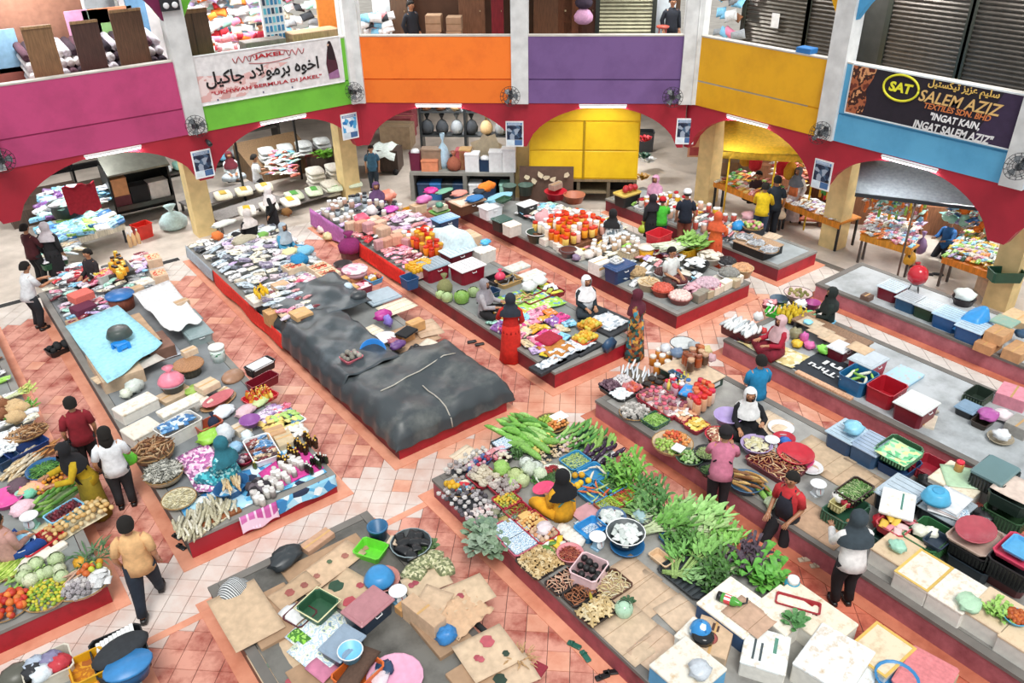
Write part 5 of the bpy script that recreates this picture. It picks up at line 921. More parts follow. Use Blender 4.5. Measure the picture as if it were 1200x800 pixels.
t=thing('bucket','white paint bucket with green lettering at the aisle edge','bucket',loc(255,414,PT,.45));ob('bucket_body',G().lathe([(.17,0),(.2,.4)],16),col('#dfeee8'),t);ob('lid',G().lathe([(.215,.4),(.215,.45),(.19,.46)],16),col('#eef3ec'),t);ob('label_band',G().lathe([(.192,.22),(.198,.3)],16,close=False),Mpat('band',['#e8f2ec','#2f8a5a','#e8f2ec','#dfeee8'],16,'vor'),t)
b=basin(202,452,'dark grey basin holding a pink plastic bag','#4a5560',.33,.24,rim='grey',z=PT+.1);tag(ob('plastic_bag',lib('bagtie'),col('#f08aa0','p'),None,b[0].location+K*Vector((0,0,.1)),0,(.55,.5,.45)),'crumpled pink plastic bag in the dark grey basin','bag');carton(205,462,'flat carton under the dark grey basin',.8,.5,.1,PT,14)
b=basin(256,468,'red oval platter on stacked plates behind the printed bag','#c46a70',.46,.1,PT+.06,sy=.5,rot=20);basin(256,471,'brown oval tray under the red platter','#b08a60',.52,.06,sy=.55,rot=20);carton(243,452,'tan carton standing on the red oval platter',.5,.42,.16,PT+.18,14,'#e6c89a')
t=thing('tray','brown oval lid leaning behind the dark crate','lid',loc(272,440,PT,.2),(radians(20),0,.3));ob('lid',G().lathe([(.3,.06),(.33,.08),(.3,.14),(.001,.16)],16,sy=.7),col('#b0866a'),t);carton(262,458,'small beige carton right of the tan one',.26,.22,.1,PT,20,'beige')
t=foam(232,470,'white foam tray with a corner post below the tan carton',.5,.62,.12,PT,12)
cl=cloth('light blue plastic sheet spread over the cartons',[(1.62,17.6),(1.72,14.7),(3.0,15.6),(2.75,17.9)],'#9fdcec',PT+.3,bow=.03)
for i,(u,v,w,d,c)in enumerate(((2.05,15.6,.75,1.3,'#d8b487'),(2.1,16.9,.7,1.2,'#cfa878'),(2.75,16.6,.6,1.6,'#c79c6a'),(2.95,15.9,.5,.8,'#8a5a42'))):
 t=thing('carton',['tan carton under the front of the light blue sheet','tan carton under the back of the light blue sheet','tan carton under the right of the light blue sheet','dark brown carton beside the light blue sheet'][i],'box',(u,v,PT));ob('body',G().bbox(-w/2,w/2,-d/2,d/2,0,.26,.01),col(c,'k'),t);ob('flap',G().box(-w/2,w/2,-d/2,0,.26,.268),col(c,'k'),t)
sheet(128,440,'torn beige cardboard flap before the light blue sheet',.8,.35,PT+.22,14,'#e0c090',tilt=.1);sheet(195,408,'pale grey plastic sheet beside the light blue sheet',.5,1.2,PT+.02,0,'#c9cfd8','plastic_sheet','sheet',kind='p',fold=False);sheet(172,425,'grey beige paper over the brown carton',.8,.45,PT+.28,14,'#cfc6b8','paper_sheet','paper',fold=False)
t=thing('basin','dark grey basin upside down on the blue stool','basin',loc(139,389,PT+.62,.2));ob('bowl',G().lathe([(.33,0),(.34,.03),(.27,.2),(.24,.22),(.001,.22)],18),col('#45504c'),t);ob('rim',G().tube([(.33*cos(a*pi/9),.33*sin(a*pi/9),.015)for a in range(19)],.014,5),col('#556059'),t)
t=thing('stool','bright blue plastic stool on the light blue sheet','stool',loc(142,406,PT+.34,.3),.3);ob('seat',G().bbox(-.17,.17,-.17,.17,.25,.28,.01),col('#1f8be0'),t)
for x in(-.14,.14):
 for y in(-.14,.14):ob('leg',cached(('stl',),lambda:G().box(-.045,.045,-.04,.04,0,.26,0,.008)),col('#1f8be0'),t,(x,y,0))
ob('skirt',G().box(-.16,.16,-.165,-.15,.14,.25),col('#2a94e8'),t)
cloth('white cloth draped over the grey box at the right aisle',[(3.15,18.2),(3.25,15.9),(3.95,16.0),(4.02,18.4)],'#f0f3f3',PT+.3,bow=.05,n=12)
lidbox(231,391,'grey plastic box under the white cloth','#9fb0b0','#8fa3a5',.7,.9,.3,PT,0,lines=False);lidbox(222,375,'second grey plastic box hidden under the white cloth','#9fb0b0','#8fa3a5',.6,.8,.3,PT,0,lines=False);carton(213,355,'small brown carton lying on the white cloth',.4,.26,.16,PT+.35,10,'#d9b48a')
for px,py,lab,c,lc,z in((98,362,'purple cloth bundle under the red one','#6b2f4a',None,PT+.16),(95,347,'salmon red cloth bundle on the purple one','#e8766a',None,PT+.36)):o=ob('cloth_bundle',lib('cube'),col(c,'c'),None,loc(px,py,z,.2),rz(15),(.62,.5,.28));tag(o,lab,'cloth')
carton(98,376,'crumpled brown carton under the cloth bundles',.8,.6,.16,PT,15,'#c9a57a')
t=thing('basket','brown basket with a blue lid beside the cloth bundles','basket',loc(142,352,PT,.5),rz(12));ob('basket_body',G().lathe([(.34,0),(.38,.42)],14),col('#8a4a35','w'),t);ob('lid',G().lathe([(.42,.42),(.42,.47),(.001,.5)],16),col('#2f74b8'),t)
b=tub(122,324,'white crate of yellow and red packets on the rear left stall','#e6e8e4',.6,.6,.3,PT+.1,15,'crate');goods([b[0].location+K*Vector((x,y,.25))for x,y in((-.24,.24),(-.24,-.24),(.24,-.24),(.24,.24))],6,4,[('brick','packet',(.16,.13,.2),['#f0c92c','#d84a50','#e8e070','#e88a94'],'p')],'the white crate on the rear left stall','packets in the rear white crate',rj=6)
goods(area([(128,318),(142,330),(152,318),(138,298)],PT+.35),7,3,[('jar','jar',(.2,.2,.24),[('#f0b02c','#e8c850'),('#e89a20','#2a1c14')],'p')],'the yellow jars behind the white crate','yellow jars on the rear left stall',cat='jar',rj=5);t=thing('stand','low stand under the yellow jars','stand',loc(140,322,PT,.2));ob('block',G().bbox(-.4,.4,-.5,.5,0,.36,.02),col('#4a4a48','w'),t)
for px,py,lab in((180,305,'orange white printed carton, upper of the two at the aisle edge'),(187,324,'orange white printed carton, lower of the two at the aisle edge')):b=carton(px,py,lab,.46,.62,.28,PT,-6,'#e6bf92');ob('print',Mpat and G().box(-.18,.18,-.2,.2,.281,.284),Mpat('box_print',['#d8603a','#e8c8a0','#c84a34','#efd8b8'],6,'noise'),b[0])
foam(170,332,'cream white book shaped box left of the printed cartons',.5,.42,.2,PT,10);carton(160,340,'open tan carton under the cream white box',.4,.3,.2,PT,10)
MIX=[('pack','packet',(.28,.24,.22),['white','white','silver','lilac','cream','rose','grey','skyblue','#d8c8d8','dark'],'p'),('pack','packet',(.24,.2,.2),['mint','pink','white','maroon','grey'],'c')]
goods(UV(1.8,2.9,17.9,19.1,PT+.05),6,5,MIX,'the second rear heap of the left row','packets in the second rear heap of the left row',hump=.1)
goods(UV(1.75,3.9,19.0,20.4,PT+.02),7,8,MIX,'the rear heap of the left row','packets in the rear heap of the left row',hump=.12,jit=.35)
goods(area([(62,330),(78,345),(112,325),(92,308)],PT+.05),6,4,[('pack','packet',(.32,.28,.24),['skyblue','white','red','silver','maroon','dark'],'p')],'the pile in front of the man in white','packets in front of the man in white',hump=.1)
goods(area([(45,300),(55,315),(100,292),(85,280)],PT+.08),6,4,[('pack','packet',(.34,.28,.24),['beige','cream','tan','mint','silver'],'p')],'the beige rows at the far left end','beige packets at the far left end',hump=.05)
b=tub(63,308,'green tub of white packs before the man in white','#2f5a3f',.85,.5,.2,PT+.06,15);goods([b[0].location+K*Vector((x,y,.18))for x,y in((-.35,.18),(-.35,-.18),(.35,-.18),(.35,.18))],7,3,[('pack','packet',(.2,.2,.2),['#d9d4e0','#efeef4'],'p')],'the green tub','white packs in the green tub')
goods(area([(150,318),(160,325),(180,305),(165,295)],PT+.05),5,4,[('pack','packet',(.26,.22,.22),['lilac','white','rose','maroon','#e8dce8'],'p')],'the lilac heap behind the printed cartons','lilac packets behind the printed cartons',hump=.08)
for i,(px,py)in enumerate(((152,283),(157,281),(162,279))):tag(ob('bottle',lib('bottle'),[col('#d8b080','g'),col('white')],None,loc(px,py,PT,.4),0,(.4,.4,.55)),['left','middle','right'][i]+' of three tan bottles at the rear of the left row','bottle')
b=tub(68,410,'black shallow crate on the red floor beside the plinth','black',.6,.5,.18,.0,14,'crate');heap(b,'ball','black shoe like lump in the crate on the floor','shoe',['#26282a'],6,.16,.02,rnd=False,kind='c')
for i,(px,py)in enumerate(((207,628),(212,640))):t=thing('slipper',['upper','lower'][i]+' black slipper on the floor beside the dried fish stall','slipper',loc(px,py,.014,.06),rz(20));ob('sole',G().bbox(-.05,.05,-.13,.13,0,.035,.015),col('black'),t);ob('strap',G().tube([(-.05,.03,.03),(0,.06,.08),(.05,.03,.03)],.02,5),col('#1a1a1a'),t)
# ================================================================ rows three to five of the north side
NP='batik_'
K=0.77
def drape(name,lab,u0,u1,v0,v1,ztop,zlow,humps,c,over=.22,n=30,seed=1,hang=(1,1,0,0),cat='tarpaulin',ropes=()):
 r=random.Random(seed);ph=[r.uniform(0,6)for _ in range(6)]
 hl,hf,hr,hb=[over if h else 0 for h in hang]
 def f(s,t):
  u=u0-hl+(u1-u0+hl+hr)*s;v=v0-hf+(v1-v0+hf+hb)*t;z=ztop
  for hu,hv,hrad,hh in humps:z+=hh*math.exp(-((u-hu)**2+(v-hv)**2)/hrad**2)
  z+=.022*sin(u*7+v*3+ph[0])+.018*sin(v*9-u*4+ph[1])+.012*sin(u*17+ph[2])*cos(v*15+ph[3])+.012*abs(sin(u*5-v*6+ph[4]))
  for d,h in((u0-u,hl),(v0-v,hf),(u-u1,hr),(v-v1,hb)):
   e=d+.10
   if h and e>0:z-=(z-zlow)*min(1,(e/(h+.10))**.8)*.97
  if hl and u<u0:u=u0-.04-.05*(u0-u)/hl+.02*sin(v*14+ph[5])
  if hf and v<v0:v=v0-.04-.05*(v0-v)/hf+.02*sin(u*14+ph[5])
  if hr and u>u1:u=u1+.04+.05*(u-u1)/hr+.02*sin(v*14)
  return(u,v,z)
 t=thing(name,lab,cat,(0,0,0));ob('sheet',G().sheet(n,n,f,.012),c,t)
 for pts in ropes:ob('rope',G().tube([Vector(f(*p))+Vector((0,0,.015))for p in pts],.012,5),col('#c9c4b8','c'),t)
 return t
TARP=Mdirt('black_tarp','#3f464a','#6b6f6c',1.6,.5,.75,.42,bump=.3);TARP2=Mdirt('black_tarp_b','#3a4348','#59636a',1.8,.5,.75,.38,bump=.3)
drape('tarpaulin','big black dusty tarpaulin over the front of the second row',5.22,7.62,10.22,12.2,.68,.27,[(6.9,11.7,.5,.16),(5.7,11.2,.6,.08),(7.2,10.7,.4,.05),(6.2,10.9,.3,-.08)],TARP,.3,36,2,(1,1,1,0),ropes=[[(.45,a/12)for a in range(0,7)],[(a/10,.55+.02*a)for a in range(2,9)]])
drape('tarpaulin','long black tarpaulin along the left side of the second row',5.22,6.45,12.15,14.9,.72,.2,[(5.9,14.2,.5,.06),(5.7,12.8,.5,-.04)],TARP2,.3,30,5,(1,0,0,0))
drape('tarpaulin','black tarpaulin behind the orange printed carton',5.3,7.2,14.6,16.4,.7,.3,[(6.6,15.5,.5,.12)],TARP2,.2,26,9,(1,0,0,0));tag(ob('bundle',lib('ball'),col('#363c40','p'),None,loc(420,348,.72,.2),0,(.55,.45,.3)),'knotted black plastic bundle on the tarpaulin','bundle')
t=thing('stacked_goods','covered goods filling the space under the tarpaulins','goods',(0,0,0));ob('stack',G().box(5.35,7.5,10.35,12.1,PT,.62),col('#2c2e30','k'),t);ob('stack',G().box(5.35,6.4,12.1,16.3,PT,.64),col('#2c2e30','k'),t)
hangcloth('bright red cloth skirt along the left side of the second row',(5.2,18.9),(5.2,14.85),.1,PT+.08,'#e23224',16,.02);hangcloth('pale grey blue plastic skirt at the far end of the second row',(5.2,20.9),(5.2,18.95),.12,PT+.06,'#aab6c0',10,.015)
for px,py,lab,w,d,h,z,c in((353,370,'orange carton with dark printing on the black tarpaulin',.5,.5,.24,.72,'#e5a94e'),(318,372,'orange yellow carton standing at the end of the red skirt',.3,.4,.4,PT,'#d89a3c'),(336,350,'tan carton, lower of the two behind the orange printed one',.5,.5,.22,PT+.1,'#e0b888'),(330,338,'tan carton, upper of the two behind the orange printed one',.45,.5,.28,PT+.1,'#d9ab78'),(487,381,'orange carton in front of the cream sheets',.45,.3,.26,PT+.1,'#e8a438'),(474,393,'orange carton beside the black and white books',.42,.4,.2,PT+.05,'#e09a38'),(412,340,'orange yellow carton with a white pot inside',.36,.34,.24,PT+.1,'#e8a840'),(402,330,'yellow orange carton behind the white pot',.34,.3,.24,PT+.1,'#e6a234')):
 b=carton(px,py,lab,w,d,h,z,4,c,mark='#7a3a1c' if 'print' in lab else None)
tag(ob('pot',lib('ball'),col('#c8dcea'),None,loc(408,337,PT+.3,.2),0,(.3,.3,.26)),'pale blue white pot on the orange yellow carton','pot')
b=tub(412,420,'pink edged white tray of grey goods on the tarpaulin','#d8707e',.5,.42,.14,.72,6,'tray');heap(b,'ball','grey brown lump in the pink edged tray','food',['#8f8a80','#b0aaa0'],9,.12,.03,rnd=False)
t=basin(437,410,'bright blue round basin tipped beside the pink edged tray','#1f7ed0',.34,.22,.62,'basin')[0];t.rotation_euler=(radians(35),radians(-20),0)
for px,py,lab,c,s_,z in((449,396,'white printed sack with dark letters behind the blue basin','#e9e8ea',(.7,.5,.16),PT+.22),(466,405,'violet plastic bag beside the dark basin','#6f4a8a',(.5,.3,.2),PT+.22),(449,372,'magenta plastic bag with violet folds behind the printed sack','#c23a9a',(.55,.4,.3),PT+.12),(455,380,'violet blue plastic bag hanging below the magenta one','#8a7ad0',(.22,.3,.36),PT+.1),(462,400,'maroon striped packet beside the printed sack','#a85a6a',(.3,.5,.14),PT+.24)):item('ball','plastic_bag',lab,'bag',loc(px,py,z,.15),None,col(c,'p'),10,None,s_)
for i,(px,py,w,d,lab)in enumerate(((430,390,.8,.5,'cream cardboard sheet before the printed sack'),(465,360,1.0,.7,'wide cream cardboard sheet beside the right aisle'),(500,385,.7,.9,'tan cardboard sheet at the right aisle edge'),(470,425,.6,.5,'orange tan cardboard under the dark basin'),(480,395,1.3,1.2,'large flat brown cardboard under the books'))):sheet(px,py,lab,w,d,PT+(.2,.1,.06,.04,.02)[i],(8,3,-10,20,0)[i],('#ecdcb8','#f0e2bc','#dfb58a','#e0a85c','#cfa070')[i])
t=thing('grey_board','large grey blue lid lying behind the cream sheet','lid',loc(446,346,PT+.06,.1));ob('lid',G().bbox(-.5,.5,-.42,.42,0,.05,.02).bbox(-.42,.42,-.34,.34,.04,.07,.01),col('#a9bcc8'),t)
for k in range(5):tag(ob('book',G().bbox(-.26,.26,-.19,.19,0,.055,.01),col(['#26282c','#e8e8e6','#2b2e34','#e3e0dc','#1f2125'][k],'k'),None,loc(476,384,PT+.08+k*.058,.3),rz(8+k*3)),['lowest','second from below','middle','second from top','topmost'][k]+' of the stacked black and white books at the right aisle','book')
b=basin(489,414,'black basin of dark clutter in front of the books','#26282a',.24,.2,PT+.06);heap(b,'ball','black plastic scrap in the black basin','bag',['black'],6,.16,.05,kind='p');sheet(502,403,'round cream paper plate beside the black basin',.4,.4,PT+.08,20,'#ecdcc0','paper_plate','plate',fold=False)
b=tub(424,338,'maroon tub with pink striped packets at the right aisle','#7a1f30',.55,.5,.24,PT+.06,4);heap(b,'pack','pink striped packet in the maroon tub','packet',['#e8a0b0','#d84a6a','#f0dfe2'],8,.2,.04,rnd=False,kind='p');b=tub(438,328,'sky blue tray of small goods at the right aisle','#5fa8d8',.5,.42,.16,PT+.06,4,'tray');heap(b,'ball','small brown nut packet in the sky blue tray','packet',['gold','terracotta','white'],8,.12,.02,rnd=False)
t=thing('round_box','pink flowered round box on an orange carton','box',loc(416,318,PT+.22,.2));ob('drum',G().lathe([(.36,0),(.38,.16)],18),col('#e8b8c4'),t);ob('lid',G().lathe([(.4,.16),(.4,.2),(.001,.22)],18),Mpat('pink_lid',['#f2ccd6','#e59aae','#f4e2e6'],8,'vor'),t);carton(417,326,'orange carton under the pink flowered round box',.6,.45,.22,PT,4,'#e0862c')
for px,py,lab,c in((402,311,'black round dish of dark paste behind the pink box','#33282a'),(396,321,'maroon rimmed round dish left of the pink box','#8a4a58')):b=basin(px,py,lab,c,.3,.14,PT+.2);carton(px,py+6,'low carton under the '+lab[:24].strip(),.5,.4,.2,PT,4,'#d0a070')
for px,py,lab in((345,317,'open carton of orange packets among the batik heaps'),(375,318,'carton of orange fruit prints among the batik heaps'),(385,325,'upright red striped carton beside the orange fruit prints')):b=carton(px,py,lab,.62,.5,.36,PT+.04,4,'#e8cba0');ob('print',G().box(-.25,.25,-.19,.19,.361,.364),Mpat('box_print',['#d8603a'],6,'noise'),b[0])
b=tray(360,330,'round pink tray of white and pink packets by the tarpaulin','#e8607a',.42,PT+.12);heap(b,'pack','pink white packet on the round pink tray','packet',['#f0c8d0','white','#e05a7a','#b88ab0'],22,.2,.08,kind='p');t=thing('stand','box under the round pink tray','stand',onb(b,.12));ob('block',G().bbox(-.3,.3,-.3,.3,0,.12,.01),col('tan','k'),t)
BAT=[('pack','packet',(.28,.24,.24),['white','silver','lilac','cream','grey','#d3cfc4','#b7bcc4','dark','#cfc0d0'],'c'),('brick','folded cloth',(.3,.26,.3),['#8f86a0','#c9c2b0','#e9e6ea','#6f7684','#d8c8cf','white'],'c'),('pack','bag',(.36,.3,.26),['silver','white','#b9c9d4','cream'],'p')]
goods(UV(5.3,7.5,16.5,20.8,PT+.04),17,9,BAT,'the batik stall beside the red skirt','packets of the batik stall',hump=.18,jit=.3,rj=14)
goods(UV(5.32,6.2,14.95,16.5,PT+.3),6,4,BAT+[('pack','packet',(.26,.2,.2),['rose','maroon','pink'],'p')],'the striped heap above the red skirt','packets above the red skirt',rj=10);t=thing('stand','low boxes under the striped heap above the red skirt','stand',(5.75,15.75,PT));ob('block',G().bbox(-.4,.42,-.75,.75,0,.3,.02),col('tan','k'),t)
goods(area([(296,345),(304,352),(316,343),(308,337)],PT+.5),4,3,[('bottle','bottle',(.2,.2,.16),[('yellow','gold'),('#2a2a24','yellow')],'p')],'the white box above the red skirt','yellow capped bottles above the red skirt',cat='bottle');foam(303,350,'white low box of yellow capped bottles above the red skirt',.55,.6,.16,PT+.32,2)
for px,py,lab,c,s_ in((312,268,'white oval lid beside the woman in the pale blue headscarf','#dfeef0',(.7,.4,.12)),(302,288,'smaller white oval lid before the woman in white','#e3f0f0',(.6,.36,.12)),(308,275,'green parcel between the white lids','#7fb85a',(.4,.3,.2)),(255,278,'orange red basket parcel on the batik stall','#e07a3c',(.4,.36,.3)),(351,308,'blue plastic bag bundle on the batik stall','#2f8fc4',(.6,.5,.4)),(358,295,'light blue plastic bundle behind the blue one','#8fd0ec',(.6,.45,.3)),(340,296,'pale yellow parcel beside the light blue bundle','#f0e6b0',(.6,.4,.25)),(336,250,'brown yellow parcel at the far right of the batik stall','#8a6030',(.4,.36,.3)),(286,282,'pile of grey beige folded cloth','#b9b29c',(.9,.5,.26)),(262,262,'white folded sheet heap at the far left of the batik stall','#e2e6de',(.9,.4,.2))):item('ball','bundle',lab,'bundle',loc(px,py,PT+.2,.2),None,col(c,'c'),10,None,s_)
o=ob('plastic_bag',lib('bagtie'),col('#d9b4e0','p'),None,loc(243,258,.0,.6),0,(.8,.6,1.0));tag(o,'lilac plastic bags hanging at the foot of the cream pillar','bag')
NP='gift_'
hangcloth('purple pink cloth skirt at the far end of the third row',(8.73,20.9),(8.73,18.85),.08,PT+.2,'#c878c0',12,.02);hangcloth('bright red cloth skirt in the middle of the third row',(8.73,18.0),(8.73,15.5),.1,PT+.12,'#ea2a1c',10,.02)
R3=[('pack','packet',(.26,.22,.2),['white','white','lilac','silver','rose','cream','grey','dark'],'p'),('jar','jar',(.22,.22,.24),[('#d8c8b8','white'),('#c9a090','white'),('#b8c4cc','dark')],'p')]
goods(UV(8.8,10.8,19.0,20.9,PT+.06),9,9,R3,'the third row above the purple skirt','packets above the purple skirt',hump=.2,jit=.35)
goods(UV(9.7,10.8,17.4,19.0,PT+.12),7,5,[('pack','bag',(.32,.28,.26),['#c9a8cc','#d8b4c8','white','#b08aa8','rose','#e8dce8'],'p')],'the pink patterned heap of the third row','pink patterned bags of the third row',hump=.2)
goods(UV(8.8,9.7,16.9,19.0,PT+.1),8,4,[('carton','box',(.3,.3,.6),['#e8b890','#e89a70','#f0d8c0','rose'],'k'),('pack','packet',(.26,.24,.22),['#e8809a','white','rose','red','pink'],'p')],'the middle of the third row','boxes and packets in the middle of the third row',hump=.1)
goods(UV(8.82,9.5,15.5,17.1,PT+.12),7,4,[('pack','packet',(.26,.22,.2),['rose','#e8a0b4','white','maroon','cream','pink'],'p')],'the heap above the bright red skirt','packets above the bright red skirt',hump=.06)
goods(UV(9.55,10.3,15.9,17.4,PT+.1),7,5,[('jar','jar',(.24,.24,.32),[('#e8861c','#d83a20'),('#f0a82c','#e8c030'),('#d8401c','#c82a1c'),('#e8c89a','white'),('#c87a3c','gold')],'g')],'the orange sauce stand','sauce jars of the orange stand',cat='jar',hump=.16,rj=4)
b=carton(492,318,'pink flowered carton of yellow jars behind the red skirt',.75,.5,.22,PT+.1,3,'#e8b8a8');heap(b,'jar','small yellow jar standing in the pink flowered carton','jar',[('#f0b82c','#e8a820')],24,.18,.0,zz=.22,rnd=False,kind='p',tilt=.05)
for i,(px,py,c,lab,s_)in enumerate(((454,232,'#e8907a','salmon plastic wrapped tub in the third row',(.7,.6,.4)),(458,245,'#d85ac0','magenta lid on an orange box in the third row',(.6,.45,.2)),(424,260,'#e85a78','crimson pink plastic bag in the third row',(.6,.5,.4)),(436,250,'#eeeef0','white cone shaped bag in the third row',(.4,.4,.4)),(505,223,'#e03a9a','bright magenta tub lid at the far right of the third row',(.6,.5,.2)),(497,235,'#d878b8','pink white plastic bundle beside the green tray',(.7,.4,.3)),(515,240,'#5a9a80','dark green bowl beside the cream box',(.3,.3,.2)))):item('ball','bundle',lab,'bundle',loc(px,py,PT+.25,.2),None,col(c,'p'),10,None,s_)
for px,py,w,d,h,lab,c in((476,247,.6,.3,.16,'yellow tray of jars in the third row','gold'),(490,244,.5,.4,.3,'brown carton beside the yellow tray','#b08a60'),(515,248,.7,.5,.1,'light green tray with a cream box on it','#8fc870')):(carton if 'carton' in lab else tub)(px,py,lab,*(()if 'carton' in lab else(c,)),w,d,h,PT,3)
carton(516,243,'cream box on the light green tray',.5,.3,.16,PT+.1,3,'#efe3c4')
for px,py,lab,w,d,h,c,lc,z in((522,262,'dark blue storage box with a light blue lid behind the white cloth',.9,.6,.5,'navy','#7fb4e0',PT),(507,285,'maroon storage box with a cream carton lid',.95,.6,.36,'#7a1c30','#efdfc8',PT),(508,316,'maroon storage box with a dark grey ribbed lid, left of the pair',.85,.75,.5,'#8a1228','#8fa3ae',PT),(548,318,'maroon storage box with a white red printed lid, right of the pair',.95,.75,.5,'#8f1028','#e6e2e4',PT),(535,300,'storage box with a pale blue lid behind the maroon pair',.95,.7,.46,'#6a1426','#cfe2ec',PT)):lidbox(px,py,lab,c,lc,w,d,h,z,2)
tub(480,330,'blue tub under the end of the red skirt','#2f5a8a',.45,.5,.34,PT,2)
drape('cover_cloth','pale blue white cloth draped over boxes in the third row',9.95,10.75,15.55,16.7,.95,.42,[(10.3,16,.3,.08)],col('#cfe4ea','c'),.1,22,4,(1,1,1,1),'cloth');carton(548,283,'box hidden under the pale blue white cloth',.7,.7,.5,PT,0)
foam(567,298,'white foam box with a blue plastic bag on it',.62,.5,.42,PT,2,'#f0f0ea');item('ball','plastic_bag','bright blue plastic bag on the white foam box','bag',loc(569,284,PT+.42,.12),None,col('#4fb4e4','p'),10,None,(.4,.3,.16))
tag(ob('gunny_bag',lib('bagtie'),col('#8a8a5c','c'),None,loc(521,334,PT,.5),0,(.55,.5,.65)),'olive plastic sack of leaves before the maroon boxes','sack')
for px,py,s_,lab in((541,348,.44,'big bright green cabbage in front of the maroon boxes'),(524,348,.34,'pale cabbage left of the big green one'),(555,342,.34,'pale cabbage right of the big green one'),(516,345,.28,'small pale cabbage at the plinth edge')):item('cabbage','cabbage',lab,'cabbage',loc(px,py,PT,s_*.8),s_,col('#8fbf5a' if s_>.4 else '#b5cf92','v'),R.uniform(0,300))
for px,py,w,d,lab in((606,313,.75,.45,'grey flat foam lid beside the aisle in the third row'),(622,323,.85,.5,'pale grey flat foam lid beside the white bags')):foam(px,py,lab,w,d,.08,PT,2,'#cdd4d0')
for i,(px,py,w,d,lab,c)in enumerate(((585,327,.8,.6,'black tray behind the woman in the grey headscarf','black'),(596,330,.8,.5,'wooden framed tray of dark strips','#c9a46a'),(608,352,.9,.5,'wooden tray of yellow brown roots','#8a8a78'),(630,350,.95,.4,'long dark red crate edge beside the green cloth','#8a1c2c'),(645,340,.5,.9,'dark red crate beside the right aisle','#8a1c2c'),(575,345,.5,.4,'navy tub behind the woman in grey','navy'))):b=tub(px,py,lab,c,w,d,.14 if i<5 else .26,PT,2,'tray' if i<5 else 'tub');(heap(b,'root','yellow brown root in the wooden tray','root',['#d8b46a','#e8cf98'],14,.25,.06,rnd=False)if i==2 else heap(b,'pack','green yellow packet in the dark red crate','packet',['#b8c850','#e8d84a','white'],8,.2,.05,rnd=False,kind='p')if i==4 else heap(b,'stick','dark strip in the tray','food',['dark','grey'],8,.3,.02,rnd=False)if i==1 else None)
tag(ob('plastic_bag',lib('bagtie'),col('#e04466','p'),None,loc(586,322,PT+.1,.3),0,(.4,.35,.36)),'crimson plastic bag standing on the black tray','bag')
for px,py,c,lab in((620,337,'#e6ecec','white plastic bag, left of the pair in the dark red crate'),(632,330,'#eef2f0','white plastic bag, right of the pair in the dark red crate')):item('ball','plastic_bag',lab,'bag',loc(px,py,PT+.12,.2),None,col(c,'p'),10,None,(.5,.42,.3))
tag(stuff(ob('greens',lib('chive'),col('#9fc04a','v'),None,loc(598,322,PT,.1),0,.3)),'small green tuft beside the flat foam lids','vegetables')
cloth('lime green floral cloth spread for the sarongs',[(9.6,13.4),(9.6,12.3),(10.75,12.2),(10.8,13.3)],Mpat('lime_floral',['#a9d85a','#8fc848','#dff0b8','#b8e07a','#6f9ac0','#a9d85a'],14,'vor'),PT+.05)
SAR=[('cloth','folded sarong',(.34,.4,.4),['gold','pink','lilac','yellow','purple','mint','orange','skyblue','#d8c8a0','magenta'],'c')]
goods(UV(8.85,9.75,11.0,12.7,PT+.04),6,4,SAR,'the left sarong pile','folded sarongs beside the woman in red',rj=25,hump=.03)
goods(UV(9.8,10.25,11.3,12.4,PT+.06),4,2,SAR,'the middle sarong pile','folded sarongs in the middle',rj=25)
tag(ob('folded_cloth',G().bbox(-.3,.3,-.26,.26,0,.08,.03),col('#a8243c','c'),None,loc(643,396,PT+.12,.08),rz(8)),'crimson square folded cloth on the sarong display','cloth');cloth('orange brown silk cloth before the crimson square',[(8.95,11.1),(8.95,10.5),(9.6,10.6),(9.6,11.3)],'#c9853c',PT+.04,bow=.04)
item('cloth','folded_sarong','yellow folded sarong at the front of the sarong stall','cloth',loc(640,412,PT+.06,.1),.34,col('#e8cf3a','c'),20)
LACE=Mpat('lace',['#e6eaee','#c9d2da','#f2f4f6','#9aa6b0','#dfe6ea'],14,'vor')
for i,(px,py,w,d,lab)in enumerate(((660,412,.75,.5,'white lace cloths spread at the front edge of the sarong stall'),(680,402,.6,.6,'white lace cloths left of the yellow fruit tray'),(712,376,.8,.9,'grey white lace cloths at the right end of the sarong stall'),(643,425,.7,.3,'crumpled white lace cloth on the black tray'))):o=ob('lace_cloth',G().sheet(10,8,lambda a,q:((a-.5)*w,(q-.5)*d,.05+.02*sin(a*18)+.015*cos(q*15)),.03),LACE,None,loc(px,py,PT+.06,.05),rz(5));tag(o,lab,'cloth');t=thing('tray','dark flat tray under the '+lab.split(' at ')[0].split(' left')[0].split(' on ')[0].split(' spread')[0]+' '+['one','two','three','four'][0]*0+['of the front edge','beside the fruit tray','at the right end','crumpled at the corner'][i],'tray',o.location-Vector((0,0,.06)),rz(5));ob('board',G().bbox(-w/2-.03,w/2+.03,-d/2-.03,d/2+.03,0,.07,.01),col('dark','w'),t)
for px,py,lab,c in((691,383,'orange tray of yellow fruit under the seated woman in white scarf','#c9783c'),(685,398,'orange red tray of yellow fruit beside the lace cloths','#d8502c')):b=tub(px,py,lab,c,.6,.5,.12,PT+.02,5,'tray');heap(b,'ball','yellow fruit in the '+lab.split(' of ')[0]+' on the sarong stall','fruit',['#f0c030','#e8a82c','#d8cf4a','#f2d860'],30,.11,.1,rnd=False,name='fruit')
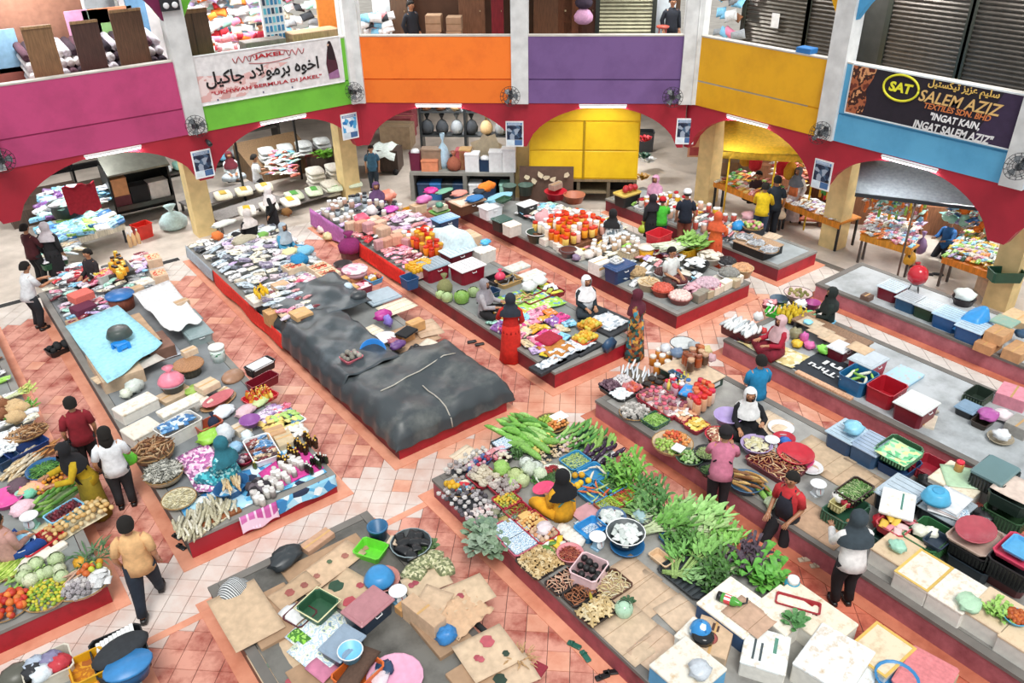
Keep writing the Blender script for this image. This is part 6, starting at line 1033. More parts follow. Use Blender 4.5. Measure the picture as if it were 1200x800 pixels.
tag(ob('shoulder_bag',G().loft([[(-.16,-.06,0),(.16,-.06,0),(.16,.06,0),(-.16,.06,0)],[(-.22,-.09,.2),(.22,-.09,.2),(.22,.09,.2),(-.22,.09,.2)],[(-.12,-.03,.36),(.12,-.03,.36),(.12,.03,.36),(-.12,.03,.36)]]),col('#2a4a6a','p'),None,loc(714,404,PT,.34),rz(10)),'dark blue glossy bag on the edge of the sarong stall','bag')
for px,py,c,lab in((387,276,'#e6d8a0','cream yellow bag on the floor beside the purple skirt'),(380,268,'#e8c8c0','pinkish white bag on the floor beside the purple skirt')):item('ball','plastic_bag',lab,'bag',loc(px,py,.01,.3),None,col(c,'p'),10,None,(.6,.45,.3))
b=tub(411,297,'dark brown basket on the floor carrying the purple sack','#5a3038',.6,.55,.32,.014,0,'basket');tag(ob('sack',lib('bagtie'),col('#8a2a68','c'),None,b[0].location+K*Vector((0,0,.2)),0,(.72,.66,.6)),'dark magenta sack in the basket beside the aisle','sack')
for i,(px,py)in enumerate(((553,400),(562,403))):tag(ob('slipper',G().bbox(-.05,.05,-.13,.13,0,.05,.015),col('black'),None,loc(px,py,.014,.05),rz(70)),['left','right'][i]+' black slipper on the floor behind the woman in red','slipper')
NP='spice_'
for px,py,lab,w,d,h,c,lc in((575,247,'white foam box at the far end of the fourth row',.8,.6,.45,'#e9edf2','#f2f5f8'),(588,262,'black box with a green lid in the fourth row',.6,.55,.42,'#25282a','#3f6058'),(618,245,'black box with a white lid in the fourth row',.7,.5,.5,'#26292c','#e8eaea'),(548,240,'long brown crate under the orange cloths',1.2,.8,.4,'#6b4a38','#cfa888')):lidbox(px,py,lab,c,lc,w,d,h,PT,2,lines=False)
foam(600,268,'white bucket box beside the black green lidded box',.5,.45,.4,PT,0)
for px,py,lab,c,s_,z in((570,222,'bright orange cloth heaped at the far end of the fourth row','#f5862c',(.9,.4,.36),.8),(562,225,'dark grey cloth beside the orange cloth','#3f4750',(.6,.4,.24),.8),(556,232,'blue cloth in front of the orange cloth','#3f86c8',(.8,.5,.14),.8),(538,226,'salmon pink cloth left of the blue cloth','#e8988a',(.7,.5,.14),.8),(520,223,'mint green cloth at the very far end of the fourth row','#8fd0b0',(.9,.4,.1),PT),(585,232,'light blue cloth with a dark green tray on it','#8fcbe4',(1.3,.5,.2),.75),(636,262,'large pink plastic sack in the fourth row','#d8a0a4',(.62,.56,.5),PT+.3)):item('ball','cloth_bundle' if 'cloth' in lab else 'sack',lab,'cloth' if 'cloth' in lab else 'sack',loc(px,py,z,.15),None,col(c,'c'),10,None,s_)
for px,py,lab,c,r,h in((597,222,'grey green round lidded pot, left behind the light blue cloth','#5f7a70',.28,.36),(616,222,'grey green round lidded pot, right behind the light blue cloth','#5a7268',.3,.4),(673,232,'brown wide basin at the far right of the fourth row','#b8745a',.42,.3),(651,228,'red wide basin with a box in it','#c8283a',.44,.3),(629,277,'dark green white rimmed tub under the pink sack','#2f4a40',.36,.34)):basin(px,py,lab,c,r,h,PT,rim='white' if 'rimmed' in lab else None)
carton(651,218,'beige box standing in the red wide basin',.5,.3,.2,PT+.3,10,'#b0907a');t=tub(590,234,'dark green tray on the light blue cloth','#3a6048',.6,.4,.1,.93,15,'tray')
RJ=[('jar','jar',(.24,.24,.32),[('#e8801c','#d8301c'),('#f0a02c','#d83a20'),('#e8c060','#c8301c'),('#f2e0c8','white'),('#e8b0a0','white')],'g')]
goods(UV(12.5,14.1,14.3,15.7,PT+.14),8,8,RJ,'the fourth row sauce stand','sauce jars of the fourth row',cat='jar',hump=.25,rj=4);t=thing('stand','low stand under the fourth row sauce jars','stand',(13.3,15.0,PT));ob('block',G().bbox(-.8,.8,-.7,.7,0,.14,.01),col('brown','w'),t)
goods(UV(12.4,12.75,13.7,15.2,PT+.02),6,1,[('cube','cream box',(.25,.25,.22),['#ece4d4','#e2d8c4'],'k')],'the edge before the fourth row sauces','cream boxes before the fourth row sauces',cat='box',rj=4)
goods(UV(12.8,14.3,12.9,14.2,PT+.04),8,7,[('pack','packet',(.24,.2,.2),['white','cream','#d8c8b0','lime','yellow','rose','silver','tan'],'p'),('jar','jar',(.2,.2,.22),[('#c8a888','white'),('#e8d8c8','white')],'p')],'the middle of the fourth row','packets in the middle of the fourth row',hump=.12)
goods(UV(13.0,14.6,12.0,12.9,PT+.1),7,4,[('pack','packet',(.26,.22,.2),['white','rose','cream','silver','lilac'],'p')],'the white packets in the fourth row','white packets of the fourth row',hump=.08)
goods(UV(14.0,14.7,14.3,16.2,PT+.06),8,4,[('pack','packet',(.26,.22,.2),['white','silver','cream','skyblue','red'],'p')],'the right side heap of the fourth row','packets at the right side of the fourth row',hump=.08)
b=basin(666,296,'grey pot of dark red paste at the edge of the fourth row','#6f7478',.28,.26);tag(stuff(ob('paste',lib('disc'),col('#5a2420','v'),None,b[0].location+K*Vector((0,0,.2)),0,(.5,.5,.3))),'dark red paste in the grey pot','paste')
for px,py,lab,c,s_ in((676,302,'lilac dark bundle beside the grey pot','#8f7a98',(.36,.3,.24)),(690,300,'white plastic pouch before the gold striped box','#e8ded8',(.4,.36,.3)),(712,262,'yellow green bottle rack bundle','#d8cf3c',(.5,.3,.3))):item('ball','bundle',lab,'bundle',loc(px,py,PT,.2),None,col(c,'p'),10,None,s_)
b=carton(703,312,'white box with gold stripes at the edge of the fourth row',.55,.5,.4,PT,2,'#f0ece4');ob('stripe',G().box(-.28,.28,-.256,-.25,.22,.3),col('gold','k'),b[0])
t,*_=lidbox(726,318,'navy cool box with a white tray on its lid in the fourth row','#233f6a','#2c4c7c',.9,.6,.5,PT,2,lines=False);b=tub(722,306,'white tray of pale food on the navy cool box','white',.4,.36,.08,PT+.5,2,'tray');heap(b,'ball','pale piece in the white tray on the cool box','food',['cream','white'],10,.09,.03,rnd=False)
tub(738,297,'woven box of white goods behind the cool box','#b8a890',.6,.5,.3,PT+.1,2,'crate',lattice='beige');t=thing('bucket','yellow bucket with a white lid in the fourth row','bucket',loc(757,297,PT,.5));ob('bucket_body',G().lathe([(.2,0),(.25,.46)],16),col('#e8a820'),t);ob('lid',G().lathe([(.28,.46),(.28,.5),(.001,.54)],16),col('#efe8dc'),t)
for z,w in((PT,.75),(PT+.36,.75)):tub(772,292-(z-PT)*38,('lower' if z==PT else 'upper')+' red crate of the stack in the fourth row','#c8323c',w,.6,.36,z,4,'crate')
b=tub(803,294,'yellow crate of leeks at the right edge of the fourth row','#d8b430',.75,.7,.36,PT,4,'crate',lattice='gold');
for k in range(3):tag(ob('leek_bunch',lib('bunch'),[col('#e3ead0','v'),col('#8fc05a','v')],None,b[0].location+K*Vector((-.35+.1*k,.12-.12*k,.3)),(0,.1,rz(-20+15*k)),1.3),['rear','middle','front'][k]+' leek bunch lying on the yellow crate','leeks')
BW=[(746,321,'round basket of tan crackers behind the bread basket','tan',.32,.2,'#caa878','ball'),(760,334,'round basket of long bread rolls at the edge of the fourth row','beige',.34,.26,'#dfbf8c','root'),(777,322,'white bowl of dark brown paste, rear of the pair','white',.3,.16,'#5a2a24','ball'),(794,331,'white bowl of dark red paste, front of the pair','white',.34,.16,'#5f1f22','ball'),(776,341,'terracotta bowl of bright red paste at the edge','#b8503c',.34,.22,'#e0604a','ball'),(797,350,'pink brown bowl of white pink chips at the corner','#a8605c',.36,.2,'#f0d0c8','ball'),(815,312,'big black basin of white plastic bags','#26282a',.44,.24,'#e6ecee','pack'),(832,303,'white round basket of fluffy white goods','#e3ddd0',.42,.24,'#f0e8d8','pack'),(852,309,'white bowl of black goods at the right edge','white',.3,.16,'#2a2a30','ball'),(870,318,'beige round basket of orange crackers at the far right','#d8c49a',.34,.28,'#e8b080','ball'),(854,322,'white plate of dark rolls on the cream boxes','white',.34,.1,'#8a8a84','ball'),(829,334,'magenta pink plate of grey food','#d84a80',.4,.1,'#d8b8c4','ball'),(813,341,'maroon pink striped bag bowl','#a85a78',.3,.18,'#d8a8b4','pack')]
for px,py,lab,c,r,h,fc,k in BW:
 z=PT+(.16 if 'plate' in lab else 0);b=basin(px,py,lab,c,r,h,z)
 if k=='ball':sprinkle(b,'ball','food filling the '+lab,'food',[fc,fc],80,.1,hh=.08,wd=(r*1.6,r*1.6),lift=.55)
 else:heap(b,k,('white bag in the ' if k=='pack' else 'bread roll in the ')+lab.split(' of ')[0],'bag' if k=='pack' else 'bread',[fc],10,.24,.1,kind='p' if k=='pack' else 'v',lift=.7)
t=thing('stand','low stand under the white plate and the pink plate','stand',(14.2,10.87,PT));ob('block',G().bbox(-.6,.6,-.14,.14,0,.115,.01),col('#cfc6b8','k'),t)
goods([Vector(q+(PT+.02,))for q in((13.05,10.42),(14.6,10.42),(14.6,10.6),(13.05,10.6))],9,1,[('cube','cream tin',(.17,.2,.24),['#e8e0cc','#d8ccb0','#f0ead8'],'p'),('cube','striped tin',(.2,.22,.24),['#b8ac90','#8f8a7c'],'p')],'the front edge of the fourth row','cream tins at the front edge of the fourth row',cat='tin',rj=4)
goods(UV(13.5,14.2,11.2,11.9,PT+.04),4,3,[('cloth','cream parcel',(.3,.3,.4),['cream','white','beige'],'k'),('pack','packet',(.22,.2,.2),['skyblue','white','silver'],'p')],'the space before the man in white','parcels before the man in white')
NP='grocery_'
goods(UV(13.1,14.4,15.8,17.2,PT+.04),7,6,[('pack','packet',(.3,.26,.24),['white','silver','skyblue','cream','rose','mint'],'p')],'the rear right of the fourth row','packets at the rear right of the fourth row',hump=.1)
goods(UV(12.5,13.1,11.9,12.9,PT+.02),4,3,[('pack','packet',(.28,.26,.24),['cream','white','tan','silver'],'p')],'the left edge of the fourth row','packets at the left edge of the fourth row')
b=tub(735,233,'black crate with a yellow tray top at the far end of the fifth row','black',.9,.6,.4,PT,0,'crate');t=tub(735,226,'yellow tray on the black crate','#e8d070',.95,.65,.08,PT+.4,0,'tray');
for k in range(5):item('ball','flower_head','red flower bunch on the yellow tray','flowers',t[0].location+K*Vector((-.1+.12*k,.1*(k%2),.06)),None,col('#c8303c','v'),0,'red flowers on the yellow tray',(.24,.24,.24))
tub(752,243,'white tray at the edge of the fifth row','white',.5,.4,.12,PT,0,'tray')
R5=[('jar','jar',(.22,.22,.26),[('#c85a4c','white'),('#e0b8a0','white'),('#e8e0d8','#c8303c'),('#d8a82c','white')],'g'),('pack','packet',(.24,.22,.2),['white','cream','yellow','lime','rose','maroon','gold'],'p')]
goods(UV(16.05,17.4,12.9,15.7,PT+.04),12,7,R5,'the fifth row behind the boy in green','goods of the fifth row',hump=.18)
goods(UV(16.0,17.4,11.9,12.9,PT+.05),5,5,[('pack','packet',(.26,.22,.2),['grey','white','maroon','dark','tan','rose'],'p')],'the fifth row beside the woman in orange','packets beside the woman in orange',hump=.06)
for px,py,c,lab,s_ in((865,266,'#2f95d8','bright blue plastic bag in the fifth row',(.5,.4,.36)),(850,270,'#dfeaf0','white plastic bag left of the bright blue one',(.5,.4,.26)),(878,252,'#d8a8b0','pink white bundle behind the bright blue bag',(.6,.5,.26))):item('ball','plastic_bag',lab,'bag',loc(px,py,PT+.1,.3),None,col(c,'p'),10,None,s_)
t=place('display_box','black display box of fish trays at the right end of the fifth row','box',888,289,PT,.3);ob('body',G().bbox(-.5,.48,-.62,.62,0,.28,.02),col('#1d2021','w'),t);ob('top_board',G().bbox(-.52,.5,-.64,.64,.28,.31,.01),col('#c9a888','w'),t)
for k in range(3):b=tray(*[(872,278),(886,285),(901,293)][k],['rear','middle','front'][k]+' round tray of grey fish on the black display box','silver',.3,PT+.31,.05);heap(b,'fish','silver grey fish on the %s round tray'%['rear','middle','front'][k],'fish',['#c2c4c8','#9fa2a8','#e0e0e2'],14,.24,.05,kind='p')
b=tray(882,266,'round tray of green and pink vegetables behind the fish trays','tan',.34,PT+.3,.06);heap(b,'egg','green or pink vegetable on the round tray behind the fish','vegetable',['#9fc85a','#d86a80','#c8d88a','#e8a8b0'],22,.14,.1,name='vegetable');t=thing('stand','dark box under the green and pink vegetables','stand',onb(b,.3));ob('block',G().bbox(-.3,.3,-.3,.3,0,.29,.01),col('dark','w'),t)
sheet(905,277,'tan woven mat piece beside the front fish tray',.5,.5,PT+.31,10,'#dcc09a','mat','mat')
# ================================================================ the south side
NP='small_'
K=0.7
def hp(b,k,lab,cat,cols,n,size,**kw):heap(b,k,lab,cat,cols,n,size,**kw)
def loose(px,py,lab,k,name,cat,cols,n,size,w,d,hh=.1,z=PT,rot=0,mat='dark',**kw):
 t=place('mat','%s sheet under the %s'%(cname(mat)if mat in PAL else 'pale',lab.split(' in the ')[-1].split(' of the ')[-1]),'mat',px,py,z,.02,rot);ob('mat_sheet',G().bbox(-w/2,w/2,-d/2,d/2,0,.015,.006),col(mat,'k'),t)
 heap((t,w,d,.02),k,lab,cat,cols,n,size,hh=hh,name=name,**kw)
def greens(px,py,lab,k,s_,c,rot=0,z=PT,c2=None):
 m_=[col(c2,'v'),col(c,'v')]if k.startswith('bunch')and c2 else[col(c,'v')]*2
 return tag(ob('greens_bunch',lib(k),m_,None,loc(px,py,z,.2),rz(rot),s_),lab,'vegetables')
def bags(L_):
 for px,py,lab,c,s_,*z in L_:item('ball','plastic_bag',lab,'bag',loc(px,py,z[0]if z else PT,s_[2]*.8),None,col(c,'p'),R.uniform(0,90),None,s_)
b=tray(540,572,'round tray of mixed goods at the left corner of the vegetable stall','silver',.34,PT,.08);hp(b,'ball','yellow pepper on the corner tray of the vegetable stall','pepper',['#f0c02c','#e8b020'],7,.12,hh=.08,off=(-.15,.12),wd=(.2,.3),name='pepper');hp(b,'pack','small packet on the corner tray of the vegetable stall','packet',['cream','white','red','grey','skyblue','dark'],12,.16,hh=.05,off=(.08,-.03),wd=(.4,.4),kind='p')
loose(552,592,'grey white garlic bulb heaped at the left edge','garlic','garlic_bulb','garlic',['#b9b4b6','#8f8a90','#dcd8d6','#5f5a62'],60,.11,.6,1.1,.14);loose(566,606,'pinkish garlic bulb below the grey garlic','garlic','garlic_bulb','garlic',['#d8b4b4','#e8d4d0','#f0e4e0'],24,.11,.5,.4,.1)
for k,(px,py)in enumerate(((560,622),(570,630),(575,618),(564,636),(578,638))):greens(px,py,['upper','middle','inner','lower','lowest'][k]+' grey green leaf bunch hanging over the plinth edge','leafy',.75,['#7f9a7c','#94ab90','#6f8a74','#9fb59c','#86a080'][k],k*60)
for k,(px,py)in enumerate(((576,596),(584,608),(589,616),(592,604))):item('pineapple','pineapple',['topmost','middle','lowest','rightmost'][k]+' pineapple beside the red trays','pineapple',loc(px,py,PT,.2),.44,[col(['#8f8f74','#b09a5c','#a08c5a','#8a8468'][k],'v'),col('#7f9a70','v')],40*k,None,None,(1.2,.3*k))
RT_=[(566,560,'red tray of cauliflower at the top of the tray row',.62,.62),(591,571,'red tray of pale garlic second in the tray row',.62,.6),(594,587,'red tray of small yellow limes',.55,.5),(607,600,'red tray of green yellow chillies',.55,.5),(622,612,'red tray of yellow tomatoes',.58,.55),(637,626,'red tray of onions with a plastic bag',.55,.5)]
RF=[('cauli','cream cauliflower head','cauliflower',['#e6dcc4','#d8ccb4','#c8bcb0'],12,.2),('garlic','big pale garlic bulb','garlic',['#dcd4c8','#c8bcb4','#b0a4a0'],18,.15),('egg','small yellow lime','lime',['#e8b834','#c8b83a','#9aa84a'],46,.075),('chilli','green yellow chilli','chilli',['#7f9a34','#c8c04a','#5f8030'],50,.15),('egg','small peach yellow tomato','tomato',['#e8b870','#e0a45c','#f0cf90'],34,.085),('onion','pale orange onion','onion',['#e0a070','#d8b494','#f0d8c8'],16,.11)]
for(px,py,lab,w,d),(k,l2,cat,cols,n,s_)in zip(RT_,RF):b=tub(px,py,lab,'#a8283a',w,d,.12,PT+.05,0,'tray');hp(b,k,l2+' in the '+lab.split(' of ')[0]+' of the vegetable stall',cat,cols,n,s_,hh=.06,rnd=False,lift=.3)
for k,(px,py)in enumerate(((615,605),(633,613))):tag(ob('yellow_card',G().box(-.09,.09,-.06,.06,0,.03),col('#f0b830','k'),None,at(px,py,PT+.12)),['yellow card in the chilli tray','yellow card in the yellow tomato tray'][k],'card')
SIGN=Mpat('handwriting',['#eef4f6','#5f9fc4','#e6eef2','#2f6a94','#eef4f6','#dfeaf0'],16,'noise',stretch=(1,3,1))
for px,py,w,d,lab in((598,622,.75,.62,'white foam tray of blue lettered labels, upper of the two at the edge'),(612,637,.75,.55,'white foam tray of blue lettered labels, lower of the two at the edge'),(592,521,.6,.5,'black tray with a white blue lettered label at the top end')):
 b=tub(px,py,lab,'#b85a70' if py>600 else 'black',w,d,.14,PT,0,'tray');o=ob('label_card',G().bbox(-w/2+.05,w/2-.05,-d/2+.05,d/2-.05,.1,.15,.01),SIGN,b[0])
sheet(545,533,'beige cardboard piece at the top left corner',.6,.5,PT+.06,10,'#e3c9a4');b=tub(560,545,'navy tray of blue and crimson berry packs','#3f5a8a',.7,.34,.12,PT,15,'tray');hp(b,'ball','berry pack in the navy tray','fruit',['#3a5a94','#b8304c','#d8a0b0','#6a7ab0'],24,.09,rnd=False,name='berry')
b=tub(583,532,'pink tray of white red packs','#c8506a',.5,.4,.12,PT,5,'tray');hp(b,'pack','white red pack in the pink tray','packet',['white','rose','#d8a8b4'],10,.18,rnd=False,kind='p');b=basin(589,537,'black bowl of white eggs','black',.25,.16);hp(b,'egg','white egg in the black bowl','egg',['#efe6d4','#e8dcc4'],8,.11,name='egg',off=(.03,-.03))
loose(545,552,'white grey garlic in the left upper heap','garlic','garlic_bulb','garlic',['#d8d4cc','#bcb4b0','#a8a0a0'],26,.13,.6,.5,.1);loose(560,535,'pale bulb in the small upper heap','garlic','garlic_bulb','garlic',['#d0ccc4','#e0dcd4'],12,.12,.4,.3,.06)
for k,(px,py,s_,c)in enumerate(((588,552,.4,'#a8d870'),(604,558,.38,'#cfe09a'),(612,563,.34,'#d8e8b0'),(620,552,.36,'#e0ecd8'),(617,543,.34,'#e8f0e8'),(628,548,.34,'#e4eee4'),(633,556,.3,'#d4e4c4'),(600,566,.3,'#b8dc84'))):item('cabbage' if k%3 else 'crumple','cabbage',['lime green leaf bag left of the cabbages','pale yellow cabbage left of the heap','pale yellow cabbage at the front','white cabbage in the middle','white cabbage at the top','white cabbage right of the top','white green cabbage above the herb basin','lime cabbage above the pink lid'][k],'cabbage',loc(px,py,PT,.24),s_,col(c,'v'),50*k)
greens(606,528,'dark green herbs between the eggs and the cucumbers','herb',.55,'#4f7a40');greens(632,562,'green herb sprigs behind the herb basin','herb',.4,'#5f9a48')
loose(612,508,'light green ridge gourd in the big pile at the top end','cucumber','gourd','gourd',['#7fbf4f','#98d066','#5f9f3f','#a8d880'],30,.5,.8,.8,.16,yaw=100,mat='darkgreen');loose(622,522,'thick pale green gourd below the big pile','gourd','gourd','gourd',['#a8d878','#b8e08a','#8fc860'],9,.55,.55,.6,.1,yaw=110,mat='darkgreen')
b=tray(646,497,'round basket of green and orange tomatoes at the top end','#6f5a38',.42,PT,.1);hp(b,'egg','green tomato in the top end basket','tomato',['#a8c84a','#8fb83c','#c8d060'],28,.09,hh=.06,off=(-.1,.12),wd=(.6,.4),rnd=False,name='tomato');hp(b,'egg','orange tomato in the top end basket','tomato',['#e89a4c','#e0823c','#f0b870'],30,.09,hh=.06,off=(.04,-.14),wd=(.6,.36),rnd=False,name='tomato');tag(ob('paper',G().box(-.14,.14,-.11,.11,0,.01),col('white','k'),None,at(655,488,PT+.1)),'white folded paper beside the top end basket','paper')
loose(683,514,'dark green cucumber in the heap at the right top edge','cucumber','cucumber','cucumber',['#5f9f48','#7fb85a','#4a8a3c','#a0cc74'],40,.3,.8,.7,.16,yaw=20,mat='darkgreen');loose(704,522,'long light green bean gourd beside the aubergines','gourd','gourd','gourd',['#9fc868','#8fbc58'],8,.42,.5,.4,.08,yaw=30,mat='darkgreen')
loose(707,532,'dark purple aubergine in the pile at the right edge','eggplant','aubergine','aubergine',['#3a2440','#4f3050','#2a1a30'],18,.3,.55,.5,.12,yaw=15,mat='white',kind='g')
loose(652,527,'pale ginger root in the heap beside the blue trays','galangal','ginger','ginger',['#e8d0a8','#e0c090','#f0dcc0'],30,.16,.9,.4,.08);loose(634,522,'yellow pepper in the small heap under the gourds','ball','pepper','pepper',['#f0c83c','#e8b838','#f0dc7a'],14,.12,.5,.36,.08);loose(665,520,'pinkish shallot in the heap beside the cucumbers','onion','shallot','shallot',['#e0c4c0','#d8b0ac','#f0e0dc'],26,.09,.5,.4,.08)
BT=[(674,541,'blue tray of pale green beans, highest of the blue trays','bean','pale green bean',['#cfe09a','#b8d070'],50,.2),(695,555,'blue tray of white radishes','root','white radish',['#f0ead8','#e8e0c8'],4,.32),(678,566,'blue tray of yellow peppers','ball','yellow pepper',['#f2c62c','#e8b024'],7,.13),(697,578,'blue tray of carrots and sprouts','root','carrot',['#e8743c','#d8602c','#c8dc8a'],9,.3),(715,570,'blue tray of dark green leaves','bean','dark green leaf',['#4f7a3c','#6a9a4a','#3a6030'],60,.25)]
for px,py,lab,k,l2,cols,n,s_ in BT:b=tub(px,py,lab,'#3a93c8',.62,.56,.13,PT+.02,0,'tray');(sprinkle if k=='bean' else hp)(b,k,l2+' in the '+lab.split(' of ')[0]+' before the seller in yellow' if k!='bean' else l2+' heap in its blue tray',l2.split()[-1],cols,n,s_,hh=.05,rnd=False,lift=.35)
for k,(px,py,lab,c,fc,l2)in enumerate(((731,582,'lime green tray of small chillies','#7fd83c',['#c83a34','#b8c83c','#8a2a2a'],'mixed red green chilli'),(714,592,'terracotta tray of yellow green chillies','#8a4030',['#c8dc4a','#a8c83c','#e0e87a'],'yellow green chilli'))):b=tub(px,py,lab,c,.58,.5,.13,PT+.02,0,'tray');sprinkle(b,'chilli',l2+' heap in the '+lab.split(' of ')[0],'chillies',fc,50,.16,hh=.06)
b=basin(648,560,'white enamel basin of green herbs and red chillies','#dfe4da',.42,.16,rim='#8fa08a');sprinkle(b,'bean','green herbs in the white enamel basin','herbs',['#4a7a34','#6a9a48','#34602a'],90,.2,hh=.06,off=(-.04,-.04),wd=(.7,.6));sprinkle(b,'chilli','red chillies in the white enamel basin','chillies',['#b82a34','#8a1a28'],40,.16,hh=.04,off=(.08,.22),wd=(.5,.2),lift=.7)
b=basin(655,576,'white basin of orange carrot pieces','#ebe8de',.36,.12);hp(b,'egg','orange tomato in the white basin behind the pink lid','tomato',['#e87a3c','#f0a05c','#d8602c'],46,.085,hh=.07,name='tomato',off=(.04,0));t=basin(637,572,'crimson pink oval sieve on the white basin','#e04a74',.28,.06,PT+.2,sy=.7)
for px,py,r,h,c,lab in((662,581,.24,.26,'#3a7aa8','blue pail with white packet beside the seller'),(651,597,.18,.14,'#4f9cc8','small blue bowl beside the seller in yellow'),(716,609,.33,.2,'#4a6a90','slate blue basin of white packets'),(733,628,.4,.24,'#50585a','big grey basin of white packets')):
 b=basin(px,py,lab,c,r,h,PT+(.12 if r==.4 else 0),rim='white' if r==.4 else None)
 if r>.3:hp(b,'pack','white packet in the '+lab.split(' of ')[0],'packet',['#eef2f0','#dfe6e4','#cfd8d4'],22,.17,hh=.05,kind='p')
basin(735,640,'deep blue basin under the big grey one','#2a6aa0',.36,.12);bags([(662,582,'white plastic bag in the blue pail','#eef2f2',(.28,.26,.2),PT+.18),(638,619,'white plastic bag on the onion tray','#e0d4d8',(.4,.3,.2),PT+.14),(668,628,'white bean sprout bag, left of the sprouts','#f0ece0',(.42,.36,.2)),(676,634,'white bean sprout bag, right of the sprouts','#f2efe8',(.4,.34,.2)),(661,622,'white bean sprout bag, upper of the sprouts','#ece6da',(.4,.3,.18)),(750,605,'pale blue plastic bag among the greens','#a8c8cc',(.4,.3,.2)),(642,598,'white crumpled bag before the small blue bowl','#d8d4c8',(.4,.3,.12))])
b=tub(649,640,'dark tray of yellow and green packs beside the ginger','#6a2a34',.55,.4,.12,PT,0,'tray');hp(b,'pack','yellow green pack in the dark tray','packet',['#e8c83c','#5a8a3c','#e8e8e0'],8,.18,rnd=False,kind='p');b=basin(668,650,'pink rimmed bowl of dried red chillies','#d88a90',.28,.16,PT+.05);sprinkle(b,'chilli','dried dark red chillies in the pink rimmed bowl','chillies',['#7a2a20','#a04030','#c87a5a'],80,.14,hh=.06)
tub(692,621,'bright blue empty tub beside the grey basin','#2f90d0',.6,.5,.2,PT,0);scale(700,634,'pale blue weighing scale beside the bright blue tub','#8fbcd8',rot=10)
for k,(px,py,w,d,lab,kk,cols,n,s_)in enumerate(((634,658,.85,.75,'ginger root heaped in the big black edged tray','ginger',['#e6cfa0','#d8ba84','#c8a870'],70,.17),(661,682,.7,.45,'pinkish turmeric root beside the ginger','root',['#d8a88a','#c89078','#e8c4a8'],50,.15),(680,697,.65,.42,'brown turmeric root below the pinkish ones','root',['#a0603c','#8a5030','#b87a54'],60,.13),(700,716,.75,.5,'pale galangal root at the lower end of the tray row','galangal',['#ead2a0','#dcc088','#f0e0b8'],36,.2),(716,686,.7,.6,'thin pale root in the square tray on the cardboard','root',['#e8d8a8','#d8c48c','#f0e8c8'],70,.14))):b=tub(px,py,['big black edged tray of ginger','dark tray of pinkish turmeric','dark tray of brown turmeric','dark tray of pale galangal','dark square tray of thin roots'][k],'#2c2422' if k<4 else '#5a3a2a',w,d,.1,PT,0,'tray');hp(b,kk,lab,'root',cols,n,s_,hh=.08,rnd=False,name='ginger' if kk=='ginger' else 'root')
t,w,d,h=tub(690,671,'pale pink box of charcoal between the roots','#e6c4c8',.66,.6,.34,PT,20,'box','box',tp=.02);hp((t,.4,.4,.34),'ball','black charcoal lump in the pale pink box','charcoal',['#1c1c1e'],12,.13,lift=.2,hh=.02,rnd=False,name='charcoal');item('gourd','mango','yellow green mango between the root trays','fruit',loc(692,698,PT+.05,.1),.26,col('#c8b83c','v'),60);item('cabbage','cabbage','cabbage wrapped in plastic on the cardboard','cabbage',loc(731,714,PT,.24),.34,col('#b8dcc0','g'));greens(736,703,'dark green leaf tip behind the wrapped cabbage','leafy',.3,'#3f6a44')
for k,(px,py,w,d,rot,lab)in enumerate(((728,683,1.4,.9,0,'cardboard sheet under the scale and roots'),(752,700,1.2,.9,3,'cardboard sheet behind the wrapped cabbage'),(742,742,1.0,1.1,0,'cardboard sheet before the wrapped cabbage'),(775,765,.9,.9,4,'cardboard sheet beside the light blue box'),(800,722,.7,.9,-4,'cardboard piece behind the blue helmet'))):sheet(px,py,lab,w,d,PT+.003*k,rot,['#d9b184','#dcb68a','#e0bc90','#d8b088','#e2bf96'][k],bow=.015)
for k,(px,py)in enumerate(((693,612),(704,600),(688,600))):tag(ob('price_sheet',G().box(-.22,.22,-.15,.15,0,.012),SIGN if k<2 else col('#e89aa4','k'),None,at(px,py,PT+.008+.013*k)),['white lettered sheet before the seller in yellow','white lettered sheet under the blue trays','pink tray edge beside the seller in yellow'][k],'paper')
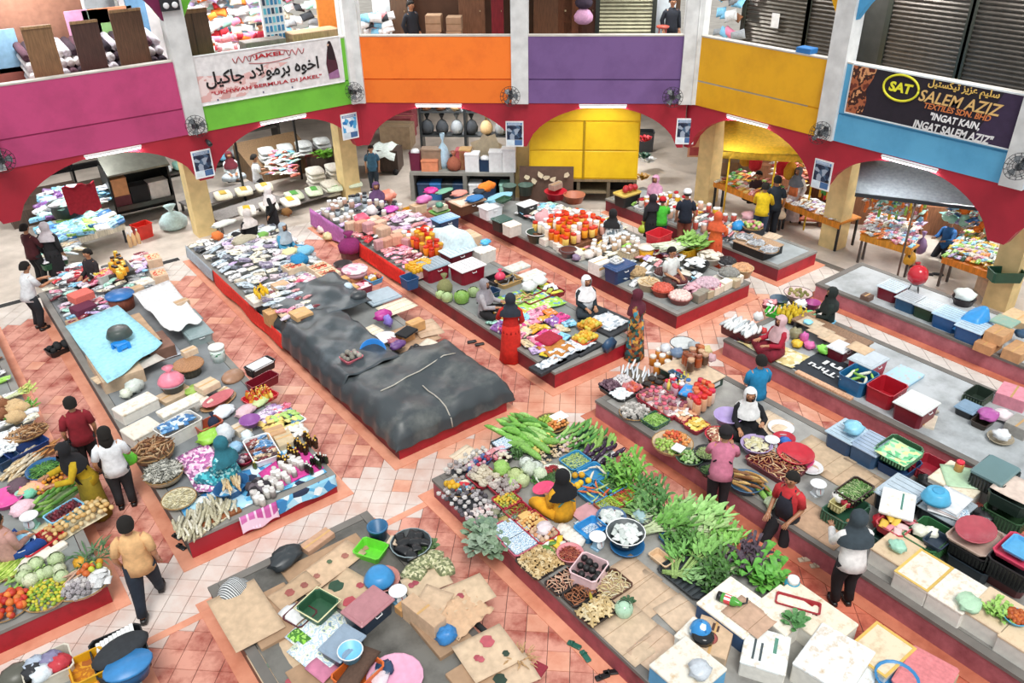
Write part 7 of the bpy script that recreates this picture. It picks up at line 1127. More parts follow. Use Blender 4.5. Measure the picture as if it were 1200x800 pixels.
GL=[(735,553,'curly green lettuce heap at the right edge','herb',1.15,'#7fbf4c',0),(724,558,'darker lettuce left of the curly heap','herb',.8,'#5f9f40',40),(752,573,'long dark green stalks at the right edge','bunch',.9,'#4f8a3c',30),(765,585,'feathery green herb heap at the right edge','herb',1.0,'#5a8f4a',0),(752,592,'green leaf bunch before the feathery herbs','leafy2',.7,'#7aa860',20),(772,618,'big bunch of long stemmed greens in the middle','bunch2',1.3,'#6fae48',-20),(783,607,'long stemmed greens behind the big bunch','bunch2',1.2,'#86c060',-5),(795,600,'pale cabbage leaf bunch at the right edge','bunch',1.1,'#a8d488',-15),(812,607,'biggest pale green leaf bunch beside the aisle','bunch2',1.35,'#a4d880',-20),(820,618,'pale green mustard bunch below the biggest one','bunch2',1.2,'#b4dc8c',-30),(800,632,'dark green water spinach below the mustard','herb',.9,'#5a9040',0),(838,633,'bright green bunch above the purple leaves','bunch',1.1,'#7ab84c',10),(850,642,'spring green bunch beside the purple leaves','bunch2',1.0,'#8cc85c',20),(878,655,'dark purple leaf bunch at the right edge','herb',1.0,'#5a4a58',0),(868,663,'purple green leaf bunch with pink stems','bunch',.9,'#6a6a5a',-20),(893,668,'bright green leafy heap beside the foam boxes','leafy2',1.1,'#6fc24a',0),(903,678,'bright green leaves nearest the blue bottle','leafy',.8,'#84d058',50),(792,655,'green bunch on the left of the black tray','bunch2',.9,'#7ab85a',40),(818,652,'feathery bunch at the back of the black tray','bunch2',1.1,'#86bf60',10),(800,672,'thin green bunch lying on the black tray','bunch',.8,'#98c880',-50),(838,668,'dark herb heap on the right of the black tray','herb',.9,'#4f8038',0),(843,682,'dark green herb heap at the front of the black tray','herb',.85,'#466f34',50),(742,600,'lemongrass stalks among the greens','bunch',.8,'#c8d8b0',-60)]
for px,py,lab,k,s_,c,rot in GL:greens(px,py,lab,k,s_,c,rot,PT+.03,'#d8e8b8' if 'pale' in lab or 'stem' in lab else '#a8c878')
t,*_=tub(812,672,'black corrugated tray under the herb bunches','#2c3033',1.0,1.1,.08,PT+.02,0,'tray');ob('ridges',cached(('ridge',),lambda:[g:=G(),[g.box(-.45,.45,-.48+.12*i,-.42+.12*i,0,.02)for i in range(9)]][0]),col('#3f464a'),t,(0,0,.012));tub(775,655,'foam strip box behind the black tray','#d8b894',.3,.5,.12,PT,0,'tray');tub(790,632,'blue tray edge among the greens','#2f5a80',.5,.5,.12,PT,0,'tray')
for px,py,w,d,h,rot,lab,body,lid in((862,718,1.0,1.05,.4,2,'blue white cool box with cardboard on its lid','#2f4f78','#efe9dc'),(805,790,.95,.9,.42,2,'light blue cool box at the bottom edge','#5fa4d0','#dfdcd0')):foam(px,py,lab,w,d,h,PT,rot,lid,None,'cool_box',body)
sheet(878,722,'brown cardboard lying on the blue white cool box',.6,.8,PT+.41,2,'#cfa07a',bow=.01)
t=thing('bottle','green black bottle with a red label on the cool box','bottle',loc(856,705,PT+.42,.1),(pi/2-.1,0,.3));ob('bottle_body',G().lathe([(.07,-.2),(.09,-.16),(.09,.08),(.05,.16),(.04,.22)],12),col('#4f9a3c','g'),t,(0,.09,0));ob('label_band',G().lathe([(.092,-.1),(.092,.02)],12,close=False),Mpat('redlabel',['#e8e8e8','#d84a50'],5,'wav'),t,(0,.09,0));ob('cap',G().lathe([(.09,-.24),(.09,-.16)],12).tube([(0,0,.2),(.08,0,.28),(.16,.05,.26)],.02,5),col('black'),t,(0,.09,0))
t=thing('helmet','blue white patterned helmet on the foam box','helmet',loc(821,738,PT+.32,.2),rz(30));ob('shell',G().lathe([(.19,.02),(.2,.1),(.17,.2),(.09,.27),(.001,.29)],16),Mpat('helmet',['#2f86c8','#2f86c8','#dff0f8','#1f6aa8','#2f86c8','#3f96d4'],11,'vor',.3),t);ob('visor',G().lathe([(.2,0),(.205,.12),(.15,.16)],12,sx=.9),col('black','g'),t,(-.1,-.06,0))
b=carton(835,752,'brown carton with a red round fruit print',.82,.62,.3,PT,28,'#e0b684');ob('printed_mark',G().lathe([(.13,0),(.15,.003),(.1,.005)],18),col('#b84438','k'),b[0],(-.06,.06,.302));ob('printed_mark',G().box(.12,.3,.02,.07,0,.003).box(.12,.26,-.06,-.02,0,.003),col('#5a3a2a','k'),b[0],(0,0,.302));foam(820,752,'white foam box under the blue helmet',.6,.7,.3,PT,8)
FB=[(896,768,.85,.75,.36,30,'white foam box with grey lettering and a green stripe','#eef4f2',None),(916,722,.9,.8,.42,0,'foam box with green leaves on its dirty lid','#e8e0d0',None),(930,712,.9,.7,.36,0,'foam box holding a red tray at the aisle edge','#ece2cc',None),(966,738,.85,.75,.4,0,'dirty cream foam box behind the big white one','#e4dac6',None),(975,780,1.15,.95,.46,10,'big white foam box at the bottom edge','#eef2f2',None),(1030,768,.95,.75,.36,0,'yellow taped foam box at the bottom aisle edge','#dfd0b4','#d9b45c'),(1051,648,.95,.66,.4,0,'sawdust covered foam box, first of the edge row','#dcc4a4',None),(1080,676,.95,.66,.4,0,'yellow taped foam box, second of the edge row','#e6ddd0','#e0bc62'),(1120,700,.98,.66,.4,0,'white foam box with a pale green bag, third of the edge row','#e8e3d8',None),(1163,722,.95,.66,.4,0,'sawdust covered foam box with lettuce, fourth of the edge row','#dcc6a8',None),(1203,750,.95,.66,.4,0,'sawdust covered foam box at the right picture edge','#dcc4a4',None),(1000,796,.8,.6,.3,10,'pale foam box beside the blue basin at the bottom','#e6eef0',None)]
for px,py,w,d,h,rot,lab,lid,e in FB:b=foam(px,py,lab,w,d,h,PT,rot,lid,e)
t=[o for o in bpy.data.objects if o.get('label','').startswith('white foam box with grey lettering')][0];ob('printed_stripe',G().box(-.05,.3,-.18,-.12,.361,.364),col('#4a9a80','k'),t)
for k in range(2):ob('printed_letters',G().box(-.3,.1+.05*k,.05+.12*k,.09+.12*k,.361,.364),col('#4a5a60','k'),t)
b=tub(935,708,'red slatted tray on the foam box at the aisle edge','#a82a34',.3,.8,.1,PT+.36,30,'tray',lattice='#c84450');greens(933,726,'dark green leaf sprig lying on the dirty foam lid','leafy',.5,'#5f9a58',0,PT+.42);bags([(1051,640,'mint green plastic bag on the first edge foam box','#a8dcc4',(.36,.3,.2),PT+.4),(1135,706,'pale green plastic bag on the third edge foam box','#b4d8b8',(.5,.4,.16),PT+.4),(820,785,'grey white plastic bag on the light blue cool box','#c8d0d8',(.4,.36,.22),PT+.42)])
greens(1172,714,'lettuce head on the fourth edge foam box','leafy2',.55,'#a4d468',0,PT+.4);b=basin(1190,724,'light blue bowl of orange food on the edge foam box','#5fb4dc',.22,.1,PT+.4);sprinkle(b,'ball','orange food in the light blue bowl','food',['#d8722c','#b8541c'],24,.08,hh=.03);b=basin(1050,798,'blue basin at the bottom edge','#3a8ac4',.36,.2,PT+.2);item('cloth','towel','salmon pink sheet over a box at the bottom edge','cloth',loc(1085,790,PT+.3,.1),None,col('#e0868a','c'),10,None,(1.0,1.1,.6));carton(1085,798,'box under the salmon pink sheet',.8,.7,.3,PT,5)
t=thing('bottle','teal water bottle at the edge of the vegetable stall','bottle',loc(928,688,PT,.45));ob('bottle_body',G().lathe([(.13,0),(.15,.04),(.13,.2),(.15,.24),(.15,.34),(.08,.4)],14),col('#3fa4c4','g'),t);ob('cap',G().lathe([(.11,.38),(.11,.46),(.09,.47)],14),col('white'),t)
for k,(px,py,c)in enumerate(((673,755,'#2a6a5a'),(686,768,'#2f6f60'),(706,792,'#1c1c1e'),(716,787,'#1c1c1e'),(943,655,'#c8b8a0'),(957,662,'#b8a890'))):t=thing('slipper',['upper green slipper on the red floor beside the roots','lower green slipper on the red floor beside the roots','left black slipper on the red floor at the bottom','right black slipper on the red floor at the bottom','left pale slipper on the floor before the foam boxes','right pale slipper on the floor before the foam boxes'][k],'slipper',loc(px,py,.014,.05),rz([20,-10,75,60,60,60][k]));ob('sole',G().bbox(-.055,.055,-.14,.14,0,.04,.015),col(c),t);ob('strap',G().tube([(-.05,.03,.03),(0,.06,.08),(.05,.03,.03)],.02,5),col(c),t)
b=tub(729,455,'black tray of onions and shallots at the stall corner','#26282a',1.0,.95,.12,PT,0,'tray')
for l2,cols,off,n in(('purple shallot',['#6a4a5c','#8a6a78','#5a3a4a'],(-.2,.28),30),('white garlic clove',['#e8e4e4','#d8d4d8'],(.24,.24),22),('white packet',['#dfeaee','#eef2f4'],(-.26,-.22),14),('pink red onion',['#d87a7c','#c85a5c','#e8a0a0','#e06a4a'],(.2,-.18),34)):hp(b,'onion' if 'packet' not in l2 else 'pack',l2+' in the black corner tray',l2.split()[-1],cols,n,.1 if 'packet' not in l2 else .18,hh=.05,rnd=False,off=off,wd=(.42,.42),kind='v' if 'packet' not in l2 else 'p')
b=tray(743,484,'round tray of grey white garlic below the black corner tray','grey',.38,PT,.08);hp(b,'garlic','grey white garlic bulb on the round tray of the spice stall','garlic',['#c8c4be','#dedad4','#a8a49e'],40,.13,hh=.08)
b=tub(768,493,'dark green tray of sliced green beans','darkgreen',.6,.55,.14,PT,0,'tray');sprinkle(b,'bean','sliced light green beans in the dark green tray','beans',['#a8dc6a','#8fc850','#c8ec94'],120,.14,hh=.08,rnd=False)
b=tray(788,520,'round woven tray of limes and tomatoes at the aisle edge','tan',.5,PT+.04,.1);hp(b,'egg','green lime on the lime and tomato tray','lime',['#a8cc5a','#8fb848','#c4d87a'],44,.085,hh=.06,off=(-.2,-.04),wd=(.5,.7),name='lime_fruit',rnd=True);hp(b,'egg','orange red tomato on the lime and tomato tray','tomato',['#e8823c','#dc5c34','#f0a45c'],40,.09,hh=.06,off=(.2,.06),wd=(.5,.7),rnd=True,name='tomato');tag(ob('paper',G().box(-.11,.11,-.09,.09,0,.012),col('white','k'),None,at(795,525,PT+.2),(.1,.1,.3)),'white paper square on the lime and tomato tray','paper')
b=basin(808,537,'dark bowl of green limes before the woman in pink','#4f6a58',.34,.14);hp(b,'egg','small green lime in the dark bowl','lime',['#a0cc7a','#7fb45a','#c0dca0'],50,.075,hh=.07,name='lime_fruit');b=basin(828,532,'black bowl of pale green shredded vegetable','black',.3,.14,PT+.08);sprinkle(b,'bean','pale green shredded vegetable','vegetable',['#d8e8a8','#c0dc88'],60,.16,hh=.06);b=basin(832,552,'black bowl of leaves beside the woman in pink','black',.26,.14);sprinkle(b,'bean','green leaves in the black bowl','vegetable',['#5f9a48','#b8d890'],40,.16,hh=.06)
t=sheet(748,440,'wooden tray of long white packs',.5,.8,PT,0,'#8a7a64','tray','tray',fold=False);hp((t[0],.42,.7,.04),'stick','long white pack on the wooden tray','packet',['#e6eaee','#cfd8e0','#f0f2f4'],14,.5,rnd=False,yaw=40,name='long_pack',kind='p',tilt=.04)
JC=[('#c87a2c','#efe6d8'),('#d89040','#f2ece0')]
for k,(px,py)in enumerate(((765,422),(772,414),(782,428),(776,421),(770,432),(784,418))):tag(ob('honey_jar',lib('jar'),[col(JC[k%2][0],'g'),col(JC[k%2][1])],None,loc(px,py,PT,.3),0,(.3,.3,.36)),['left','rear left','front right','middle','front left','rear right'][k]+' honey coloured jar beside the long white packs','jar')
for k,(px,py)in enumerate(((758,452),(765,456),(772,450),(764,446),(775,444))):item('round_box','dark_jar',['front left','front right','middle right','middle','rear'][k]+' dark amber tub below the honey jars','jar',loc(px,py,PT,.16),None,[col('#a85a24','g'),col('#241c18')],0,None,(.24,.24,.26))
t=thing('board','wide tan board on a dark green crate behind the jars','board',loc(812,440,PT,.3));ob('board_top',G().bbox(-.55,.5,-.7,.75,.26,.3,.01),col('#e0bf94','k'),t);ob('crate',G().box(-.5,.45,-.66,.7,0,.26),col('#2a4438'),t)
for a in(-.3,.1):ob('crate_label',G().box(a,a+.22,-.672,-.66,.08,.18),col('white','k'),t)
goods(area([(799,425),(806,438),(830,426),(820,412)],PT+.3),4,3,[('jar','jar',(.26,.26,.34),[('#c8702c','#b8683c'),('#a8502a','#8a4a30'),('#5a4030','#c8a080')],'g')],'the tan board','brown jars on the tan board',cat='jar',rj=3)
t=basin(800,404,'black rimmed wide basin at the far end of the spice stall','#d0d4d4',.36,.14,PT+.3,rim='black');bags([(793,414,'blue grey bundle of packs behind the jars','#6f84a0',(.4,.36,.26),PT+.3),(780,409,'white bag at the far end of the spice stall','#e6eaf0',(.34,.3,.26),PT+.2),(826,412,'pale yellow bundle beside the brown jars','#cfc08a',(.4,.34,.3),PT+.3),(833,420,'rose white bag at the right of the tan board','#d8b0b8',(.3,.26,.24),PT+.3),(813,406,'grey plastic bundle in the wide basin','#a8b0b4',(.4,.34,.24),PT+.4)])
t=tub(793,440,'slate blue box on the tan board edge','#4a6478',.2,.5,.12,PT+.3,0,'tray')
b=tub(777,472,'long red tray of small packs in the spice stall','#a8283a',.85,1.3,.14,PT+.02,0,'tray');goods([b[0].location+K*Vector((x,y,.06))for x,y in((-.36,.58),(-.36,-.58),(.36,-.58),(.36,.58))],10,6,[('pack','pack',(.18,.15,.2),['#d8b4b0','#e8d4d0','#b8a0a8','#e8e4e4','#c88a84'],'p'),('jar','jar',(.16,.16,.2),[('#d8a08c','#8a4a5a'),('#c8a8b0','#e06a80')],'g')],'the long red tray','packs in the long red tray')
goods(area([(778,455),(790,465),(812,452),(795,440)],PT+.1),5,4,[('jar','jar',(.2,.2,.26),[('#e8e0e0','#3f7ac0'),('#d84a60','#e8e0e0'),('#c8a0b0','#d83a50'),('#e8c8c0','#8a3040')],'g'),('bottle','bottle',(.24,.24,.26),[('#f0e070','#e8d850'),('#d8d0d0','#3f7ac0')],'g')],'the middle jars of the spice stall','mixed jars of the spice stall',cat='jar',rj=3)
goods(area([(806,478),(816,488),(838,470),(820,455)],PT+.06),5,4,[('jar','tall jar',(.24,.24,.42),[('#e8b08c','#d8302c'),('#e0a080','#d84030'),('#ecd0b8','#e0784c'),('#e8c8b8','#d03050')],'g')],'the red capped jars','red capped jars of the spice stall',cat='jar',rj=3);t=foam(806,457,'flat bright blue lid over jars',.5,.3,.05,PT+.36,20,'#2f8fd8',None,'lid','#2f8fd8')
for px,py,lab,l2,c in((801,487,'red tray of white and orange packs at the end of the long one','white orange pack',['white','cream','#e8b08a']),(816,499,'red tray of yellow packs before the lilac basin','yellow pack',['#e8d06a','#e0b84a','#f0e8a0'])):b=tub(px,py,lab,'#a8283a',.55,.5,.13,PT+.02,0,'tray');hp(b,'pack',l2+' in the small red tray','packet',c,14,.16,rnd=False,kind='p')
b=basin(842,511,'red basin of pale nuts behind the woman in pink','#b8283a',.34,.14,PT+.14);sprinkle(b,'egg','pale brown nuts in the red basin','nuts',['#e0c4a0','#a86a50','#f0dcc0','#8a3c34'],80,.1,hh=.05);basin(842,518,'stand pot under the red nut basin','#7a5a40',.26,.14);b=basin(886,523,'lilac basin of pale chips beside the woman in pink','#b8a4d0',.38,.2,PT+.06);hp(b,'pack','pale yellow chip in the lilac basin','food',['#e8e0b0','#f0ecd0'],30,.13,hh=.06);basin(853,490,'lilac basin held by the seated woman in black','#b4a0d4',.36,.22,PT+.22)
b=tub(909,545,'long dark red tray of turmeric roots','#6a2430',.9,1.2,.16,PT,0,'tray');hp(b,'root','tan turmeric root in the long dark red tray','root',['#dcae80','#c88a5c','#e8c8a0','#b06a44'],130,.15,hh=.08,rnd=False,lift=.6)
b=basin(874,567,'blue rimmed basin of brown banana flowers','#4a7090',.42,.2);hp(b,'root','brown yellow banana flower in the blue rimmed basin','banana flower',['#b08040','#8a5a34','#d8b470','#6a4630'],14,.5,hh=.06,yaw=110,name='banana_flower',lift=.7)
for k,(px,py)in enumerate(((892,578),(898,574),(903,580))):item('gourd','gourd',['left','middle','right'][k]+' light green gourd beside the man in the red apron','gourd',loc(px,py,PT,.12),.48,col(['#9fd868','#8ccc58','#a8e074'][k],'v'),70)
bags([(905,590,'pale green bag of vegetables below the gourds','#c8d8b0',(.4,.34,.18)),(920,517,'deep blue plastic bag beside the red dish','#2f6ac0',(.3,.26,.16)),(910,530,'white plastic bag before the scale','#dfe6e8',(.36,.3,.16))])
basin(918,516,'red dish behind the scale','#c0283c',.3,.16,PT,sy=.9);basin(932,538,'deep pink basin under the red basin','#d04a80',.42,.12);basin(932,533,'wide red basin beside the turmeric tray','#c8283a',.43,.14,PT+.12);basin(915,502,'white enamel plate at the far side of the scale','#e6e8ee',.32,.1);scale(904,520,'pale blue weighing scale behind the lilac basin','#8fc0d8',rot=-20);scale(958,572,'silver weighing scale behind the man in the red apron','silver',rot=-15);basin(950,548,'white plate behind the man in the red apron','white',.28,.08)
for k,(px,py,w,d,lab)in enumerate(((900,497,1.0,.8,'cardboard sheet beside the seated woman in black'),(962,535,1.1,1.3,'cardboard sheet behind the wide red basin'),(1000,560,1.0,1.1,'cardboard sheet before the blue boxes'),(1030,578,.9,.8,'cardboard strip beside the black crate'),(958,612,.9,1.4,'brown cardboard sheet between the scale and the woman in white'))):sheet(px,py,lab,w,d,PT+.004,0,['#e4c49a','#e0bc8c','#dcb484','#d8ae7c','#d9a878'][k],bow=.012)
LB=[(992,513,.85,.72,.46,'#2c4f78','#bcd4e4','dark blue storage box with a light blue bag on its lid'),(1020,527,.85,.72,.46,'#30567e','#a8bcd4','dark blue storage box with a grey blue lid'),(1055,583,1.0,.8,.44,'#2a3a44','#b4c4d0','storage box with a pale grey ribbed lid in the middle of the right stall')]
for px,py,w,d,h,c,lc,lab in LB:lidbox(px,py,lab,c,lc,w,d,h,PT,0)
item('ball','plastic_bag','light blue mesh bag on the dark blue storage box','bag',loc(1000,503,PT+.48,.2),None,col('#8fd0ec','p'),0,None,(.5,.44,.3))
CR=[(1053,545,.8,.75,.24,'#2c4a78',PT,'dark blue tub under the green basket',0),(1053,530,.82,.78,.3,'#3f6a48',PT+.24,'green basket with a pale net cover','#8fd0a0'),(1087,548,.75,.55,.24,'#9a2434',PT,'dark red basket between the boxes','#b83a48'),(1001,577,.8,.5,.24,'#38241f',PT+.28,'dark brown crate of green herbs',True),(990,600,.95,.62,.3,'#2f5a44',PT,'green crate beside the woman in white','#3f7058'),(985,590,.5,.3,.2,'#c8c084',PT+.2,'yellow slatted crate in the green one','#e0d8a0'),(1086,634,.95,.7,.42,'#3c7448',PT,'bright green basket behind the edge foam boxes','#5a9a60'),(1050,616,.7,.6,.2,'#c84a50',PT+.22,'red tub of packs under the printed foam lid',0),(1045,628,.9,.6,.24,'#2f4a44',PT,'dark green crate under the red tub','#3f5a54'),(1143,655,.95,.85,.3,'#2a343c',PT,'dark slate crate, lowest under the red oval basin',0),(1143,640,.9,.8,.28,'#232326',PT+.3,'black crate, second under the red oval basin',True),(1143,629,.95,.8,.08,'#c0a89a',PT+.58,'beige and red tray under the red oval basin',0),(1185,672,.9,.8,.3,'#5a2a2c',PT,'maroon crate at the bottom of the right stack',0),(1190,662,.9,.8,.42,'#242428',PT+.3,'black crate in the right stack',True),(1195,646,.85,.7,.1,'#c8405c',PT+.72,'crimson tray on the right stack',0),(1196,642,.6,.5,.08,'#5fb0e0',PT+.8,'bright blue tray topmost on the right stack',0),(1165,560,.9,.7,.34,'#222a28',PT+.36,'black lattice crate with a clear lid on the grey foam box','dark'),(1182,602,.9,.8,.36,'#3a5a3c',PT,'green crate at the right edge','#3a5a3c'),(1188,582,.9,.8,.3,'#2c3c34',PT+.36,'dark green crate under papers at the right edge',0),(1098,634,.5,.4,.12,'#2a3a4c',PT+.4,'navy tray inside the bright green basket',0)]
for px,py,w,d,h,c,z,lab,la in CR:b=tub(px,py,lab,c,w,d,h,z,0,'crate' if 'crate' in lab else 'tray' if 'tray' in lab else 'basket' if 'basket' in lab else 'tub',lattice=la or False);(sprinkle(b,'bean','green herbs in the dark brown crate','herbs',['#4a8038','#6a9f4c','#c8d8a0'],110,.2,hh=.04,rnd=False,lift=.6)if 'herbs' in lab else hp(b,'pack','pink or yellow pack in the red tub','packet',['#e8909a','#e8c04a','#f0c8c8'],8,.22,rnd=False,kind='p')if 'of packs' in lab else None)
o=ob('net_cover',G().sheet(6,6,lambda a,q:((a-.5)*.78,(q-.5)*.74,-.02+.04*(abs(a-.5)+abs(q-.5))),.01),Mpat('net',['#8fd8a8','#c8e8b8','#6ac088','#d8e0a0'],9,'vor'),None,loc(1053,530,PT+.54,0));tag(o,'pale green net over the green basket','net')
foam(1123,568,'box with a mint sheet and a red capped jar',.95,.95,.36,PT,0,'#ede3cc');sheet(1125,559,'mint green sheet on the box with the jar',.75,.7,PT+.36,40,'#b4d4b0','plastic_sheet','sheet',kind='p',fold=False);tag(ob('jar',lib('jar'),[col('#c89050','g'),col('#e03044')],None,loc(1124,547,PT+.38,.2),0,(.28,.28,.3)),'jar with a red lid on the mint sheet','jar')
foam(1162,572,'rough grey foam box under the black lattice crate',.85,.7,.36,PT,0,'#b4b4b0',None,'foam_box','#a8a8a4');t=thing('clear_lid','clear grey plastic lid on the black lattice crate','lid',loc(1167,550,PT+.7,.1));ob('lid',G().bbox(-.44,.44,-.34,.34,0,.08,.03),col('#6f8a8c','g'),t)
t=foam(1052,590,'white foam lid with green stripe leaning on the grey lid',.85,.65,.06,PT+.48,25,'#eef4f4');ob('printed_stripe',G().box(-.2,.35,-.1,-.06,.061,.064),col('#3a8a78','k'),t[0]);lidbox(1108,600,'grey storage box under the magazine stack','#3a444c','#a8b4bc',1.0,.8,.42,PT,0)
for k in range(4):sheet(1108+k*2,592-k*2,['lowest','second','third','topmost'][k]+' magazine in the stack under the light blue pot',.75,.6,PT+.45+k*.03,20-k*6,['#e8ecf0','#d8c8c4','#c8d8e4','#eef2f6'][k],'magazine','magazine',fold=False,th=.02,bow=.01)
t=thing('pot','light blue upturned pot on the magazines','pot',loc(1098,580,PT+.6,.2));ob('pot_body',G().lathe([(.3,0),(.28,.06),(.22,.2),(.19,.22),(.001,.22)],16),col('#58bce8'),t);ob('foot_ring',G().lathe([(.12,.215),(.12,.235),(.09,.235)],14),col('#4aaad8'),t);tag(ob('letter_sheet',G().box(-.3,.3,-.14,.14,0,.03),SIGN,None,loc(1130,608,PT+.46,.03),.7),'white lettered foam sheet beside the magazines','sheet');t=basin(1143,622,'dusty red oval basin on the crate stack','#b8505c',.46,.12,PT+.66,sy=.78);bags([(1078,622,'white paper ball, left in the bright green basket','#e8ead8',(.34,.3,.2),PT+.34),(1091,624,'white paper ball, right in the bright green basket','#eceede',(.3,.26,.2),PT+.34),(982,583,'white bag in the yellow slatted crate','#e8e8e4',(.3,.26,.24),PT+.24),(992,590,'red bag in the yellow slatted crate','#a82a38',(.26,.24,.2),PT+.24),(1085,565,'black plastic bundle before the dark red basket','#1f2022',(.5,.36,.26)),(1150,605,'black plastic bundle beside the magazines','#222224',(.5,.4,.3)),(1030,612,'red tray edge bag behind the woman in white','#d02a3c',(.3,.3,.36))]);sheet(1190,572,'printed poster sheet on the dark green crate',.8,.7,PT+.68,0,'#e8ccb8','poster_sheet','paper',fold=False)
LACE2=Mpat('plastic_packs',['#d8dee0','#9aa4a8','#f0f2f2','#6a7478','#c4ccd0'],11,'vor',stretch=(1,.5,1))
t=tub(868,388,'dark red crate of white packs at the stall corner','#5a1c28',.7,1.1,.3,PT,0,'crate');goods([t[0].location+K*Vector((x,y,.26))for x,y in((-.3,.5),(-.3,-.5),(.3,-.5),(.3,.5))],9,4,[('stick','long pack',(.34,.8,1.0),['#e0e4e4','#c0c8cc','#8f989c','#f0f2f2'],'p')],'the dark red corner crate','white packs in the dark red crate',rot=20)
bags([(888,372,'white plastic bag hanging from the dark red crate','#eef0ee',(.3,.3,.3),PT+.2),(875,393,'silver white fish bag in the dark bowl','#cfd8e4',(.34,.26,.16),PT+.1),(893,388,'red cloth parcel before the woman in maroon','#c83030',(.3,.26,.2),PT+.06),(934,403,'yellow plastic bag behind the woman in maroon','#f0c83c',(.4,.3,.2)),(948,405,'magenta pink plastic bag behind the woman in maroon','#d86aa4',(.36,.3,.22)),(942,397,'pink plastic bottle bag','#d86ab0',(.24,.24,.36)),(932,392,'olive grey bundle beside the woman in maroon','#8f8a6a',(.4,.36,.36)),(965,410,'lime green plastic bag on the dark printed mat','#8fe05a',(.44,.36,.24),PT+.04),(938,356,'white plastic bag in the round basket stand','#eef0f2',(.4,.34,.24),PT+.1)])
basin(876,396,'black bowl before the woman in maroon','#26262a',.34,.12);cloth('cream yellow patterned mat at the plinth edge',[(12.36,8.8),(12.36,7.45),(13.0,7.5),(12.9,8.4)],Mpat('mat',['#e8dcae','#d8c88c','#f0e8cc','#c8b478'],10,'vor'),PT+.01,bow=.02)
b=basin(935,346,'pink white round basket with dark rim at the far corner','#e8ccc8',.44,.2,PT+.14,rim='#4a3038');hp(b,'ball','olive fruit in the pink white basket','fruit',['#8a8a4a','#a8a060'],12,.1,name='fruit',hh=.04);basin(935,354,'grey stand pot under the pink white basket','#6a6468',.3,.14);basin(913,352,'slate blue bowl at the far corner','#4a6478',.3,.16);basin(952,358,'purple magenta bowl right of the pink basket','#b04a90',.24,.26)
b=tub(902,357,'maroon tray of white packs at the far corner','#7a2838',.5,.4,.14,PT,20,'tray');hp(b,'pack','white pack in the maroon tray','packet',['white','rose'],8,.2,rnd=False,kind='p');b=tub(907,366,'bright green tray of pink packs','#3fb83c',.5,.5,.16,PT,20,'tray');hp(b,'stick','pink stick pack in the bright green tray','packet',['#e8c8c4','#d8a0a0','white'],8,.34,rnd=False,yaw=20,kind='p')
t=thing('octagon_tray','dark octagonal tray of yellow bottles','tray',loc(927,372,PT,.14));ob('tray_base',G().lathe([(.36,0),(.42,.14),(.38,.14),(.34,.03),(.001,.03)],8),col('#3a2428','w'),t);heap((t,.6,.6,.14),'bottle','yellow bottle standing in the dark octagonal tray','bottle',[('#e8cc3c','#d8b82c')],20,.28,.06,lift=.1,rnd=True,kind='p',tilt=.06)
t=thing('leaf_lid','mint green leaf shaped lid beside the dark sitting person','lid',loc(949,367,PT+.12,.1),rz(20));ob('lid',G().lathe([(.001,.06),(.24,.05),(.3,.02),(.29,0)],16,sy=.62),col('#6fd08a'),t);greens(918,357,'dark green leaf bunch behind the yellow bottles','herb',.4,'#4a6a38');b=tub(968,378,'light blue frame basket beside the dark sitting person','#7fc8e8',.5,.4,.12,PT+.1,0,'basket')
for k,(px,py,lab)in enumerate(((950,378,'tan board, nearest the yellow bottles'),(962,388,'tan board, middle of the long shelf'),(975,396,'tan board, right end of the long shelf'))):sheet(px,py,lab,.55,.62,PT+.3,0,['#e0c49a','#dcbc90','#d8b486'][k],'board','board',bow=.01,fold=False)
t=thing('low_shelf','low shelf carrying the tan boards','shelf',(13.95,7.7,PT));ob('shelf_top',G().box(-.22,.26,-.8,.8,.17,.205),col('#8a6a50','w'),t)
for y in(-.72,.0,.72):ob('upright',G().box(-.18,.22,y-.03,y+.03,0,.17),col('#4a4440','w'),t)
item('ball','plastic_bag','sky blue plastic bag on the tan board','bag',loc(947,377,PT+.32,.1),None,col('#8fd4ec','p'),0,None,(.3,.26,.1))
t=thing('printed_mat','dark printed banner with white letters lying on the plinth','banner',(12.85,7.0,PT+.015));ob('mat_sheet',G().box(-.42,.5,-.65,.5,0,.015),col('#26303c','k'),t);
for s_,x,y0,w in(('e-Thru',-.02,-.5,.85),('ini',.26,-.3,.5)):o=text(t,s_,0,w,0,.17,'white',bold=.02);o.location=(x,y0,.03);o.rotation_euler=(-pi/2,0,pi/2)
tag(ob('plank',G().bbox(-.06,.06,-.6,.6,0,.05,.01),col('#e0b08c','w'),None,(12.36,6.75,PT)),'tan plank along the edge before the dark printed banner','plank')
for px,py,w,d,h,c,lc,lab in((984,412,.62,.55,.4,'#6a1a28','#d8dce0','small maroon storage box with a white paper on its lid'),(1016,428,.9,.75,.5,'#a82434','#b8c4cc','red storage box with a cardboard piece on its lid'),(1072,480,.9,.8,.5,'#7a1a2c','#dfe2e0','maroon storage box with a half open white lid')):lidbox(px,py,lab,c,lc,w,d,h,PT,0,lines=False)
sheet(1008,408,'cardboard piece on the red storage box',.5,.6,PT+.5,0,'#dcb480',fold=False,bow=.01);b=tub(1005,446,'open blue storage box of green vegetables','#1f6a9c',.85,.75,.46,PT,0,handles='white');hp(b,'cucumber','green white vegetable in the open blue box','vegetable',['#a8d85a','#e8ecd8','#8fc850'],10,.3,rnd=False,lift=.5,hh=.06);tub(1038,460,'open empty red storage box','#b01c2c',.85,.75,.46,PT,0,handles='white');foam(1058,441,'pale blue box lid lying on the bare plinth',.95,.7,.1,PT,0,'#a8cce0',None,'cover','#8fb4cc')
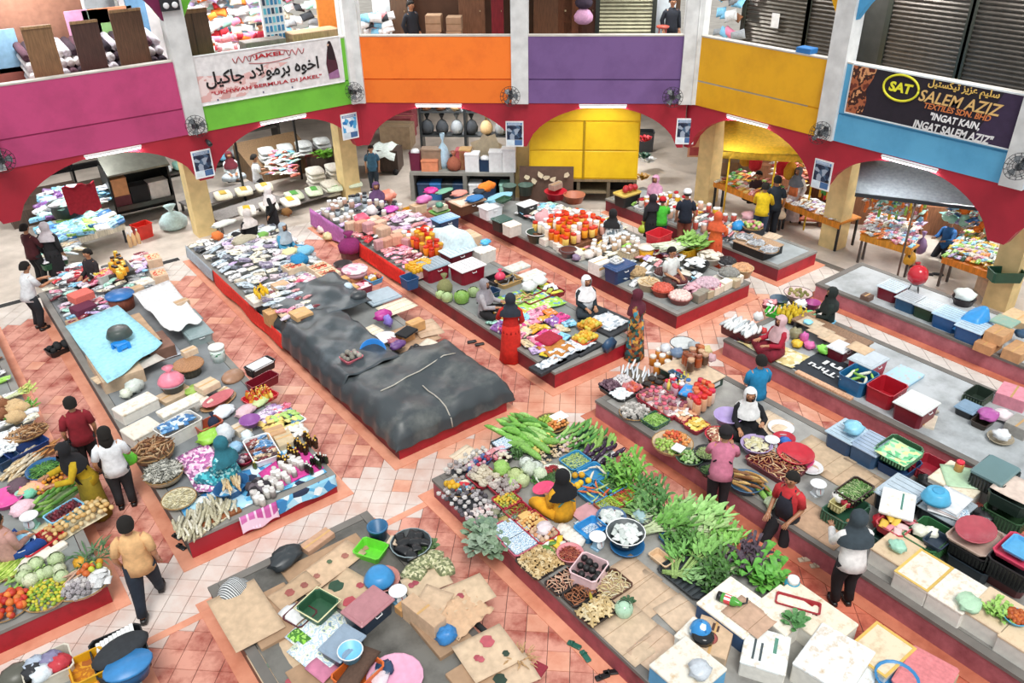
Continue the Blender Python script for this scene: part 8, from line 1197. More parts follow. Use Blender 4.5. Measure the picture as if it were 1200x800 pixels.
carton(1084,492,'folded cream cloth on the bare plinth',.6,.5,.06,PT,20,'#ecd8b8',name='folded_cloth');tub(1146,465,'dark green slatted crate on the bare plinth','#2c3a30',.7,.5,.28,PT,0,'crate',lattice='#5a6a58');lidbox(1134,480,'small black box with a grey blue lid','#202428','#7f9cb4',.55,.5,.24,PT,0,lines=False);bags([(1158,486,'mauve purple plastic bag on a crate','#b05aa0',(.6,.44,.2),PT+.14),(1175,487,'white patterned bag beside the purple one','#e8dce0',(.5,.4,.24)),(1173,510,'white plastic bag on the round lid','#e4e8ea',(.4,.36,.24),PT+.1),(1092,479,'brown white scraps on the bare plinth','#b8a898',(.4,.2,.12))]);carton(1187,465,'bright pink covered box at the right edge',.7,.7,.34,PT,10,'#ec7a94');tub(1152,494,'dark crate under the purple bag','#3a3028',.6,.4,.16,PT,0,'crate');basin(1172,514,'beige round lid at the right edge','#b0a48c',.3,.1);carton(1195,500,'grey sack box at the right edge',.6,.5,.3,PT,0,'#a8a49c')
for k,(px,py,w,d,h,c,lc,lab)in enumerate(((1045,341,.8,.7,.44,'#7a1a2c','#cfe0ea','maroon storage box, first of the far right row'),(1066,354,.75,.7,.42,'#2a5a80','#c4ced4','teal blue storage box, second of the far right row'),(1088,363,.75,.7,.42,'#24402c','#c0ccd2','dark green storage box, third of the far right row'),(1113,374,.85,.8,.46,'#1f5a94','#b4d4e8','blue storage box, fourth of the far right row'),(1140,388,.85,.8,.46,'#1f558c','#bcd4e4','blue storage box under the blue tarpaulin'))):lidbox(px,py,lab,c,lc,w,d,h,PT,0)
t=thing('stool','grey stool carrying the red ball','stool',loc(1073,336,PT,.3));ob('seat',G().lathe([(.2,.26),(.22,.3)],12),col('grey'),t)
for a in range(3):ob('leg',cached(('sl3',),lambda:G().tube([(.2,0,0),(.12,0,.27)],.02,5)),col('dark'),t,(0,0,0),a*2.1)
tag(ob('ball',lib('ball'),col('#c8303c','g'),None,at(1073,333,PT+.3)-Vector((0,0,0)),0,.46),'shiny red ball on the grey stool','ball');b=basin(1129,352,'dark basket of white plastic on the far right plinth','#2f2428',.36,.24);item('ball','plastic_bag','white plastic bag in the dark basket','bag',b[0].location+K*Vector((0,0,.14)),None,col('#e6f0ec','p'),0,None,(.66,.6,.36));carton(1016,348,'small brown box before the maroon storage box',.3,.3,.16,PT,0,'#7a5a4a')
drape('blue_sheet','bright blue plastic sheet thrown over the storage box',16.15,16.75,5.8,6.3,.74,.5,[(16.6,6.0,.25,.22)],col('#3a9ae0','p'),.1,18,3,(1,1,1,1),'sheet')
for px,py,w,d,h,z,c,lab in((1170,392,.7,.5,.3,PT+.26,'#e0a050','orange brown carton, upper one beside the blue sheet'),(1158,404,.7,.5,.26,PT,'#d8903c','orange brown carton, lower one beside the blue sheet'),(1192,412,.8,.5,.3,PT,'#d89a4c','orange brown carton at the right picture edge'),(1196,375,.8,.9,.24,PT,'#e0b878','flat tan carton under the green lid')):carton(px,py,lab,w,d,h,z,0,c)
foam(1178,376,'grey green lid on the orange brown carton',.6,.6,.05,PT+.56,0,'#8fb0a0',None,'lid','#7f9c90');bags([(1198,392,'dark blue green plastic bag at the right picture edge','#3a5a78',(.4,.4,.24),PT+.26)])
CB=[(288,720,.95,1.5,0,.46,'#dfb887','biggest blank cardboard sheet at the left of the covered stall',()),(338,785,.95,1.5,0,.36,'#e2bd8c','printed cardboard sheet with cherry prints at the bottom',((-.1,-.25,.07,'#b83044'),(.0,-.28,.06,'#c04050'),(-.2,.3,.08,'#5a8a60'))),(385,665,1.5,.62,14,.42,'#d9b080','long printed cardboard sheet at the back of the covered stall',((-.3,.0,.07,'#b0604a'),(.1,.08,.06,'#5f7a50'),(.4,-.05,.08,'#b8644c'))),(345,692,.9,.5,10,.46,'#d4aa78','printed cardboard sheet overlapping the long one',((-.1,0,.1,'#b04a3c'),(.2,-.05,.08,'#a85040'))),(405,690,.85,.8,20,.4,'#dcb684','cardboard sheet with a dark green square and red circles',((-.05,.2,.16,'#2c5a40'),(.2,-.2,.08,'#c02c40'),(-.22,-.34,.16,'#c8243c'))),(500,682,.9,.55,-10,.5,'#e2c090','cardboard sheet with cherries right of the scale',((-.3,.05,.07,'#b8304a'),(-.2,.07,.07,'#b02844'))),(545,697,1.0,.7,-8,.52,'#e0bc8c','cardboard sheet with a red berry print over the brown paper',((-.1,0,.08,'#b02a40'),)),(505,708,.8,.6,30,.54,'#dcb688','blank cardboard sheet left of the brown paper',()),(572,765,1.0,.9,-6,.48,'#e2be90','cardboard sheet with a big red half circle print',((.1,.2,.14,'#d03a50'),(-.22,.0,.07,'#c03048'),(-.18,-.06,.07,'#c83a50'),(.25,-.2,.07,'#2f4a38'))),(598,792,.9,.6,-10,.42,'#dcb88c','blank cardboard sheet at the bottom edge of the covered stall',((-.2,0,.13,'#2a4434'),))]
for px,py,w,d,rot,z,c,lab,mk in CB:sheet(px,py,lab,w,d,z,rot,c,bow=.035,marks=mk,n=8,fold=False)
for k,(u,v,w,d,h)in enumerate(((2.0,8.0,.7,1.1,.06),(2.05,6.6,.6,1.2,.0),(3.0,8.5,1.2,.5,.02),(3.6,6.4,.5,.9,.1),(3.55,5.5,.55,.8,.06))):t=thing('carton',['low box under the biggest blank cardboard','low box under the cherry printed cardboard','low box under the long printed cardboard','box under the cherry and berry sheets','box under the red half circle sheet'][k],'box',(u,v,PT));ob('body',G().bbox(-w/2,w/2,-d/2*.8,d/2*.8,0,.02+h*.5,.008),col('#b98c5c','k'),t)
o=ob('striped_cloth',G().sheet(12,8,lambda a,q:((a-.5)*.7,(q-.5)*.5,.3-.3*(2*(a-.5))**2-.2*(2*(q-.5))**2+.02*sin(a*20)),.02),Mpat('stripes',['#26292e','#cfd4d6','#26292e','#e0e4e4'],9,'wav',stretch=(1,.4,1)),None,loc(272,687,PT,.3),rz(30));tag(o,'black and white striped cloth bundle at the left corner of the covered stall','cloth')
carton(497,724,'upright cardboard side with berry print facing the dark floor',.3,.9,.46,PT,10,'#d4a878',name='cardboard_box');item('ball','plastic_bag','blue white plastic bag under the cardboard','bag',loc(523,745,PT,.3),None,col('#3a86c8','p'),0,None,(.4,.36,.36));o=ob('brown_paper',G().sheet(14,10,lambda a,q:((a-.5)*.95,(q-.5)*.75,.1+.05*sin(a*23+q*5)*cos(q*17-a*4)+.05*sin(a*3)),.01),col('#dfae78','k'),None,loc(542,722,.42,.1),.2);tag(o,'crumpled brown packing paper between the cardboard sheets','paper')
for k in range(4):item('sack','corn_husk_bundle',['first','second','third','fourth'][k]+' grey green leaf packed bundle behind the cherry cardboard','bundle',loc(*[(495,660),(508,655),(520,665),(485,672)][k],PT,.25),None,Mpat('husk',['#8f946a','#b8b890','#6a7050','#d0cca8','#7f8660'],12,'vor'),40*k,None,(.5,.5,.7))
greens(497,641,'dark green pineapple leaves beside the black basin','leafy',.6,'#6a8a58');tub(435,646,'lime green tub on the covered stall','#6fdc3c',.5,.62,.2,PT,30,tp=.06);t=thing('bucket','dark blue bucket at the corner of the covered stall','bucket',loc(443,623,PT,.34));ob('bucket_body',G().lathe([(.17,0),(.21,.3),(.225,.3),(.225,.34),(.19,.34),(.15,.05),(.001,.05)],16),col('#2f6a94'),t)
b=basin(482,641,'black basin of dark stuff beside the leaves','#2c3438',.42,.26,rim='#8fa0a4');hp(b,'pack','black parcel in the black basin of the covered stall','bag',['black'],9,.3,kind='p',hh=.05);tag(ob('cardboard_scrap',G().box(-.12,.12,-.2,.2,0,.02),col('#e8c8a0','k'),None,loc(466,634,PT+.2,.02),.6),'small cardboard scrap beside the black basin','cardboard')
basin(448,680,'pink rimmed basin under the blue upturned bowl','#cc8a80',.36,.12);t=thing('bowl','blue upturned bowl on the pink rimmed basin','bowl',loc(444,674,PT+.13,.2));ob('bowl_body',G().lathe([(.31,0),(.3,.04),(.22,.18),(.17,.2),(.001,.2)],18),col('#3a90cc'),t);scale(467,698,'pale blue weighing scale on the covered stall','#8fc4e0',rot=10);carton(471,713,'orange yellow small box before the scale',.2,.2,.16,PT,10,'#e8a030')
lidbox(432,716,'dark navy box with a dusty pink lid on the covered stall','#26364a','#b07a80',.85,.6,.36,PT,14,lines=False);b=tub(373,712,'green dish basket with a cream rim','#2f5a40',.6,.6,.2,PT+.1,20,'basket');ob('rim',G().tube([(-.31,-.31,.2),(.31,-.31,.2),(.31,.31,.2),(-.31,.31,.2),(-.31,-.31,.2)],.015,5),col('#e0dcae'),b[0]);tub(352,722,'maroon crate beside the green dish basket','#5a2028',.5,.5,.12,PT,20,'crate')
PRT=Mpat('print_sheet',['#eef2f0','#e6eeea','#b8d0e0','#eef2f0','#d8e4c8','#7f98b0'],7,'noise')
for k,(px,py,w,d,c,lab)in enumerate(((375,738,1.0,.8,PRT,'big white printed carton sheet in the covered stall'),(345,718,.4,.5,col('white','k'),'small white carton with a blue mark'),(370,765,.6,.9,PRT,'white printed sheet beside the grey box'),(352,745,.3,.4,Mpat('greenprint',['#8fd04a','#4a8030','#a8dc70'],8,'noise'),'lime green printed box side'),(378,782,.4,.5,col('#e06a9c','k'),'magenta pink printed sheet'))):tag(ob('printed_sheet',G().sheet(5,5,lambda a,q:((a-.5)*w,(q-.5)*d,.03*sin(a*4)),.012),c,None,loc(px,py,PT+.08+.01*k,.02),rz(14)),lab,'paper')
t,*_=lidbox(402,758,'grey blue box beside the light blue cup','#3a4450','#94a8bc',.7,.55,.3,PT+.05,20,lines=False);basin(411,766,'light blue cup on the grey blue box','#7fc8e8',.22,.2,PT+.3,rim='white');b=tub(420,790,'orange tub at the bottom of the covered stall','#d86a2c',.8,.6,.24,PT,14);item('pack','brown_bag','long brown bag in the orange tub','bag',loc(420,784,PT+.16,.1),None,col('#5a4438','c'),30,None,(.9,.6,.5));t=basin(463,795,'pink round sheet at the bottom edge','#e4a8c4',.5,.12);bags([(450,783,'navy plastic bag beside the pink round sheet','#2f4a6a',(.36,.3,.16)),(445,795,'white pink bag beside the pink round sheet','#e8dce4',(.4,.3,.16))])
item('ball','plastic_bag','black glossy plastic bag at the back edge of the covered stall','bag',loc(335,655,PT,.2),None,col('#33393d','p'),20,None,(.75,.5,.3));carton(372,634,'torn open carton flap at the back edge of the covered stall',.7,.3,.12,PT,14,'#d49a6c');tag(ob('mat_roll',G().tube([(-.4,0,.06),(.4,0,.06)],.06,8),col('#2a2c2e','c'),None,loc(574,745,PT,.1),rz(95)),'black rolled mat at the right edge of the covered stall','mat');tag(stuff(ob('dry_leaves',lib('chive'),col('#c8a070','v'),None,loc(610,770,PT,.1),0,.7)),'dry brown leaves at the right edge of the covered stall','leaves');item('cloth','cloth','maroon dotted cloth piece at the right edge of the covered stall','cloth',loc(630,785,PT,.05),.34,col('#9a3040','c'),20)
# ================================================================ people
K=1
SK='#b98462'
def ik(a,t,l1,l2,hint):
 d=t-a;L_=min(d.length,(l1+l2)*.999);d=d.normalized();x=(l1*l1-l2*l2+L_*L_)/(2*L_);y=sqrt(max(0,l1*l1-x*x))
 h=hint-d*hint.dot(d);h=h.normalized()if h.length>1e-4 else Vector((0,0,1));return a+d*x+h*y,a+d*L_
def person(name,lab,head,h,z0,yaw,pose='stand',top='white',bot='dark',scarf=None,hair='#17130f',skin=SK,dress=False,hands=None,lean=0,short=False,cap=None,apron=None,feet=None,walk=0,pat=None,bag=None,pos=None):
 H=h;hipz=dict(stand=.52,sit=.07,edge=.05)[pose]*H;tl=.30*H;sh=hipz+tl
 toph=sh+.185*H;la=radians(lean)
 p=Vector(pos)if pos else at(*head,z0+toph*cos(la)*.99);y_=rz(yaw)
 if not pos:p-=Vector((-sin(y_),cos(y_),0))*(sin(la)*.48*H)
 t=thing('person',lab,'person',(p.x,p.y,z0),y_);V=Vector
 up=V((0,sin(la),cos(la)));hip=V((0,0,hipz));ch=hip+up*(tl*.68);nb=hip+up*tl;nk=nb+up*.045*H;hd=nk+V((0,sin(la)*.03+.012*H,.07*H))
 S_={s:nb+V((s*.105*H,0,0))-up*.025*H for s in(-1,1)};HJ={s:hip+V((s*.055*H,0,-.01*H))for s in(-1,1)}
 hands=hands or{-1:(-.14,.03,-.315),1:(.14,.03,-.315)}
 EL,WR,KN,AN,TO={},{},{},{},{}
 for s in(-1,1):
  EL[s],WR[s]=ik(S_[s],nb+V(hands[s])*H,.17*H,.155*H,V((s*.35,-.8,-.4)))
  if pose=='stand':f=V((s*.06*H,s*walk*.17*H,.05*H));hint=V((0,1,.0))
  elif pose=='sit':f=V((-s*.03*H,.17*H+.03*H*s,.03*H));hint=V((s,.5,.25))
  else:f=V((s*.09*H,.24*H+s*.05*H,-.40*H));hint=V((s*.15,1,.6))
  if feet:f=V(feet[s])*H
  KN[s],AN[s]=ik(HJ[s],f,.245*H,.225*H,hint);TO[s]=AN[s]+(V((0,.085*H,-.03*H))if pose!='sit' else V((-s*.06*H,.03*H,-.005*H)))
 bm=bmesh.new();ly=bm.verts.layers.skin.verify();
 def v(c,r,root=False):
  q=bm.verts.new(c);q[ly].radius=(r*H,r*H);q[ly].use_root=root;return q
 def chain(a,pts):
  for c,r in pts:q=v(c,r);bm.edges.new((a,q));a=q
  return a
 pv=v(hip,.075,True);cv=chain(pv,[(hip+up*tl*.35,.068),(ch,.075),(nb,.04)]);hv=chain(cv,[(nk,.03),(hd-V((0,-.008*H,.03*H)),.042),(hd+V((0,0,.012*H)),.056),(hd+V((0,-.008*H,.05*H)),.046)])
 hm=hv.link_edges[0].other_vert(hv);chain(hm,[(hd+V((0,.066*H,-.006*H)),.008)])
 cc=[q for q in bm.verts if(q.co-ch).length<1e-5][0]
 for s in(-1,1):
  chain(hm,[(hd+V((s*.06*H,-.005*H,0)),.012)])
  w_=chain(cc,[(S_[s],.036),(EL[s],.026),(WR[s],.018)]);d=(WR[s]-EL[s]).normalized();sd_=d.cross(V((0,0,1)));sd_=sd_.normalized()if sd_.length>.1 else V((1,0,0));dn=sd_.cross(d)
  pm=chain(w_,[(WR[s]+d*.03*H,.019)])
  for k,l in enumerate((.036,.045,.05,.046)):
   o=sd_*(k-1.5)*.012*H;chain(pm,[(WR[s]+d*.05*H+o,.0062),(WR[s]+d*(.05+l*.6)*H+o*1.2-dn*.006*H,.0056),(WR[s]+d*(.05+l)*H+o*1.2-dn*.018*H,.0045)])
  chain(w_,[(WR[s]+d*.03*H-sd_*s*.024*H-dn*.01*H,.0075),(WR[s]+d*.055*H-sd_*s*.032*H-dn*.02*H,.0055)])
  chain(pv,[(HJ[s]+V((0,0,-.01*H)),.058),(KN[s],.04),(AN[s],.026),(TO[s],.02)])
 me=bpy.data.meshes.new('body');bm.to_mesh(me);bm.free();me.materials.append(M(skin,'p'));o=bpy.data.objects.new('body',me);o.parent=t;COL.objects.link(o)
 o.modifiers.new('skin','SKIN').use_smooth_shade=True;sb=o.modifiers.new('smooth','SUBSURF');sb.levels=sb.render_levels=1
 for s in(-1,1):ob('eye',G().ell(hd+V((s*.022*H,.052*H,.008*H)),(.009*H,.006*H,.006*H),6,4),col('#1a1412','g'),o)
 ob('mouth',G().ell(hd+V((0,.052*H,-.032*H)),(.016*H,.006*H,.005*H),6,4),col('#8a4a42'),o)
 kd='c';tm=pat or col(top,kd)
 def ring(c,rx,ry,ax=up):return[c+V((rx*H*cos(q*pi/6),0,0))+ax.cross(V((1,0,0))).normalized()*(ry*H*sin(q*pi/6))for q in range(12)]
 g=G().loft([ring(hip-up*.06*H,.123,.104),ring(hip+up*.03*H,.114,.093),ring(hip+up*.13*H,.1,.08),ring(ch+up*.0*H,.118,.088),ring(nb-up*.035*H,.118,.072),ring(nb-up*.004*H,.075,.055),ring(nk-up*.02*H,.044,.042)])
 for s in(-1,1):
  m_=EL[s]if not short else S_[s]+(EL[s]-S_[s])*.8
  g.tube([S_[s]+V((-s*.03*H,0,.0)),S_[s]+(EL[s]-S_[s])*.2,m_]+([]if short else[WR[s]-(WR[s]-EL[s])*.08]),[.044*H,.043*H,.039*H if short else .037*H]+([]if short else[.03*H]),8)
 ob('shirt' if not dress else 'dress_top',g,tm,t);bmats=(pat or col(top,kd))if dress and bot is None else col(bot,kd);g=G()
 if dress and pose=='stand':
  ft=(AN[-1]+AN[1])/2;ns=14;wv=lambda c,r,k:[c+V((r*H*cos(q*2*pi/ns)*(1+k*sin(q*3)),r*.85*H*sin(q*2*pi/ns)*(1+k*cos(q*4)),0))for q in range(ns)]
  g.loft([wv(ft+V((0,0,-.03*H)),.155,.07),wv(ft+(hip-ft)*.4,.135,.05),wv(ft+(hip-ft)*.8,.125,.02),wv(hip+up*.05*H,.114,0)][::1])
  ob('skirt',g,bmats,t)
 else:
  rr=(.085,.075,.06)if dress else(.072,.054,.042);g.ell(hip-V((0,0,.0)),(.1*H,.08*H,.075*H),10,6)
  for s in(-1,1):g.tube([HJ[s]+V((0,0,.01*H)),HJ[s]+(KN[s]-HJ[s])*.5,KN[s],KN[s]+(AN[s]-KN[s])*.5,AN[s]+(KN[s]-AN[s])*.06],[rr[0]*H,rr[0]*.93*H,rr[1]*H,rr[2]*1.05*H,rr[2]*H],9)
  if pose=='sit' and dress:g.ell(hip+V((0,.1*H,-.01*H)),(.19*H,.15*H,.06*H),12,6)
  ob('trousers' if not dress else 'skirt',g,bmats,t)
 for s in(-1,1):
  d=(TO[s]-AN[s]);d.z=0;d=d.normalized()if d.length>.01 else V((0,1,0));c=AN[s]+d*.03*H+V((0,0,-.025*H));ob('shoe',G().loft([[c+d*(a*H)+d.cross(V((0,0,1)))*(b_*H*w2)+V((0,0,e*H))for b_,e in((-.03,-.024),(.03,-.024),(.026,.012),(-.026,.012))]for a,w2 in((-.06,.7),(-.03,1),(.05,1.1),(.085,.6))]),col(['#1e1c1c','#c85a68'][lab.find('red apron')>0]),t)
 if scarf:
  g=G();n=16;rows=[]
  for r_,z,fw in((.001,.085,-.01),(.04,.078,-.008),(.064,.05,-.006),(.072,.015,-.004),(.07,-.02,-.002),(.062,-.05,.004),(.066,-.075,.006)):rows.append([hd+V((r_*H*sin(q*2*pi/n),(fw*H)+r_*1.08*H*cos(q*2*pi/n),z*H))for q in range(n)])
  for c,rx,ry in((nb+up*.0,.1,.075),(nb-up*.05*H,.142,.105),(nb-up*.12*H,.15,.115)):rows.append([c+V((rx*H*sin(q*2*pi/n),ry*H*cos(q*2*pi/n)*(1.1 if cos(q*2*pi/n)>0 else 1),-.03*H*cos(q*2*pi/n)*(c!=nb)))for q in range(n)])
  fs=[]
  for i in range(len(rows)-1):
   for q in range(n):
    j=(q+1)%n
    if i in(2,3,4)and(q in(0,1,n-1,n-2)):continue
    fs.append((i*n+q,i*n+n+q,i*n+n+j,i*n+j))
  g.add(sum(rows,[]),fs,0,True);ob('headscarf',g,col(scarf,'c'),t)
 else:
  c=hd+V((0,-.012*H,.022*H));g=G();n=14;rows=[[c+V((r_*H*sin(q*2*pi/n),r_*1.05*H*cos(q*2*pi/n)-e*H,z*H))for q in range(n)]for r_,z,e in((.001,.056,0),(.04,.047,0),(.06,.022,0),(.066,-.01,.006),(.06,-.045 if not cap else-.03,.02))]
  g.add(sum(rows,[]),[(i*n+q,i*n+n+q,i*n+n+(q+1)%n,i*n+(q+1)%n)for i in range(4)for q in range(n)if not(i==3 and q in(0,1,2,n-1,n-2))],0,True)
  if 'long hair' in lab or 'shoulder length' in lab:g.loft([[c+V((.062*H*cos(q*pi/4),-.03*H+.03*H*sin(q*pi/4),0))for q in range(8)],[c+V((.07*H*cos(q*pi/4),-.045*H+.028*H*sin(q*pi/4),-.1*H))for q in range(8)],[c+V((.03*H*cos(q*pi/4),-.05*H+.015*H*sin(q*pi/4),-.16*H))for q in range(8)]])
  ob('hair',g,col(hair,'c'),t)
  if cap:ob('cap',G().lathe([(.07*H,0),(.072*H,.03*H),(.05*H,.065*H),(.001,.075*H)],14,c=c-V((0,0,.005*H))).box(-.045*H,.045*H,.05*H,.12*H,c.z-.006*H,c.z+.004*H),col(cap,'c'),t)
 if apron:
  fr=V((0,.095*H,0));a=hip-up*.02*H+fr;b=nb-up*.07*H+fr*.93;g=G();g.loft([[a+V((x*H,y*H,0))for x,y in((-.095,-.02),(.095,-.02),(.06,.008),(-.06,.008))],[(a+b)/2+V((x*H,y*H,0))for x,y in((-.09,-.02),(.09,-.02),(.06,.012),(-.06,.012))],[b+V((x*H,y*H,0))for x,y in((-.06,-.02),(.06,-.02),(.05,.004),(-.05,.004))]])
  for s in(-1,1):g.tube([b+V((s*.05*H,-.005*H,0)),nb+V((s*.055*H,.01*H,.012*H)),nb+V((s*.02*H,-.085*H,-.07*H)),ch+V((-s*.09*H,-.075*H,-.06*H))],.009*H,5)
  ob('apron',g,col(apron,'c'),t)
 if bag:
  lab2,c,s=bag;q=t.matrix_basis@(WR[s]+V((0,.02*H,-.04*H))if 'carried' in lab2 else hip+V((s*.14*H,-.03*H,-.0)));bb=thing('bag',lab2,'bag',q-V((0,0,.3)),y_);ob('bag_body',lib('bagtie'),col(c,'p'),bb,(0,0,0),0,(.3,.24,.34))
 return t
FWD={-1:(-.10,.22,-.16),1:(.10,.22,-.16)};LAP={-1:(-.07,.17,-.22),1:(.07,.17,-.22)}
P_=person
P_('person','man in a white shirt and dark trousers bending over the far left stall',(30,308),1.62,0,-75,top='#eef1f4',bot='#23262c',hands=FWD,lean=12,short=True)
P_('person','person in a dark maroon top and black trousers at the far left',(27,263),1.6,0,-60,top='#4a1a20',bot='#17171a',hands=FWD)
P_('person','woman in black with a greyish white headscarf at the far left',(50,262),1.56,0,-30,top='#1d1d20',bot=None,dress=True,scarf='#cfc8cc')
P_('person','dark haired seller in black, white and red sitting among goods at the rear left',(101,292),1.55,PT,120,'sit',top='#2a2428',bot='#8a3040',hands=LAP)
P_('person','woman with dark tied hair in a maroon shirt and black trousers, seen from behind',(80,467),1.58,0,-5,top='#8c1c2a',bot='#1e1c20',short=True,bag=('black shoulder bag on the hip of the woman in maroon','#222226',-1))
P_('person','woman with shoulder length black hair in a white t-shirt, seen from behind',(120,502),1.58,0,-12,top='#eef2f6',bot='#2a2c30',short=True,hands={-1:(-.16,.05,-.3),1:(.12,.16,-.2)},bag=('small bright green bag carried at the waist of the woman in the white t-shirt','#6fd83c',1))
P_('person','woman in a mustard yellow dress with a black headscarf bending over the vegetables',(70,532),1.52,0,95,top='#c9a81c',bot='#8f7c1e',dress=True,scarf='#15151a',hands=FWD,lean=18,apron='#2a2420',pos=at(117,603))
P_('person','man in a peach t-shirt and dark jeans walking in the left aisle',(149,593),1.66,0,-20,top='#f0c088',bot='#1f2a38',short=True,walk=1,pos=at(180,712))
P_('person','seller in a teal patterned dress and dark teal headscarf sitting on the dried fish stall',(258,514),1.55,PT,25,'sit',scarf='#2a7080',dress=True,bot=None,pat=Mpat('teal_print',['#2f94a4','#4fc0cc','#2a7f90','#a8dce0','#2a6a7c'],26,'vor'),hands=LAP)
P_('person','seated seller in blue at the left picture edge beside the pink basin',(-8,604),1.5,PT,-60,'sit',top='#c89a90',bot='#1f4a94',hands=LAP)
P_('person','seller in black with a white headscarf sitting on the batik stall',(289,246),1.55,PT,10,'sit',top='#1a1a1e',bot='#1a1a1e',dress=True,scarf='#e6ddd8',hands=LAP)
P_('person','seller in a pale blue grey headscarf and blue dress on the batik stall',(330,262),1.5,PT,200,'sit',top='#4fa4cc',bot='#3f98c4',dress=True,scarf='#b4c4d0',hands=LAP)
P_('person','man in a white t-shirt sitting on the platform among rice sacks',(297,181),1.6,.35,-110,'edge',top='#eceff2',bot='#1d1d20',short=True,hands=FWD)
P_('person','person in white with a maroon headscarf behind the rice sacks',(267,178),1.55,.3,170,'sit',top='#dfe4e6',bot='#c8d4dc',dress=True,scarf='#6a2430',hands=LAP)
P_('person','woman in black with a white headscarf standing by the rice sacks',(313,219),1.5,0,60,top='#17171a',bot=None,dress=True,scarf='#ece6e4')
P_('person','boy in a blue grey t-shirt standing beside the cream pillar',(434,171),1.42,0,150,top='#3f6a84',bot='#2f3a44',short=True)
P_('person','seller in a purple headscarf sitting in the pink patterned goods of the third row',(440,214),1.5,PT,160,'sit',top='#5f4468',bot='#4a3854',dress=True,scarf='#6a4a74',hands=LAP)
P_('person','seller in a grey headscarf and black apron sitting on the edge of the third row',(567,328),1.55,PT,-150,'sit',top='#b8b4b8',bot='#1e1d20',scarf='#8f8c92',apron='#1c1b1e',hands=FWD)
P_('person','woman in a long red dress and navy headscarf standing at the sarong stall',(598,346),1.53,0,-35,top='#c8241c',bot='#d02a1e',dress=True,scarf='#2a303c',hands={-1:(-.12,.2,-.15),1:(.13,.1,-.28)})
P_('person','seller in black with a white headscarf and white apron sitting on the sarong stall',(687,324),1.58,PT,165,'sit',top='#26323a',bot='#2a343c',scarf='#f0f1f4',apron='#dfe4ea',hands=LAP)
P_('person','woman in a colourful flowered dress and maroon headscarf beside the sarong stall',(748,341),1.56,0,30,scarf='#5a1f30',dress=True,bot=None,pat=Mpat('flower_dress',['#8a6a3c','#2f6a6a','#c87a3c','#3a8a9c','#6a2a2a','#d8a84c','#2a4a3a'],15,'vor'),bag=('peach plastic bag carried by the woman in the flowered dress','#e8b880',1))
P_('person','man in a white shirt sitting among the spice bowls',(788,290),1.6,PT,175,'sit',top='#e9efec',bot='#4a3a38',short=True,hands=LAP)
P_('person','seller in a white black patterned tunic and black headscarf in the fourth row',(719,246),1.52,PT,-60,'sit',scarf='#17171a',dress=True,bot=None,pat=Mpat('bw_print',['#dfe6ea','#6a7880','#eef2f4','#a8b4bc'],14,'vor'),hands=FWD,lean=15)
P_('person','boy in a bright green t-shirt and red cap in the back aisle',(777,232),1.36,0,-40,top='#4fc83c',bot='#2a3a5a',short=True,cap='#c8202c',hands=FWD)
P_('person','woman in black with a yellow green bag in the back aisle',(766,229),1.42,0,-30,top='#202024',bot='#1a1a1e',dress=True,scarf='#241f28',bag=('yellow green bag carried by the woman in black in the back aisle','#b8c83c',-1))
P_('person','man in a navy t-shirt, white cap and brown shorts in the back aisle',(806,223),1.58,0,-45,top='#1f2838',bot='#8a5040',short=True,cap='#eef0f2')
P_('person','woman in an orange headscarf and orange dress beside the fifth row',(842,250),1.5,0,-70,top='#e86a34',bot='#c8502a',dress=True,scarf='#e0623a',hands=FWD)
P_('person','seller with a pink headscarf sitting in the fifth row',(769,206),1.5,PT,110,'sit',top='#d8a0c0',bot='#8a3a4a',dress=True,scarf='#dca4c4',hands=LAP)
P_('person','man in a bright yellow shirt and jeans before the snack table',(898,215),1.58,0,-60,top='#f2d020',bot='#3a4c64',hands=FWD,lean=8,bag=('white yellow plastic bag carried by the man in yellow','#f0e4a0',1))
P_('person','tall man in dark grey standing behind the man in yellow',(912,207),1.68,0,-50,top='#2f3a46',bot='#2a2f38',short=True,bag=('cream plastic bag carried by the tall man in dark grey','#e8d0b0',1))
P_('person','dark clothed seller sitting behind the snack table',(890,201),1.5,.5,120,'sit',top='#3f2a30',bot='#2a2428',hands=LAP)
P_('person','woman in a grey headscarf with an orange parcel in the snack stall',(937,197),1.5,.2,90,top='#e8e0dc',bot='#d8c8c8',dress=True,scarf='#6a7078',apron='#e8824c')
P_('person','person in a blue top with a pink bag at the right packet tables',(1117,256),1.45,.25,80,'edge',top='#2f6aa8',bot='#2a2e36',hands=FWD,bag=('pink shoulder bag of the person in blue','#e4b0c4',-1))
P_('person','person in a dark green black top and jeans sitting with the back to the camera',(977,338),1.58,PT,40,'edge',top='#1d2a26',bot='#3f5a7c',scarf='#1c2422',hands=LAP)
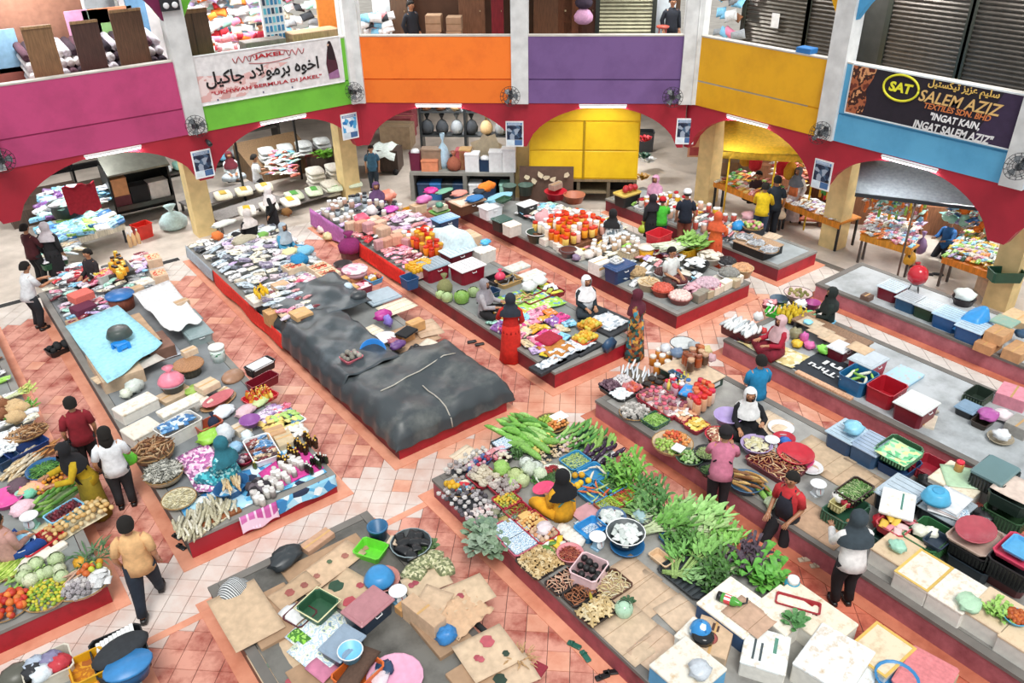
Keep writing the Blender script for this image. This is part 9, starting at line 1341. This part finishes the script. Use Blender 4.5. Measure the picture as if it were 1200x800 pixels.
P_('person','seller in a maroon dress with a pink patterned headscarf sitting on the corner stall',(917,371),1.52,PT,70,'sit',top='#a81c34',bot='#7a1a2c',dress=True,scarf='#e0bcc0',hands=FWD)
P_('person','man in a bright blue t-shirt sitting on the plinth with his back to the camera',(893,417),1.64,PT,-30,'edge',top='#1f86b8',bot='#2a2e38',short=True,hands=LAP)
P_('person','seller in black with a white headscarf sitting on the spice stall',(880,456),1.56,PT,135,'sit',top='#16171c',bot='#16171c',dress=True,scarf='#eef0f0',hands={-1:(-.14,.2,-.12),1:(.1,.22,-.2)})
P_('person','person in a pink t-shirt and dark cap standing at the spice stall',(862,493),1.56,0,-50,top='#d8809c',bot='#241f24',short=True,cap='#1f1a1e',apron='#2a1f2a',hands=FWD,lean=14,pos=at(838,600))
P_('person','man in a red shirt and black red apron sitting on the stall edge',(936,546),1.62,PT,95,'edge',top='#d83a40',bot='#1e1d22',short=True,apron='#232430',hands={-1:(-.1,.1,-.27),1:(.1,.14,-.26)},lean=6,pos=at(922,604,PT))
P_('person','woman in a white blouse and black trousers with a grey headscarf at the foam boxes',(1012,600),1.6,0,-35,top='#eceae8',bot='#17161a',scarf='#3a464e',hands=FWD,lean=8,pos=at(985,708),bag=('red plastic bag carried by the woman in the white blouse','#d82430',1))
P_('person','seller in a yellow dress and long black headscarf sitting among the vegetables',(660,553),1.56,PT,-10,'sit',top='#e8a820',bot='#e0a01c',dress=True,scarf='#121216',hands=LAP,apron='#5f9488')
P_('person','child in a red shirt in the upstairs toy shop',None,1.4,3.9,180,top='#a81c34',bot='#2a2a30',short=True,pos=wl_(WL,on(WL,306,40,1.35)[0],1.35,3.9))
P_('person','person in black trousers standing in the shop above the orange balcony',None,1.7,3.9,190,top='#20242c',bot='#1f232c',pos=wl_(WB,on(WB,482,20,1.2)[0],1.2,3.9))
P_('person','person in dark clothes behind the stool above the purple balcony',None,1.66,3.9,150,top='#262a33',bot='#20242c',pos=wl_(WB,on(WB,787,20,1.9)[0],1.9,3.9))
